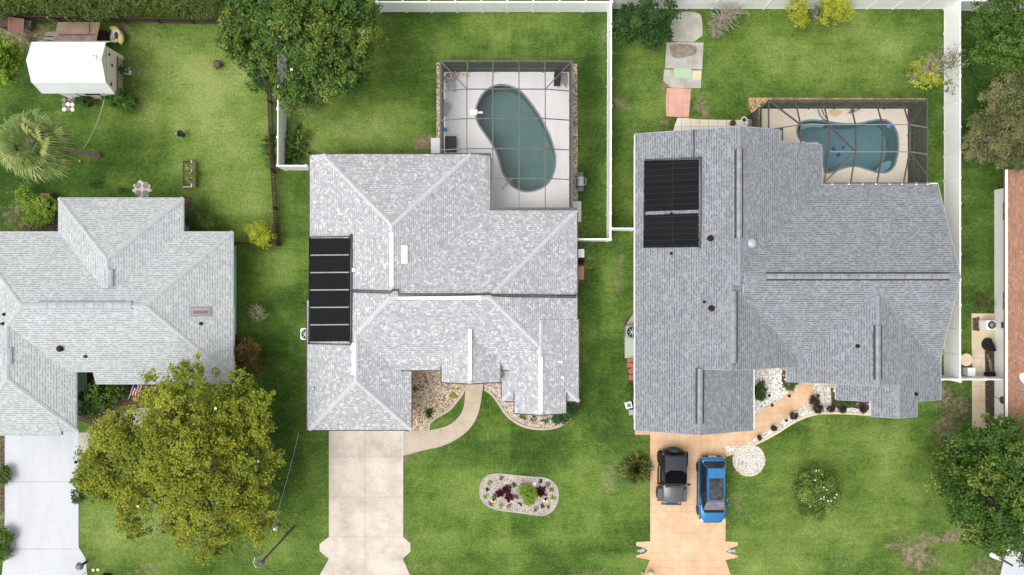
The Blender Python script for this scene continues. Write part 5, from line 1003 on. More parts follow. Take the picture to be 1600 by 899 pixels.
def cloud(lobes, nleaf, clump=.45, per=60, flat=.55, seed=1, low=-.25, spread=.5, tone=None):
    """ leaf positions: lobes carry smaller boughs, boughs carry clumps, clumps carry leaves """
    r = np.random.default_rng(seed); subs = []
    for (cx, cy, cz, rx, ry, rz) in lobes:
        R0 = (rx * ry) ** .5
        if R0 < .75: subs.append((cx, cy, cz, rx, ry, rz, .5)); continue
        k = int(5 + R0 * R0 * 3.6); subs.append((cx, cy, cz - .15 * rz, rx * .92, ry * .92, rz * .85, .3))
        for i in range(k):
            d = r.normal(size=3); d[2] = abs(d[2]) * 1.1 + low * .6; d /= np.linalg.norm(d); q = .62 + .42 * r.random() ** .5; s = R0 ** .5 * (.33 + .25 * r.random())
            subs.append((cx + d[0] * rx * q, cy + d[1] * ry * q, cz + d[2] * rz * q, s, s, s * .75, r.random()))
    area = np.array([l[3] * l[4] * (.6 if l[3] > 1.1 else 1) for l in subs]); area = area / area.sum(); P_, N_, T_ = [], [], []
    for (cx, cy, cz, rx, ry, rz, bt), f in zip(subs, area):
        k = max(2, int(nleaf * f / per)); d = r.normal(size=(k, 3)); d[:, 2] = np.where(d[:, 2] < -.1, -d[:, 2], d[:, 2]); d /= np.linalg.norm(d, axis=1, keepdims=True)
        rad = .72 + .33 * r.random((k, 1)); c = np.array([cx, cy, cz]) + d * rad * np.array([rx, ry, rz]); ct = .5 + (r.random(k) - .5) * spread * .6 + (bt - .5) * spread
        s = min(clump, rx * .55) * (.45 + .6 * r.random((k, 1, 1))); q = r.normal(size=(k, per, 3)) * s * np.array([.5, .5, flat * .5]); pos = c[:, None, :] + q
        nn = d[:, None, :] * .5 + np.array([0, 0, .7]) + r.normal(size=(k, per, 3)) * .45; tt = ct[:, None] + (r.random((k, per)) - .5) * .4
        P_.append(pos.reshape(-1, 3)); N_.append(nn.reshape(-1, 3)); T_.append(tt.ravel())
    return np.concatenate(P_), np.concatenate(N_), np.concatenate(T_)
def lob(px, py, z, rx, ry, rz):
    """ lobe centred on photo position px,py seen at height z, radii rx, ry in photo pixels, rz in metres """
    s_ = K * (1 - z / H); return (fx(px, z), fy(py, z), z, rx * s_, ry * s_, rz)
def tree(name, label, cat, lobes, base, n, ln, wd, mat, trunk_r=.18, bark=None, group=None, seed=1, clump=.5, per=60, blossoms=0, bl_mat=None, twigs=0, limb_r=.35, spread=.5, low=-.25, crown='crown', flat=.55, droop=.1, bl_size=.11):
    bx_, by_ = base; r = thing(name, label, cat, (bx_, by_, 0), group); rr = random.Random(seed); mb = MB()
    zc = min(l[2] for l in lobes); top = Vector((bx_, by_, max(.15, zc * .45)))
    if trunk_r > 0:
        mb.tube([(bx_, by_, -.05), (bx_ + .03, by_, top.z * .3), (bx_ - .02, by_ + .02, top.z)], [trunk_r * 1.35, trunk_r, trunk_r * .8], 10)
        for l in lobes:
            c = Vector(l[:3]); a_ = top - Vector((0, 0, .05)); m_ = a_.lerp(c, .5) + Vector((rr.uniform(-.2, .2), rr.uniform(-.2, .2), .15)); mb.tube([a_, m_, c], [trunk_r * .6, trunk_r * .42, trunk_r * .22], 7)
            for k in range(4):
                d = Vector((rr.gauss(0, 1), rr.gauss(0, 1), abs(rr.gauss(.3, .6)))).normalized(); e = c + Vector((d.x * l[3], d.y * l[4], d.z * l[5])) * .75
                s0 = m_.lerp(c, rr.uniform(.2, 1)); mid = s0.lerp(e, .5) + Vector((rr.uniform(-.15, .15), rr.uniform(-.15, .15), .1)); mb.tube([s0, mid, e], [trunk_r * .25, trunk_r * .16, trunk_r * .06], 5)
        mb.build('trunk', bark or m_bark, r)
    if twigs:
        tw = MB()
        for _ in range(twigs):
            l = rr.choice(lobes); c = Vector(l[:3]); d = Vector((rr.gauss(0, 1), rr.gauss(0, 1), abs(rr.gauss(.4, .5)))).normalized(); e = c + Vector((d.x * l[3], d.y * l[4], d.z * l[5])) * rr.uniform(.8, 1.08); s0 = top.lerp(c, rr.uniform(.5, 1.2)); mid = s0.lerp(e, .55) + Vector((rr.uniform(-.2, .2), rr.uniform(-.2, .2), rr.uniform(-.05, .2)))
            tw.tube([s0, mid, e], [.035, .022, .008], 4)
            for _k in range(3):
                e2 = mid.lerp(e, rr.random()); tw.tube([e2, e2 + Vector((rr.uniform(-.35, .35), rr.uniform(-.35, .35), rr.uniform(-.05, .25)))], [.014, .005], 3)
        tw.build('twigs', m_palebark, r)
    if n:
        p_, n_, t_ = cloud(lobes, n, clump, per, flat, seed, low, spread); leaves(crown, p_, n_, ln, wd, t_, mat, r, seed=seed, droop=droop)
    for k in range(blossoms):
        l = rr.choice(lobes); d = Vector((rr.gauss(0, .8), rr.gauss(0, .8), 1)).normalized(); c = Vector(l[:3]) + Vector((d.x * l[3], d.y * l[4], d.z * l[5])) * 1.02; b_ = MB()
        for q in range(6):
            t = q * 1.047 + rr.random(); u = Vector((math.cos(t), math.sin(t), .35)) * bl_size; v = Vector((-math.sin(t), math.cos(t), 0)) * bl_size * .5; b_.add([c, c + u * .6 + v, c + u, c + u * .6 - v], [(0, 1, 2, 3)])
        b_.build('blossom', bl_mat, r, fix=False)
    return r
lm_olive = leafmat('olive_yellow_leaves', [(0, (.10, .14, .014)), (.35, (.19, .235, .022)), (.7, (.31, .335, .035)), (1, (.44, .42, .06))], .55, .3)
lm_mag = leafmat('glossy_magnolia_leaves', [(0, (.018, .055, .010)), (.4, (.055, .12, .018)), (.75, (.13, .185, .028)), (1, (.27, .25, .05))], .3, .15)
lm_dark = leafmat('dark_green_leaves', [(0, (.015, .045, .010)), (.5, (.035, .085, .016)), (1, (.08, .14, .03))], .45, .2)
lm_mid = leafmat('mid_green_leaves', [(0, (.03, .075, .012)), (.5, (.075, .145, .022)), (1, (.17, .25, .05))], .5, .25)
lm_hedge = leafmat('hedge_leaves', [(0, (.03, .07, .012)), (.55, (.07, .12, .018)), (.8, (.17, .17, .03)), (1, (.42, .17, .04))], .5, .2)
lm_lime = leafmat('lime_leaves', [(0, (.10, .18, .02)), (.5, (.20, .30, .03)), (1, (.34, .42, .06))], .5, .3)
lm_yel = leafmat('yellow_leaves', [(0, (.15, .22, .02)), (.45, (.34, .38, .03)), (1, (.56, .56, .07))], .5, .3)
lm_sage = leafmat('sage_leaves', [(0, (.06, .085, .03)), (.4, (.13, .15, .05)), (.8, (.24, .23, .10)), (1, (.36, .30, .18))], .6, .25)
lm_bronze = leafmat('bronze_leaves', [(0, (.03, .055, .012)), (.5, (.075, .11, .022)), (1, (.22, .19, .06))], .45, .2)
lm_red = leafmat('red_brown_leaves', [(0, (.05, .03, .012)), (.5, (.13, .075, .02)), (1, (.24, .14, .04))], .5, .25)
lm_burg = leafmat('burgundy_leaves', [(0, (.02, .005, .008)), (.6, (.06, .012, .018)), (1, (.13, .03, .035))], .35, .2)
lm_purp = leafmat('purple_brown_leaves', [(0, (.018, .012, .01)), (.6, (.05, .03, .022)), (1, (.10, .06, .04))], .5, .2)
lm_palm = leafmat('palm_blades', [(0, (.08, .09, .03)), (.25, (.13, .19, .05)), (.6, (.22, .31, .09)), (1, (.42, .44, .16))], .5, .3)
m_petal = M('white_petals', (.82, .82, .78), None, 5, .6, bmp=0)
big = [lob(300, 620, 5.2, 62, 52, 1.5), (lob(375, 640, 4.6, 48, 60, 1.4)), lob(382, 735, 4.4, 50, 66, 1.4), lob(300, 720, 6.0, 75, 65, 1.5), lob(210, 690, 4.6, 62, 58, 1.4), lob(175, 740, 3.6, 45, 38, 1.1), lob(245, 790, 4.6, 52, 45, 1.3), lob(330, 800, 4.6, 62, 58, 1.3), lob(402, 795, 3.6, 38, 40, 1.0), lob(150, 735, 3.2, 26, 36, .9), lob(325, 835, 3.4, 50, 28, .9), lob(260, 655, 5.4, 50, 45, 1.3), lob(185, 665, 3.4, 30, 28, .9)]
tree('shade_tree', 'huge yellow green spreading tree between the white and beige driveways', 'tree', big, w2(318, 700), 74000, .18, .10, lm_olive, .3, seed=3, clump=.5, per=40, twigs=130, blossoms=9, bl_mat=m_petal, spread=.45, low=-.1, bl_size=.08)
tree('shrub', 'dark green shrub under the left side of the huge tree', 'shrub', [lob(138, 762, .9, 20, 20, .8), lob(150, 770, .8, 16, 14, .7)], w2(141, 758), 1600, .14, .08, lm_mid, .05, seed=5, clump=.3, per=30)
tree('shrub', 'broad leafed green shrub beside the left house entrance', 'shrub', [lob(150, 618, 1.0, 24, 18, .8), lob(145, 640, 1.0, 14, 12, .8), lob(185, 610, .8, 18, 10, .7), lob(170, 622, 1.0, 18, 14, .8)], w2(155, 618), 3500, .22, .10, lm_mid, .05, seed=6, clump=.35, per=30, droop=.3)
top = [lob(400, 40, 5.0, 48, 55, 1.6), lob(470, 60, 6.0, 62, 55, 1.8), lob(545, 55, 5.4, 52, 58, 1.6), lob(500, 20, 6.0, 60, 40, 1.6), lob(530, 115, 5.0, 45, 38, 1.4), lob(480, 125, 4.8, 46, 40, 1.3), lob(430, 20, 5.0, 60, 40, 1.4)]
tree('magnolia_tree', 'big dark glossy tree at the top left of the centre yard', 'tree', top, w2(490, 95), 42000, .2, .11, lm_mag, .28, seed=8, clump=.55, per=42, twigs=20, blossoms=6, bl_mat=m_petal, bl_size=.09, low=-.15)
tree('shrub', 'dense dark shrub at the corner where the brown and white fences start', 'shrub', [lob(415, 100, 1.8, 22, 30, 1.5), lob(418, 128, 1.5, 20, 20, 1.3)], w2(424, 112), 5000, .12, .08, lm_dark, .08, seed=9, clump=.35, per=36)
rt = [lob(1560, 30, 4.2, 38, 40, 1.5), lob(1595, 20, 4.8, 40, 40, 1.5), lob(1575, 75, 4.0, 40, 36, 1.4), lob(1600, 90, 4.0, 36, 40, 1.4), lob(1545, 80, 3.2, 26, 14, .8), lob(1585, 120, 3.2, 30, 18, 1.0)]
tree('leafy_tree', 'dark green feathery tree in the top right corner', 'tree', rt, w2(1530, 70), 24000, .18, .08, lm_mid, .2, seed=11, clump=.5, per=36, twigs=22, low=-.1)
rs = [lob(1570, 165, 3.4, 42, 36, 1.2), lob(1545, 215, 3.2, 36, 34, 1.1), lob(1590, 205, 3.6, 40, 40, 1.2), lob(1530, 240, 2.6, 18, 16, .8), lob(1575, 235, 3.0, 34, 22, 1.0)]
tree('sage_tree', 'pale sage coloured twiggy tree on the right edge', 'tree', rs, w2(1540, 218), 28000, .15, .06, lm_sage, .16, bark=m_palebark, seed=12, clump=.42, per=36, twigs=60)
br_ = [lob(1535, 705, 3.6, 60, 50, 1.4), lob(1500, 745, 3.0, 42, 46, 1.2), lob(1545, 780, 4.6, 64, 60, 1.6), lob(1595, 700, 4.2, 50, 52, 1.4), lob(1540, 820, 3.6, 46, 36, 1.3), lob(1600, 810, 4.0, 50, 54, 1.3), lob(1485, 720, 2.2, 26, 34, 1.0), lob(1605, 750, 4.6, 50, 50, 1.3)]
tree('magnolia_tree', 'large glossy dark tree with white flowers at the bottom right', 'tree', br_, w2(1520, 735), 44000, .19, .11, lm_mag, .25, seed=14, clump=.5, per=42, blossoms=15, bl_mat=m_petal, bl_size=.16)
tree('lime_tree', 'bright lime green tree crown cut by the left edge', 'tree', [lob(8, 82, 2.8, 20, 18, 1.0), lob(12, 108, 2.6, 20, 20, 1.0), lob(0, 122, 2.4, 14, 14, .8), lob(-8, 95, 2.8, 22, 24, 1.0)], w2(22, 108), 6000, .2, .11, lm_lime, .12, seed=15, clump=.4, per=36)
tree('shrub', 'bushy dark green shrub left of the old slabs by the top fence', 'shrub', [lob(985, 38, 1.8, 26, 24, 1.2), lob(1010, 30, 2.2, 26, 24, 1.2), lob(1022, 55, 1.6, 20, 18, 1.0), lob(975, 58, 1.2, 20, 14, .9), lob(1040, 18, 2.2, 18, 14, 1.0)], w2(1003, 46), 8000, .17, .1, lm_dark, .1, seed=16, clump=.38, per=36, low=-.2)
tree('shrub', 'smaller of the two bright yellow shrubs by the top fence', 'shrub', [lob(1244, 16, 1.6, 14, 14, .9), lob(1247, 32, 1.1, 12, 12, .8)], w2(1245, 27), 2200, .12, .07, lm_yel, .05, seed=17, clump=.26, per=26, group='yellow shrubs by the top fence')
tree('shrub', 'larger of the two bright yellow shrubs by the top fence', 'shrub', [lob(1304, 10, 1.8, 22, 18, 1.1), lob(1294, 26, 1.3, 16, 16, .9), lob(1314, 22, 1.3, 15, 14, .9)], w2(1302, 24), 4200, .12, .07, lm_yel, .06, seed=18, clump=.28, per=26, group='yellow shrubs by the top fence')
tree('shrub', 'sparse grey shrub between the two yellow shrubs', 'shrub', [lob(1273, 20, 1.2, 9, 10, .8)], w2(1273, 26), 220, .1, .05, lm_bronze, .04, m_palebark, seed=19, clump=.3, per=12, twigs=16)
tree('thin_tree', 'sparse half bare tree leaning over the long right fence', 'tree', [lob(1448, 110, 3.0, 32, 24, .9), lob(1470, 95, 3.2, 26, 22, .9), lob(1490, 105, 3.2, 22, 34, .8), lob(1430, 122, 2.6, 22, 14, .6)], w2(1445, 118), 0, .1, .05, lm_yel, .05, m_palebark, seed=20, twigs=75)
th = C.objects[-1] if False else [o for o in C.objects if o.get('label', '').startswith('sparse half bare')][0]
p_, n_, t_ = cloud([lob(1445, 118, 3.0, 26, 16, .5), lob(1458, 128, 2.8, 20, 12, .5), lob(1425, 112, 2.8, 12, 10, .4), lob(1438, 103, 2.8, 10, 6, .3)], 1100, .3, 22, .6, 21); leaves('foliage', p_, n_, .13, .08, t_, lm_yel, th, seed=21)
p_, n_, t_ = cloud([lob(1484, 95, 3.2, 12, 14, .4), lob(1482, 138, 2.8, 10, 12, .4), lob(1460, 92, 3.0, 12, 8, .4), lob(1502, 84, 3.0, 6, 7, .3)], 420, .28, 14, .6, 22); leaves('foliage', p_, n_, .12, .07, t_, lm_sage, th, seed=22)
tree('bare_bush', 'leafless twiggy bush right of the old slabs', 'shrub', [lob(1128, 30, 1.2, 30, 24, .9), lob(1120, 45, .8, 18, 18, .6), lob(1145, 22, 1.2, 22, 12, .8)], w2(1126, 32), 0, .1, .05, lm_sage, .04, m_palebark, seed=23, twigs=80)
tree('bare_bush', 'grey straggly bush under the big dark tree', 'shrub', [lob(487, 155, .9, 20, 18, .7), lob(480, 168, .6, 14, 12, .5)], w2(487, 158), 500, .12, .05, lm_sage, .04, m_palebark, seed=24, twigs=70, clump=.4, per=12)
tree('bare_bush', 'tiny grey sapling on the lawn left of the centre house', 'shrub', [lob(404, 490, .8, 16, 12, .5)], w2(403, 489), 160, .1, .05, lm_lime, .03, m_palebark, seed=25, twigs=22, clump=.3, per=10)
tree('shrub', 'yellow green shrub at the lower end of the brown slatted fence', 'shrub', [lob(404, 362, 1.0, 16, 15, .8), lob(415, 372, .9, 14, 13, .7)], w2(412, 369), 2600, .14, .08, lm_yel, .05, seed=26, clump=.3, per=26)
tree('shrub', 'red brown shrub at the lower right corner of the mint house', 'shrub', [lob(382, 552, 1.4, 20, 20, 1.0), lob(392, 572, 1.0, 14, 14, .8)], w2(388, 557), 3200, .16, .06, lm_red, .05, seed=27, clump=.32, per=26)
tree('shrub', 'olive shrub in the upper right corner of the mint house', 'shrub', [lob(310, 348, .8, 18, 10, .7), lob(330, 352, .7, 16, 10, .6), lob(300, 340, .8, 10, 10, .6)], w2(315, 350), 2600, .13, .06, lm_hedge, .04, seed=28, clump=.3, per=26)
tree('shrub', 'loose green shrub in the corner left of the mint house bump', 'shrub', [lob(40, 305, .8, 12, 12, .6), lob(52, 320, .7, 14, 14, .6), lob(75, 322, .9, 16, 14, .7), lob(60, 344, .6, 22, 10, .5)], w2(58, 325), 3400, .15, .07, lm_lime, .04, seed=29, clump=.3, per=22, twigs=10)
mb = MB(); mb.box(P(68, 311, .25), (.8, .65, .5)); mb.box(P(68, 311, .52), (.9, .75, .05)); tag(mb.build('storage_box', m_redwood, None, loc=P(68, 311)), 'small red brown box among shrubs left of the mint house', 'box')
for i, (a_, b_, r_) in enumerate(((145, 288, 8), (192, 299, 6), (80, 205, 0), (340, 560, 0))):
    if r_: tree('shrub', ('tiny olive plant above the mint house roof edge' if i == 0 else 'tiny yellow tipped plant left of the cream pad'), 'plant', [lob(a_, b_, .3, r_, r_ * .7, .3)], w2(a_, b_), 260, .12, .05, lm_hedge, 0, seed=30 + i, clump=.22, per=20)
tree('shrub', 'round leafed plant below the right corner of the shed', 'shrub', [lob(190, 160, .6, 20, 12, .5), lob(172, 154, .5, 12, 8, .4), lob(202, 158, .5, 10, 9, .4)], w2(190, 158), 900, .28, .24, lm_mid, .03, seed=33, clump=.35, per=16)
tree('shrub', 'low dark plant against the shed wall by the stepping stones', 'shrub', [lob(133, 158, .5, 14, 7, .4)], w2(133, 158), 420, .2, .14, lm_dark, .02, seed=34, clump=.25, per=14)
tree('shrub', 'potted fern in the square white planter', 'plant', [lob(195, 110, .6, 7, 6, .35)], w2(198, 111), 260, .14, .05, lm_hedge, .02, seed=35, clump=.2, per=14)
tree('shrub', 'seedlings growing in the long planter box', 'plant', [lob(296, 262, .7, 6, 7, .25), lob(297, 276, .7, 7, 8, .25), lob(296, 285, .7, 5, 5, .2)], (P(299, 274).x, P(299, 274).y), 300, .14, .07, lm_lime, .02, seed=36, clump=.2, per=12)
# hedge
hl = [lob(x, 8 + 4 * math.sin(x), 1.5, 15, 18, .95) for x in range(-10, 352, 13)]
hd = thing('hedge', 'long clipped hedge with orange tips along the top left edge', 'hedge', (*w2(175, 12), 0)); p_, n_, t_ = cloud(hl, 34000, .3, 34, .7, 40, -.5, .6); leaves('foliage', p_, n_, .12, .07, t_, lm_hedge, hd, seed=40)
mb = MB(); [mb.tube([(fx(x), fy(8), 0), (fx(x + 2), fy(8), 1.5)], [.04, .02], 5) for x in range(-5, 350, 14)]; mb.build('stems', m_bark, hd)
# palm tree
pt = thing('palm_tree', 'fan palm with a shaggy pale green head and leaning view of its trunk', 'palm tree', (*w2(151, 243), 0)); bx_, by_ = w2(151, 243); zc = 6.4; cx_, cy_ = fx(50, zc), fy(226, zc)
mb = MB(); pts = [Vector((bx_, by_, 0)).lerp(Vector((cx_, cy_, zc)), t) for t in np.linspace(0, 1, 9)]; mb.tube(pts, [.27, .22, .2, .19, .2, .19, .2, .24, .3], 12)
for i in range(60):
    t = .3 + .7 * i / 60; a_ = i * 2.4; c_ = Vector((bx_, by_, 0)).lerp(Vector((cx_, cy_, zc)), t); d = Vector((math.cos(a_), math.sin(a_), 0)); mb.tube([c_ + d * .17, c_ + d * .3 + Vector((0, 0, .18))], [.05, .02], 4)
mb.build('trunk', m_palebark, pt)
rr = random.Random(77)
for k in range(48):
    az = k * 2.39996 + rr.uniform(-.15, .15); el = 1.15 - 1.55 * (k / 48) ** .8; reach = rr.uniform(.75, 1.1) * (.8 + .5 * (k / 48)); d = Vector((math.cos(az) * math.cos(el), math.sin(az) * math.cos(el), math.sin(el))); c0 = Vector((cx_, cy_, zc)); hub = c0 + d * reach
    side = d.cross(Vector((0, 0, 1))).normalized(); up = side.cross(d).normalized(); V, F, T = [], [], []; nb = 19; tone = rr.uniform(.2, .85) if k < 40 else rr.uniform(0, .3)
    for j in range(nb):
        a_ = (j / (nb - 1) - .5) * 2.7; dr = (d * math.cos(a_) + side * math.sin(a_)).normalized(); L = (1.2 - .25 * abs(a_) / 1.35) * rr.uniform(.85, 1.12); w0 = .045; sv = dr.cross(up).normalized(); n0 = len(V)
        p1 = hub + dr * L * .45 + up * .03; p2 = hub + dr * L * .8 - Vector((0, 0, .12)) ; p3 = hub + dr * L - Vector((0, 0, .42 + .25 * rr.random()))
        V += [hub, p1 + sv * w0, p1 - sv * w0, p2 + sv * w0 * .8, p2 - sv * w0 * .8, p3]; F += [(n0, n0 + 1, n0 + 2), (n0 + 1, n0 + 3, n0 + 4, n0 + 2), (n0 + 3, n0 + 5, n0 + 4)]; tn = min(1, max(0, tone + rr.uniform(-.15, .15))); T += [tn, tn, tn, tn + .05, tn + .05, min(1, tn + .35)]
    mb = MB(); mb.add(V, F); o = mb.build('frond', lm_palm, pt, fix=False); at = o.data.attributes.new('tint', 'FLOAT', 'POINT'); at.data.foreach_set('value', T)
    mb = MB(); mb.tube([c0, hub], [.03, .015], 4); mb.build('stalk', m_palebark, o)
# spiky plants at the left picket fence: strap leaves
def strap_plant(name, label, cat, c, n, L, wd, mat, seed, up=.9, group=None, curve=.5, z0=0):
    r = random.Random(seed); V, F, T = [], [], []
    for k in range(n):
        az = r.uniform(0, 6.283); el = r.uniform(.15, 1.3) * up; l = L * r.uniform(.6, 1.1); d = Vector((math.cos(az) * math.cos(el), math.sin(az) * math.cos(el), math.sin(el))); s_ = Vector((-math.sin(az), math.cos(az), 0)) * wd; n0 = len(V); b_ = Vector(c) + Vector((r.uniform(-.05, .05), r.uniform(-.05, .05), z0))
        p1 = b_ + d * l * .5 + s_ * 0; p2 = b_ + d * l * .85 - Vector((0, 0, curve * l * .15)); p3 = b_ + d * l - Vector((0, 0, curve * l * .4)); V += [b_, p1 + s_, p1 - s_, p2 + s_ * .7, p2 - s_ * .7, p3]; F += [(n0, n0 + 1, n0 + 2), (n0 + 1, n0 + 3, n0 + 4, n0 + 2), (n0 + 3, n0 + 5, n0 + 4)]; t = r.random(); T += [t] * 6
    mb = MB(); mb.add(V, F); o = mb.build(name, mat, None, fix=False, loc=c); at = o.data.attributes.new('tint', 'FLOAT', 'POINT'); at.data.foreach_set('value', T); return tag(o, label, cat, group)
for i, (a_, b_, L, lb) in enumerate(((466, 214, 1.0, 'highest of the spiky strap plants right of the left picket fence'), (455, 228, 1.1, 'large spiky strap plant pressed to the right of the picket fence'), (470, 236, 1.0, 'spiky strap plant nearest the centre house roof corner'), (455, 248, .8, 'spiky strap plant in the corner of the two picket fences'), (428, 224, 1.0, 'upper spiky strap plant left of the picket fence'), (430, 243, .9, 'lower spiky strap plant left of the picket fence'))):
    strap_plant('strap_leaf_plant', lb, 'plant', (*w2(a_, b_), 0), 46, L * 1.25, .05, lm_mid, 50 + i, group='spiky plants around the left picket fence')
strap_plant('bronze_bush', 'round bronze bush left of the orange driveway', 'shrub', (*w2(994, 731), 0), 560, 1.25, .055, lm_bronze, 60, up=1.1, curve=.3)
ob = [o for o in C.objects if o.name.startswith('bronze_bush')][0]
tree('gardenia_bush', 'loose green bush with white flowers on the right front lawn', 'shrub', [lob(1265, 758, 1.0, 22, 18, .8), lob(1288, 768, 1.0, 18, 18, .8), lob(1272, 788, 1.0, 20, 18, .8), lob(1250, 770, .9, 14, 16, .7), lob(1274, 742, .9, 10, 12, .6), lob(1275, 768, 1.4, 16, 16, .7)], w2(1268, 764), 14000, .15, .08, leafmat('gardenia_leaves', [(0, (.04, .09, .015)), (.5, (.12, .19, .03)), (1, (.26, .32, .08))]), .06, seed=61, clump=.28, per=20, blossoms=26, bl_mat=m_petal, bl_size=.055, twigs=12)
# beds
tree('shrub', 'rounded leafy green shrub in the oval gravel island', 'shrub', [lob(820, 765, .4, 9, 8, .35), lob(828, 773, .5, 11, 10, .4), lob(826, 781, .4, 8, 7, .3)], w2(824, 771), 1700, .13, .07, lm_lime, .03, seed=62, clump=.22, per=20)
for i, (a_, b_, L) in enumerate(((791.5, 763.5, .42), (782, 770, .38), (795, 777, .42), (845, 768, .5))):
    strap_plant('burgundy_plant', ('burgundy plant top right of the left burgundy trio', 'burgundy plant on the left of the left burgundy trio', 'burgundy plant at the bottom of the left burgundy trio', 'lone burgundy plant right of the green island shrub')[i], 'plant', (*w2(a_, b_), .03), 46, L, .07, lm_burg, 70 + i, group='burgundy plants in the oval island')
tiny = [(765, 755, 'olive tuft at the upper left rim of the oval island', lm_lime), (762, 764, 'purple tuft at the left rim of the oval island', lm_purp), (759, 775, 'pale green tuft at the far left of the oval island', lm_lime), (772, 776, 'dark round tuft left of the burgundy trio', lm_dark), (783, 747.5, 'grey tuft near the top rim of the oval island', lm_sage), (803.5, 757.5, 'dark green tuft above the burgundy trio', lm_dark), (783, 789, 'green tuft near the bottom rim of the oval island', lm_lime), (796, 790, 'grey green tuft at the bottom middle of the oval island', lm_sage), (812, 788, 'dark tuft below the green island shrub', lm_dark), (806, 776, 'red brown tuft touching the green island shrub', lm_red), (837, 795.5, 'small tuft near the lower right rim of the oval island', lm_sage), (844.5, 752, 'dark grey tuft at the upper right of the oval island', lm_purp), (855.5, 757, 'grey tuft right of the upper dark grey tuft', lm_sage), (861, 765, 'pale tuft on the far right of the oval island', lm_sage), (864, 777, 'green star shaped tuft at the right rim of the oval island', lm_lime), (857, 791.5, 'grey tuft at the lower right rim of the oval island', lm_sage), (847, 790, 'dark tuft with white stones at the lower right of the oval island', lm_purp), (768, 786, 'pale tuft at the lower left rim of the oval island', lm_sage)]
for i, (a_, b_, lb, m_) in enumerate(tiny): strap_plant('tuft_plant', lb, 'plant', (*w2(a_, b_), .03), 16, .24, .035, m_, 80 + i, group='small tufts in the oval island')
for a_, b_, lb in ((852, 780, 'yellow and black ornament right of the lone burgundy plant'), (771, 781, 'yellow and black ornament below the dark round tuft')):
    r = thing('garden_ornament', lb, 'ornament', (*w2(a_, b_), .03)); c_ = Vector((*w2(a_, b_), .03)); mb = MB(); mb.lathe(c_, [(.06, 0), (.1, .08), (.08, .18), (.02, .22)], 10); mb.build('body', m_black, r)
    for s_ in (-1, 1): mb = MB(); mb.lathe(c_ + Vector((s_ * .09, -.06, .14)), [(.0, 0), (.09, .02), (.0, .05)], 8, rot=Matrix.Rotation(s_ * .5, 3, 'Y')); mb.build('wing', m_yellow, r)
mb = MB(); c_ = Vector((*w2(835, 756.5), .03)); mb.lathe(c_, [(.1, 0), (.14, .02), (.14, .06), (.11, .06), (.1, .03)], 16); tag(mb.build('stone_ring', m_offwhite, None, loc=c_), 'small white stone ring in the upper right of the oval island', 'ornament')
# plants in the centre house beds
strap_plant('grass_tuft', 'dark green tuft in the tan gravel bed', 'plant', (*w2(671, 645), .02), 60, .45, .03, lm_dark, 101); strap_plant('grass_tuft', 'small yellow tuft at the edge of the tan gravel near the walkway', 'plant', (*w2(706, 618), .02), 30, .35, .03, lm_yel, 102)
for i, (a_, b_, lb) in enumerate(((816, 651, 'leftmost yellow green tuft below the right front gable'), (834, 655, 'middle yellow green tuft below the right front gable'), (851, 657, 'rightmost yellow green tuft below the right front gable'))): strap_plant('grass_tuft', lb, 'plant', (*w2(a_, b_), .02), 26, .38, .03, lm_sage, 103 + i, group='tufts below the right front gable')
mb = MB(); c_ = Vector((*w2(649, 607.5), .02)); mb.lathe(c_, [(.14, 0), (.16, .05), (.15, .07), (.11, .07), (.1, .02)], 16); mb.tube([c_ + Vector((-.12, 0, .06)), c_ + Vector((.12, .02, .08))], .02); mb.tube([c_ + Vector((0, .12, .06)), c_ + Vector((0, -.1, .08))], .02); tag(mb.build('hose_reel', m_darkmetal, None, loc=c_), 'small dark coiled hose ring by the garage wall', 'hose')
tree('shrub', 'dense dark green shrub at the lower right corner of the centre house', 'shrub', [lob(885, 643, .9, 14, 9, .7), lob(875, 652, .8, 12, 7, .6), lob(893, 635, .8, 9, 8, .6)], w2(882, 644), 3200, .12, .08, lm_dark, .05, seed=110, clump=.26, per=26)
# slate house beds
def small_shrub(a_, b_, r_, lb, m_, seed, grp): return tree('shrub', lb, 'shrub', [lob(a_, b_, .35, r_, r_ * .95, .35)], w2(a_, b_), int(90 * r_), .1, .05, m_, .02, seed=seed, clump=.16, per=16, group=grp)
for i, (a_, b_, r_, lb) in enumerate(((1272, 626, 7, 'upper of the two large dark shrubs where the orange path bends'), (1278, 638, 6.5, 'lower of the two large dark shrubs where the orange path bends'), (1298, 639, 5.5, 'dark shrub at the foot of the brown mulch strip'), (1316, 640, 5.2, 'dark shrub below the shaded patch of the slate house front'), (1348, 640, 4.8, 'dark shrub beside the white bench'), (1239.5, 649, 5.5, 'dark shrub halfway along the white strip'), (1208, 669, 3.8, 'small dark shrub near the low end of the white strip'), (1186, 684, 3.0, 'tiny dark shrub at the low end of the white strip'))): small_shrub(a_, b_, r_, lb, lm_purp, 120 + i, 'dark shrubs in the white gravel')
tree('shrub', 'round deep green bush beside the slate garage', 'shrub', [lob(1186, 613, .6, 9, 12, .6)], w2(1186, 613), 1700, .1, .05, lm_dark, .03, seed=130, clump=.2, per=24)
strap_plant('grass_tuft', 'grey wiry tuft above the round deep green bush', 'plant', (*w2(1189, 600), .02), 50, .4, .02, lm_sage, 131)
tree('shrub', 'olive ground plants under the slate porch edge', 'shrub', [lob(1232, 604, .3, 8, 5, .3), lob(1240, 598, .3, 6, 4, .3)], w2(1236, 601), 500, .12, .06, lm_hedge, 0, seed=132, clump=.2, per=16)
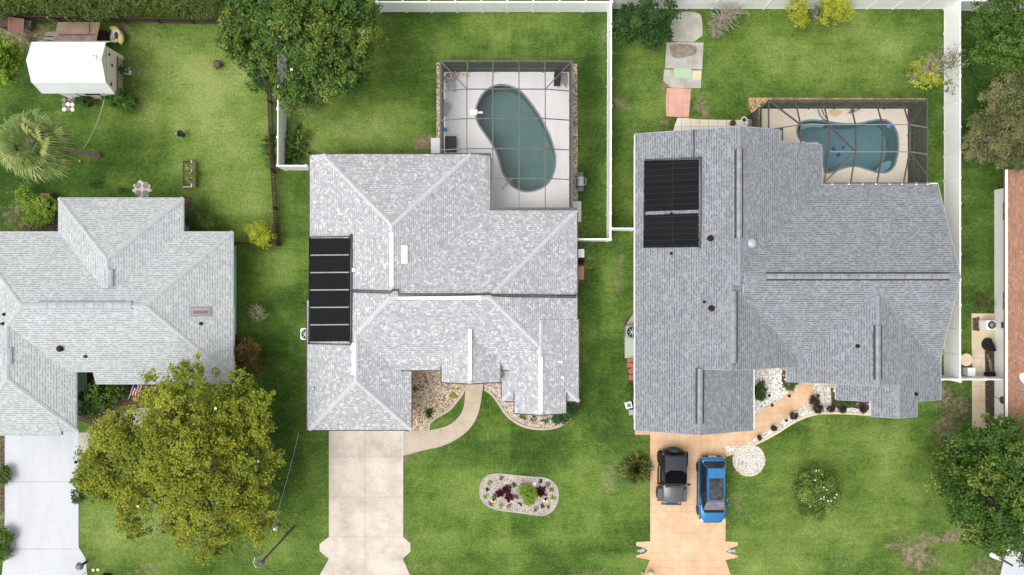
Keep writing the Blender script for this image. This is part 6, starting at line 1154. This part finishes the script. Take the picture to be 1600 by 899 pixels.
tree('ground_cover', 'dark green planting below the slate front room', 'shrub', [lob(1318, 628, .3, 14, 6, .3), lob(1332, 626, .3, 12, 5, .3)], w2(1322, 628), 1000, .1, .05, lm_dark, 0, seed=133, clump=.2, per=16)
for i, (a_, b_, lb) in enumerate(((1199.5, 617.5, 'dark lamp stub in the middle of the upper white gravel'), (1204, 632.5, 'dark lamp stub beside the orange path in the white gravel'), (1275.5, 617.5, 'dark lamp stub right of the orange path end'), (1230.5, 618, 'purple toned lamp stub by the path edge'), (1226, 656, 'dark lamp stub along the white strip'))):
    r = thing('path_light', lb, 'path light', (*w2(a_, b_), .02), 'path lights in the white gravel'); c_ = Vector((*w2(a_, b_), .02)); mb = MB(); mb.lathe(c_, [(.03, 0), (.03, .3)], 8); mb.build('stem', m_black, r); mb = MB(); mb.lathe(c_ + Vector((0, 0, .28)), [(.05, 0), (.1, .04), (.04, .1), (.01, .11)], 10); mb.build('lamp_cap', m_black, r)
b_ = thing('bench', 'small white bench beside the slate front gable', 'bench', P(1358, 637)); c_ = P(1358, 637)
mb = MB(); mb.box(c_ + Vector((0, 0, .45)), (.42, .62, .05)); mb.build('seat', m_offwhite, b_, bevel=.01); mb = MB(); mb.box(c_ + Vector((-.19, .0, .7)), (.04, .6, .45)); mb.build('backrest', m_offwhite, b_)
for sy in (-.26, .26):
    for sx in (-.17, .17): mb = MB(); mb.box(c_ + Vector((sx, sy, .21)), (.05, .05, .42)); mb.build('leg', m_offwhite, b_)
mb = MB(); mb.lathe(P(1304, 610, .03), [(.1, 0), (.13, .1), (.1, .18), (.02, .2)], 8); tag(mb.build('rock', m_offwhite, None, loc=P(1304, 610)), 'small white rock on the brown mulch strip', 'rock')
mb = MB(); mb.lathe(P(1235, 606.5, .02), [(.2, 0), (.24, .14), (.15, .2), (.02, .22)], 9); tag(mb.build('rock', m_grey, None, loc=P(1235, 606.5)), 'grey boulder at the corner of the slate porch path', 'rock')
mb = MB(); mb.lathe(P(1266, 637.5, .02), [(.16, 0), (.2, .08), (.1, .14), (.02, .15)], 9); tag(mb.build('rock', m_concG, None, loc=P(1266, 637.5)), 'grey boulder left of the two large dark shrubs', 'rock')
# loose white stones on the round circle
r = random.Random(5); mb = MB()
for k in range(260):
    a_ = r.uniform(0, 6.283); q = math.sqrt(r.random()) * 1.0; c_ = Vector((fx(1170) + 1.03 * q * math.cos(a_), fy(719) + 1.02 * q * math.sin(a_), .03)); s_ = r.uniform(.03, .065); mb.lathe(c_, [(s_ * .8, 0), (s_, s_ * .5), (s_ * .5, s_ * .9)], 6, sx=r.uniform(.7, 1.2))
for k in range(46):
    a_ = k * 6.283 / 46; c_ = Vector((fx(1170) + 1.05 * math.cos(a_), fy(719) + 1.03 * math.sin(a_), .02)); s_ = r.uniform(.06, .09); mb.lathe(c_, [(s_ * .8, 0), (s_, s_ * .5), (s_ * .5, s_)], 7)
tag(mb.build('stones', M('cream_stone', (.66, .61, .53), (.48, .43, .36), 7, .85), None), 'loose white stones heaped on the round circle', 'stones', kind='stuff')
def boulder_set(name, label, mat, spots, seed):
    r = random.Random(seed); mb = MB()
    for (a_, b_, s_) in spots: mb.lathe(P(a_, b_, .02), [(s_ * .8, 0), (s_, s_ * .4), (s_ * .7, s_ * .75), (s_ * .2, s_ * .85)], 7, sx=r.uniform(.75, 1.2), sy=r.uniform(.75, 1.2))
    tag(mb.build(name, mat, None), label, 'stones', kind='stuff')
def scatter(poly, n, smin, smax, seed):
    r = random.Random(seed); xs_ = [p[0] for p in poly]; ys_ = [p[1] for p in poly]; out = []
    while len(out) < n:
        x, y = r.uniform(min(xs_), max(xs_)), r.uniform(min(ys_), max(ys_)); c_ = False
        for i in range(len(poly)):
            (xa_, ya_), (xb_, yb_) = poly[i], poly[i - 1]
            if (ya_ > y) != (yb_ > y) and x < (xb_ - xa_) * (y - ya_) / (yb_ - ya_) + xa_: c_ = not c_
        if c_: out.append((x, y, r.uniform(smin, smax)))
    return out
boulder_set('stones', 'loose tan river stones scattered over the tan gravel bed', M('tan_stone', (.60, .47, .32), (.38, .30, .22), 9, .8), scatter(bedL, 420, .03, .075, 1), 1)
boulder_set('stones', 'loose pinkish stones scattered over the right front bed', M('pink_stone', (.66, .56, .47), (.45, .36, .28), 9, .8), scatter([(757, 605), (790, 645), (820, 665), (866, 667), (900, 640), (860, 640), (800, 640), (785, 605)], 260, .03, .07, 2), 2)
boulder_set('stones', 'loose white stones scattered over the upper white gravel', m_offwhite, scatter([(1172, 575), (1222, 575), (1240, 606), (1181, 644), (1178, 600)], 300, .03, .06, 3), 3)
# ------------------------------------------------------------------ utilities and small objects
def ac_unit(label, px, py, s_=.8, h=.85, body=None, z=0):
    c = P(px, py, 0); r = thing('air_conditioner', label, 'air conditioner', c); mb = MB(); mb.box(c + Vector((0, 0, h / 2)), (s_, s_, h)); mb.build('case', body or m_grey, r, bevel=.05)
    mb = MB(); mb.lathe(c + Vector((0, 0, h)), [(s_ * .4, 0), (s_ * .43, .02), (s_ * .4, .04), (s_ * .36, .015), (.02, .015)], 20); mb.build('fan_guard', m_black, r)
    mb = MB(); [mb.box(c + Vector((0, 0, h + .03)), (s_ * .72, .05, .015), rz=k * math.pi / 4) for k in range(4)]; mb.lathe(c + Vector((0, 0, h + .03)), [(.1, 0), (.1, .03), (.01, .05)], 12); mb.build('fan_blade', m_grey, r); return r
sheet('path', [(1519, 497), (1530, 495), (1530, 518), (1519, 516)], .034, m_mulch, 'dark soil patch left of the white air conditioner', .004)
ac_unit('white cased air conditioner with a black fan beside the white wall', 1536, 507, .62, .9, m_offwhite)
ac_unit('grey air conditioner half under the eave of the slate house', 985, 518, .85, .8)
ac_unit('white rimmed air conditioner under the left eave below the solar mats', 483.5, 521, .75, .85, m_offwhite)
mb = MB(); mb.tube([P(1543, 505, .7), P(1546, 506, .9), P(1549, 512, .8), P(1549, 512, .2)], .03, 8); mb.tube([P(1543, 508, .6), P(1550, 513, .6)], .03, 8); mb.box((wx - .12, fy(507), 1.3), (.24, .4, .5)); mb.box((wx - .06, fy(502), 1.6), (.12, .14, .12)); tag(mb.build('electric_box', m_darkmetal, None, loc=P(1549, 507)), 'dark cables and meter box right of the white air conditioner', 'meter box')
c_ = P(1541, 538, 0); mb = MB(); q = [(.45 * math.cos(t), .45 * math.sin(t)) for t in np.linspace(math.pi * .45, math.pi * 1.55, 12)]; mb.prism([(c_.x + .1 + (x * math.cos(.4) - y * math.sin(.4)), c_.y + x * math.sin(.4) + y * math.cos(.4)) for x, y in q], 0, .55); tag(mb.build('compost_bin', m_black, None, loc=c_), 'half round black bin against the white wall', 'bin')
mb = MB(); c_ = P(1500, 561, 0); mb.lathe(c_, [(.1, 0), (.06, .08), (.06, .6), (.3, .64), (.42, .66), (.42, .7), (.02, .71)], 22, sx=1, sy=1); tag(mb.build('garden_table', m_tan, None, loc=c_), 'round tan table half behind the long right fence', 'table')
sheet('mulch_bed', [(1499, 562), (1514, 562), (1514, 588), (1499, 588)], .024, m_mulch, 'dark soil under the white box by the gate')
mb = MB(); c_ = P(1509, 580, 0); mb.box(c_ + Vector((0, 0, .3)), (.46, .52, .6)); mb.box(c_ + Vector((0, 0, .62)), (.5, .56, .05)); tag(mb.build('storage_box', m_white, None, loc=c_, bevel=.01), 'white box beside the gate of the right side yard', 'box')
mb = MB(); mb.tube([P(1546, 552, .1), P(1543, 556, .6), P(1546, 562, .9), P(1549, 580, .3)], .08, 6); tag(mb.build('tarp_roll', M('grey_brown_tarp', (.2, .17, .15), (.13, .11, .1), 5, .7), None, loc=P(1546, 565)), 'grey crumpled tarp roll between path and white wall', 'tarp')
mb = MB(); mb.box(P(1546, 585, .25), (.5, .25, .5)); tag(mb.build('bin', m_black, None, loc=P(1546, 585)), 'small black box at the gate against the white wall', 'bin')
mb = MB(); c_ = P(1555, 622, 0); mb.lathe((wx - .12, c_.y, 1.0), [(.22, -.05), (.25, 0), (.25, .05), (.18, .06)], 16, rot=Matrix.Rotation(math.pi / 2, 3, 'Y')); mb.tube([(wx - .1, c_.y, .9), (wx - .35, c_.y + .2, .4), (wx - .4, c_.y + .5, .05)], .025, 6); tag(mb.build('garden_hose', m_darkmetal, None, loc=c_), 'dark hose reel hanging on the white wall', 'hose')
tree('shrub', 'low weedy patch above the white air conditioner', 'shrub', [lob(1540, 474, .4, 12, 10, .3), lob(1530, 466, .3, 8, 5, .2)], w2(1538, 472), 500, .12, .06, lm_bronze, .02, seed=140, clump=.3, per=12)
# slate house side
gp = concrete('mossy_lid', (.36, .42, .34), (.42, .38, .3), sc_=2.5)
mb = MB(); c_ = P(984, 540, 0); mb.box(c_ + Vector((0, 0, .3)), (.75, 1.2, .6)); mb.box(c_ + Vector((0, 0, .62)), (.8, 1.28, .05)); tag(mb.build('pump_box', gp, None, loc=c_, bevel=.02), 'mossy green equipment box beside the slate house', 'box')
mb = MB(); [mb.box(P(x_, y_, .06), (a_, b_, .1), rz=r_) for x_, y_, a_, b_, r_ in ((986, 563, .5, .25, .1), (985, 571, .45, .3, -.1), (987, 580, .4, .35, .2), (986.5, 590, .35, .3, 0))]; tag(mb.build('brick_pile', m_terra, None, loc=P(986, 575)), 'broken pinkish bricks along the slate house side', 'bricks')
r = thing('planter', 'white planter with a teal pot beside the slate house corner', 'planter', P(981, 632)); c_ = P(981, 632); mb = MB(); mb.box(c_ + Vector((0, 0, .22)), (.42, .42, .44), rz=.25); mb.build('box', m_white, r, bevel=.01); mb = MB(); mb.box(c_ + Vector((0, 0, .45)), (.26, .26, .04), rz=.25); mb.build('lining', M('teal', (.02, .25, .2), None, 4, .5), r)
mb = MB(); c_ = P(986, 642, 0); mb.box(c_ + Vector((0, 0, .3)), (.4, .3, .6), rz=.1); mb.box(c_ + Vector((0, 0, .62)), (.5, .36, .04), rz=.1); tag(mb.build('storage_box', m_grey, None, loc=c_), 'grey box with a pale lid below the white planter', 'box')
tree('shrub', 'green weeds between bricks and the white planter', 'shrub', [lob(984, 612, .4, 6, 12, .3)], w2(984, 612), 500, .12, .06, lm_mid, .02, seed=141, clump=.2, per=12)
# centre house east side
gr = thing('barbecue_grill', 'black gas grill on the grass right of the left cage', 'grill', P(905.5, 287)); c_ = P(905, 287)
mb = MB(); mb.box(c_ + Vector((0, 0, .45)), (.42, .62, .8)); mb.build('cabinet', m_black, gr, bevel=.02); mb = MB(); mb.lathe(c_ + Vector((0, -.3, .88)), [(.25, 0), (.25, .6)], 18, rot=Matrix.Rotation(-math.pi / 2, 3, 'X')); mb.build('lid', m_grey, gr)
for s_ in (-1, 1): mb = MB(); mb.box(c_ + Vector((0, s_ * .48, .82)), (.4, .28, .04)); mb.build('side_shelf', M('shelf_grey', (.09, .09, .095), None, 4, .4), gr, bevel=.01)
mb = MB(); mb.tube([c_ + Vector((.22, -.22, .95)), c_ + Vector((.36, -.22, .98)), c_ + Vector((.36, .22, .98)), c_ + Vector((.22, .22, .95))], .018); mb.build('handle', m_grey, gr)
mb = MB(); c_ = P(906, 397, 0); mb.box(c_ + Vector((0, .0, .5)), (.35, .5, 1.0)); mb.box(c_ + Vector((0, 0, 1.02)), (.4, .56, .05)); tag(mb.build('pump_box', m_offwhite, None, loc=c_, bevel=.02), 'white equipment cabinet right of the centre roof', 'box')
mb = MB(); c_ = P(906, 408, 0); mb.tube([c_, c_ + Vector((0, 0, .7)), c_ + Vector((.2, .05, .75)), c_ + Vector((.2, -.1, .2)), c_ + Vector((-.1, -.2, .1))], .05, 8); mb.lathe(c_ + Vector((.05, -.1, 0)), [(.14, 0), (.14, .5), (.04, .55)], 12); tag(mb.build('pool_pump', m_black, None, loc=c_), 'black pool pump and bent pipes beside the centre house', 'pump')
mb = MB(); c_ = P(905, 386, 0); mb.tube([c_, c_ + Vector((0, 0, .9))], .07, 10); mb.lathe(c_ + Vector((0, 0, .8)), [(.12, 0), (.12, .15), (.03, .2)], 12); tag(mb.build('pool_filter', m_darkmetal, None, loc=c_), 'slim dark filter below the short gate fence', 'filter')
# things inside the left cage
tw = thing('pool_toys', 'heap of pale blue and coloured pool floats in the cage corner', 'pool toys', P(706, 125, .05)); r = random.Random(9)
for k in range(22):
    a_ = P(700 + r.uniform(-4, 14), 120 + r.uniform(-5, 15), .1 + r.random() * .3); d = Vector((r.uniform(-1, 1), r.uniform(-1, 1), r.uniform(-.1, .3))).normalized() * r.uniform(.2, .5); mb = MB(); mb.tube([a_, a_ + d * .5 + Vector((0, 0, .05)), a_ + d], r.uniform(.04, .09), 6); mb.build('float', (M('pale_blue_float', (.35, .52, .62), None, 5, .5) if k % 3 == 0 else M('grey_float', (.5, .52, .52), None, 5, .5) if k % 3 == 1 else (m_yellow if k % 4 == 0 else M('orange_float', (.5, .2, .12), None, 5, .5))), tw, smooth=True)
mb = MB(); mb.tube([P(722, 117, .1), P(733, 119, .1)], .07, 8); tag(mb.build('pool_noodle', m_yellow, None, loc=P(727, 118), smooth=True), 'yellow green pool noodle beside the heap of floats', 'pool noodle')
mb = MB(); c_ = P(699, 167, 0); mb.prism([(fx(694.5), fy(160)), (fx(706), fy(167)), (fx(696), fy(184)), (fx(694.5), fy(184))], .3, .36); [mb.box(P(x_, y_, .17), (.06, .06, .26)) for x_, y_ in ((696, 163), (702, 167.5), (696.5, 180))]; tag(mb.build('side_table', m_grey, None, loc=c_), 'grey angular table against the left cage wall', 'table')
mb = MB(); c_ = P(696, 204, .05); mb.lathe(c_, [(.1, 0), (.14, .3), (.12, .32), (.02, .3)], 12); tag(mb.build('bucket', m_blue, None, loc=c_), 'small blue bucket by the left cage wall', 'bucket')
mb = MB(); c_ = P(705, 227, .05); mb.box(c_ + Vector((0, 0, .25)), (.72, .95, .5)); mb.box(c_ + Vector((0, 0, .52)), (.76, 1.0, .05)); tag(mb.build('storage_chest', m_black, None, loc=c_, bevel=.02), 'black storage chest on the white pool deck', 'chest')
lc = thing('lounge_chair', 'black folding lounge chair in the right corner of the left cage', 'chair', P(870, 127, .05)); c_ = P(870, 127, .05)
mb = MB(); mb.box(c_ + Vector((.0, -.15, .4)), (.42, .6, .06), rz=-.15); mb.build('seat', m_black, lc, bevel=.02); mb = MB(); mb.box(c_ + Vector((0, .3, .68)), (.42, .1, .62), rot=Matrix.Rotation(-.15, 3, 'Z') @ Matrix.Rotation(-.5, 3, 'X')); mb.build('backrest', m_black, lc, bevel=.02)
for sx in (-.18, .18):
    for sy in (-.35, .15): mb = MB(); mb.tube([c_ + Vector((sx, sy, 0)), c_ + Vector((sx, sy, .4))], .02); mb.build('leg', m_darkmetal, lc)
mb = MB(); mb.prism([(fx(873), fy(117)), (fx(885), fy(116)), (fx(884), fy(140)), (fx(877), fy(130))], .30, .34); [mb.box(P(x_, y_, .17), (.05, .05, .26)) for x_, y_ in ((875, 119), (883, 119), (882, 134))]; tag(mb.build('side_table', M('brown_grey', (.2, .17, .16), None, 3, .7), None, loc=P(880, 125)), 'brown grey corner table beside the black lounge chair', 'table')
# slate house north side pots
for i, (a_, b_, m_, lb) in enumerate(((1143, 194, m_brownwood, 'dark olive pot on the white paver path'), (1160.5, 189, m_offwhite, 'white pot on the white paver path'), (1168, 192, m_offwhite, 'white pot nearest the right cage corner'))):
    r = thing('flower_pot', lb, 'pot', P(a_, b_, .03), 'pots on the white paver path'); c_ = P(a_, b_, .03); mb = MB(); mb.lathe(c_, [(.12, 0), (.19, .3), (.2, .34), (.16, .34), (.15, .26)], 14); mb.build('pot', m_, r)
    if i < 2: mb = MB(); mb.lathe(c_ + Vector((0, 0, .3)), [(.14, -.05), (.13, .05), (.05, .1), (.01, .1)], 10); mb.build('soil', m_mulch, r)
gt = thing('patio_door_frame', 'short bronze frame beside the slate roof notch', 'frame', P(1222, 205))
for a_, b_ in (((1215, 203, 2.3), (1222.5, 201, 2.3)), ((1222.5, 201, 2.3), (1222.5, 222, 2.3)), ((1218, 205, 2.2), (1218, 221, 2.2))): beam(gt, P(*a_), P(*b_), .07, .08, dm)
beam(gt, P(1222.5, 201, 2.3), Vector((*P(1222.5, 201, 2.3).xy, 0)), .07, .07, dm, 'post')
# post and flags
po = thing('utility_pole', 'slender brown utility pole in the grass left of the beige driveway', 'utility pole', P(459, 824)); b0 = P(459, 824); t0 = Vector((b0.x, b0.y, 6.4)); q = P(408, 879, 6.4); t0 = Vector((q.x, q.y, 6.4))
mb = MB(); mb.tube([b0 - Vector((0, 0, .1)), b0.lerp(t0, .5), t0], [.085, .07, .055], 10); mb.build('pole', M('weathered_pole', (.14, .10, .08), (.09, .06, .045), 4, .9), po)
mb = MB(); [mb.tube([t0 + Vector((0, 0, -.3)), t0 + Vector((dx, dy, .1))], .045, 6) for dx, dy in ((-.28, .05), (-.22, -.25), (-.12, .35), (.05, .42))]; mb.tube([t0 + Vector((-.35, .3, 0)), t0 + Vector((-.42, 0, .05)), t0 + Vector((-.3, -.28, 0)), t0 + Vector((-.05, -.3, -.1))], .04, 6); mb.build('bracket', m_grey, po); mb = MB(); mb.lathe(t0 + Vector((0, -.05, -.35)), [(.12, 0), (.14, .1), (.14, .4), (.05, .45)], 12); mb.build('cap', m_darkmetal, po)
wi = thing('service_wire', 'thin pale wire running up from the utility pole past the huge tree', 'wire', (t0.x, t0.y, 0)); e_ = P(467, 676, 3.0); mb = MB(); mb.tube([t0.lerp(e_, t) - Vector((0, 0, .5 * 4 * t * (1 - t))) for t in np.linspace(0, 1, 12)], .008, 5); mb.build('wire', M('pale_wire', (.4, .42, .4), None, 5, .6), wi)
mb = MB(); mb.tube([t0, t0 + Vector((.3, -.9, -1)), t0 + Vector((.5, -1.6, -3))], .02, 5); mb.build('guy_wire', m_darkmetal, wi)
r = thing('garden_ball', 'white ball touching a blue ball on the grass by the huge tree', 'ball', P(430, 827)); mb = MB(); c_ = P(430.5, 827, .13); mb.lathe(c_, [(.14 * math.cos(a_), .14 * math.sin(a_)) for a_ in np.linspace(-1.5, 1.5, 11)], 18); mb.build('ball', m_white, r, smooth=True)
mb = MB(); c_ = P(434, 823, .13); mb.lathe(c_, [(.13 * math.cos(a_), .13 * math.sin(a_)) for a_ in np.linspace(-1.5, 1.5, 11)], 18); tag(mb.build('garden_ball', M('blue_ball', (.1, .2, .38), None, 3, .25, bmp=0), None, smooth=True, loc=c_), 'grey blue ball touching the white ball on the grass', 'ball')
lp = thing('street_lamp', 'street lamp with a white head reaching over the bottom right corner', 'street lamp', P(1517, 846)); b0 = P(1517, 846); q = P(1582, 884, 4.6); mb = MB(); mb.tube([b0, Vector((b0.x, b0.y, 2.3)).lerp(Vector((q.x, q.y, 2.3)), .5), q], [.09, .07, .06], 10); mb.build('pole', m_darkmetal, lp)
hd_ = P(1552, 868, 4.9); mb = MB(); mb.tube([q, q.lerp(hd_, .5) + Vector((0, 0, .25)), hd_], [.05, .045, .05], 8); mb.build('arm', m_darkmetal, lp); d = (hd_ - q).normalized(); mb = MB(); mb.tube([hd_ - d * .75, hd_ - d * .55, hd_ - d * .05, hd_ + d * .15, hd_ + d * .22], [.06, .1, .16, .15, .07], 10); mb.build('lamp_head', m_white, lp, smooth=True)
fl = thing('flag', 'striped red and white flag on a slanted pole under the left eave', 'flag', (*w2(204, 622), 0)); a_, b_ = P(209, 600, 2.2), P(202, 621, 2.5)
stripes = [M('flag_red', (.55, .02, .05), None, 5, .7, bmp=0), M('flag_white', (.8, .8, .8), None, 5, .7, bmp=0), M('flag_blue', (.02, .03, .2), None, 5, .7, bmp=0)]
mb = MB(); mb.tube([P(200, 624, 2.6), b_, a_], .015); mb.build('pole', m_offwhite, fl); mb = MB(); n = 7
for j in range(n):
    for i in range(6):
        def fp2(u, v): return a_.lerp(b_, u * .85) + Vector((.02 + .42 * v, -.02 - .1 * v, -.35 * v + .05 * math.sin(u * 9 + v * 3)))
        mb.add([fp2(i / 6, j / n), fp2((i + 1) / 6, j / n), fp2((i + 1) / 6, (j + 1) / n), fp2(i / 6, (j + 1) / n)], [(0, 1, 2, 3)], 2 if (j < 3 and i < 2) else j % 2)
mb.build('cloth', stripes, fl, fix=False)
r = thing('mailbox', 'dark grey square mailbox at the corner of the white driveway', 'mailbox', P(134.5, 879)); c_ = P(134.5, 878.5); mb = MB(); mb.box(c_ + Vector((0, 0, .35)), (.12, .12, .7)); mb.build('post', m_black, r); mb = MB(); mb.box(c_ + Vector((0, 0, .75)), (.46, .42, .3), rz=-.25); mb.build('box', m_darkmetal, r, bevel=.08)
r = thing('garden_flag', 'small red white and blue garden flag below the grey mailbox', 'flag', P(134, 895)); c_ = P(134, 895); mb = MB(); mb.tube([c_, c_ + Vector((0, 0, 1.0))], .015); mb.tube([c_ + Vector((-.02, 0, .98)), c_ + Vector((.34, 0, .98))], .012); mb.build('pole', m_black, r); mb = MB()
for k in range(5): mb.add([c_ + Vector((-.14 + .085 * k, .14, .96)), c_ + Vector((-.055 + .085 * k, .14, .96)), c_ + Vector((-.055 + .085 * k, -.22, .62)), c_ + Vector((-.14 + .085 * k, -.22, .62))], [(0, 1, 2, 3)], (1, 0, 1, 0, 2)[k])
mb.build('cloth', stripes, r, fix=False)
for a_, b_, lb in ((150, 888, 'left of two pale flowers beside the garden flag'), (157.5, 887.5, 'right of two pale flowers beside the garden flag')):
    r = thing('flower', lb, 'flower', P(a_, b_), 'pale flowers by the garden flag'); c_ = P(a_, b_); mb = MB(); mb.tube([c_, c_ + Vector((0, 0, .3))], .012); mb.build('stem', m_darkmetal, r); mb = MB(); mb.lathe(c_ + Vector((0, 0, .3)), [(.02, 0), (.11, .03), (.08, .08), (.02, .09)], 9); mb.build('petals', M('cream_petals', (.8, .76, .5), None, 5, .6, bmp=0), r)
mb = MB(); c_ = P(168, 899.5); mb.box(c_ + Vector((0, 0, .3)), (.5, .3, .6)); mb.box(c_ + Vector((0, 0, .62)), (.54, .34, .05)); tag(mb.build('bin', m_black, None, loc=c_), 'black box at the bottom edge right of the garden flag', 'bin')
for i, (a_, b_, lb) in enumerate(((3, 742, 'upper green shrub left of the white driveway'), (6, 838, 'middle green shrub left of the white driveway'), (3, 862, 'lowest green shrub left of the white driveway'))): tree('shrub', lb, 'shrub', [lob(a_ + 3, b_, .4, 11, 14, .35)], w2(a_ + 2, b_), 1000, .14, .08, lm_mid, .04, seed=150 + i, clump=.28, per=22, group='shrubs left of the white driveway')
mb = MB(); c_ = P(123, 720.5, 0); mb.lathe(c_, [(.06, 0), (.06, .3), (.12, .34), (.02, .45)], 8); tag(mb.build('path_light', m_black, None, loc=c_), 'small black light at the edge of the white driveway', 'path light')
mb = MB(); c_ = P(1003, 894.5, 0); mb.box(c_ + Vector((0, 0, .5)), (.1, .1, 1.0)); mb.box(c_ + Vector((0, 0, 1.1)), (.42, .24, .22)); tag(mb.build('mailbox', m_white, None, loc=c_, bevel=.02), 'white mailbox at the lower left of the orange driveway', 'mailbox')
mb = MB(); c_ = P(1015, 895, 0); mb.lathe(c_, [(.16, 0), (.2, .3), (.15, .34), (.02, .3)], 12); tag(mb.build('flower_pot', M('yellow_grey_pot', (.5, .5, .38), None, 4, .7), None, loc=c_), 'grey yellow pot beside the white mailbox', 'pot')
for a_, lb in ((1001.5, 'dark rock in the left notch of the orange driveway'), (1143.5, 'pale rock in the right notch of the orange driveway')):
    mb = MB(); r_ = random.Random(int(a_))
    for k in range(3): c_ = P(a_ + (k - 1) * 3.4, 860 + r_.uniform(-1, 1), .0); s_ = r_.uniform(.09, .13); mb.lathe(c_, [(s_, 0), (s_ * 1.1, s_ * .5), (s_ * .6, s_), (s_ * .1, s_ * 1.1)], 7)
    tag(mb.build('rock', m_concG, None, loc=P(a_, 860)), lb, 'rock')
for i, (a_, b_) in enumerate(((470, 168),)):
    mb = MB(); c_ = P(512, 157, 0); mb.lathe(c_, [(.12, 0), (.16, .12), (.08, .2), (.01, .21)], 8); tag(mb.build('rock', m_terra, None, loc=c_), 'small pinkish rock on the grass below the big dark tree', 'rock')
for i, (a_, b_, lb) in enumerate(((125, 252, 'orange ball on the grass by the palm trunk'), (606, 62, 'orange ball on the grass right of the big dark tree'))):
    mb = MB(); c_ = P(a_, b_, .07); mb.lathe(c_, [(.08 * math.cos(t), .08 * math.sin(t)) for t in np.linspace(-1.5, 1.5, 9)], 12); tag(mb.build('ball', M('orange_ball', (.6, .25, .1), None, 4, .5, bmp=0), None, smooth=True, loc=c_), lb, 'ball')
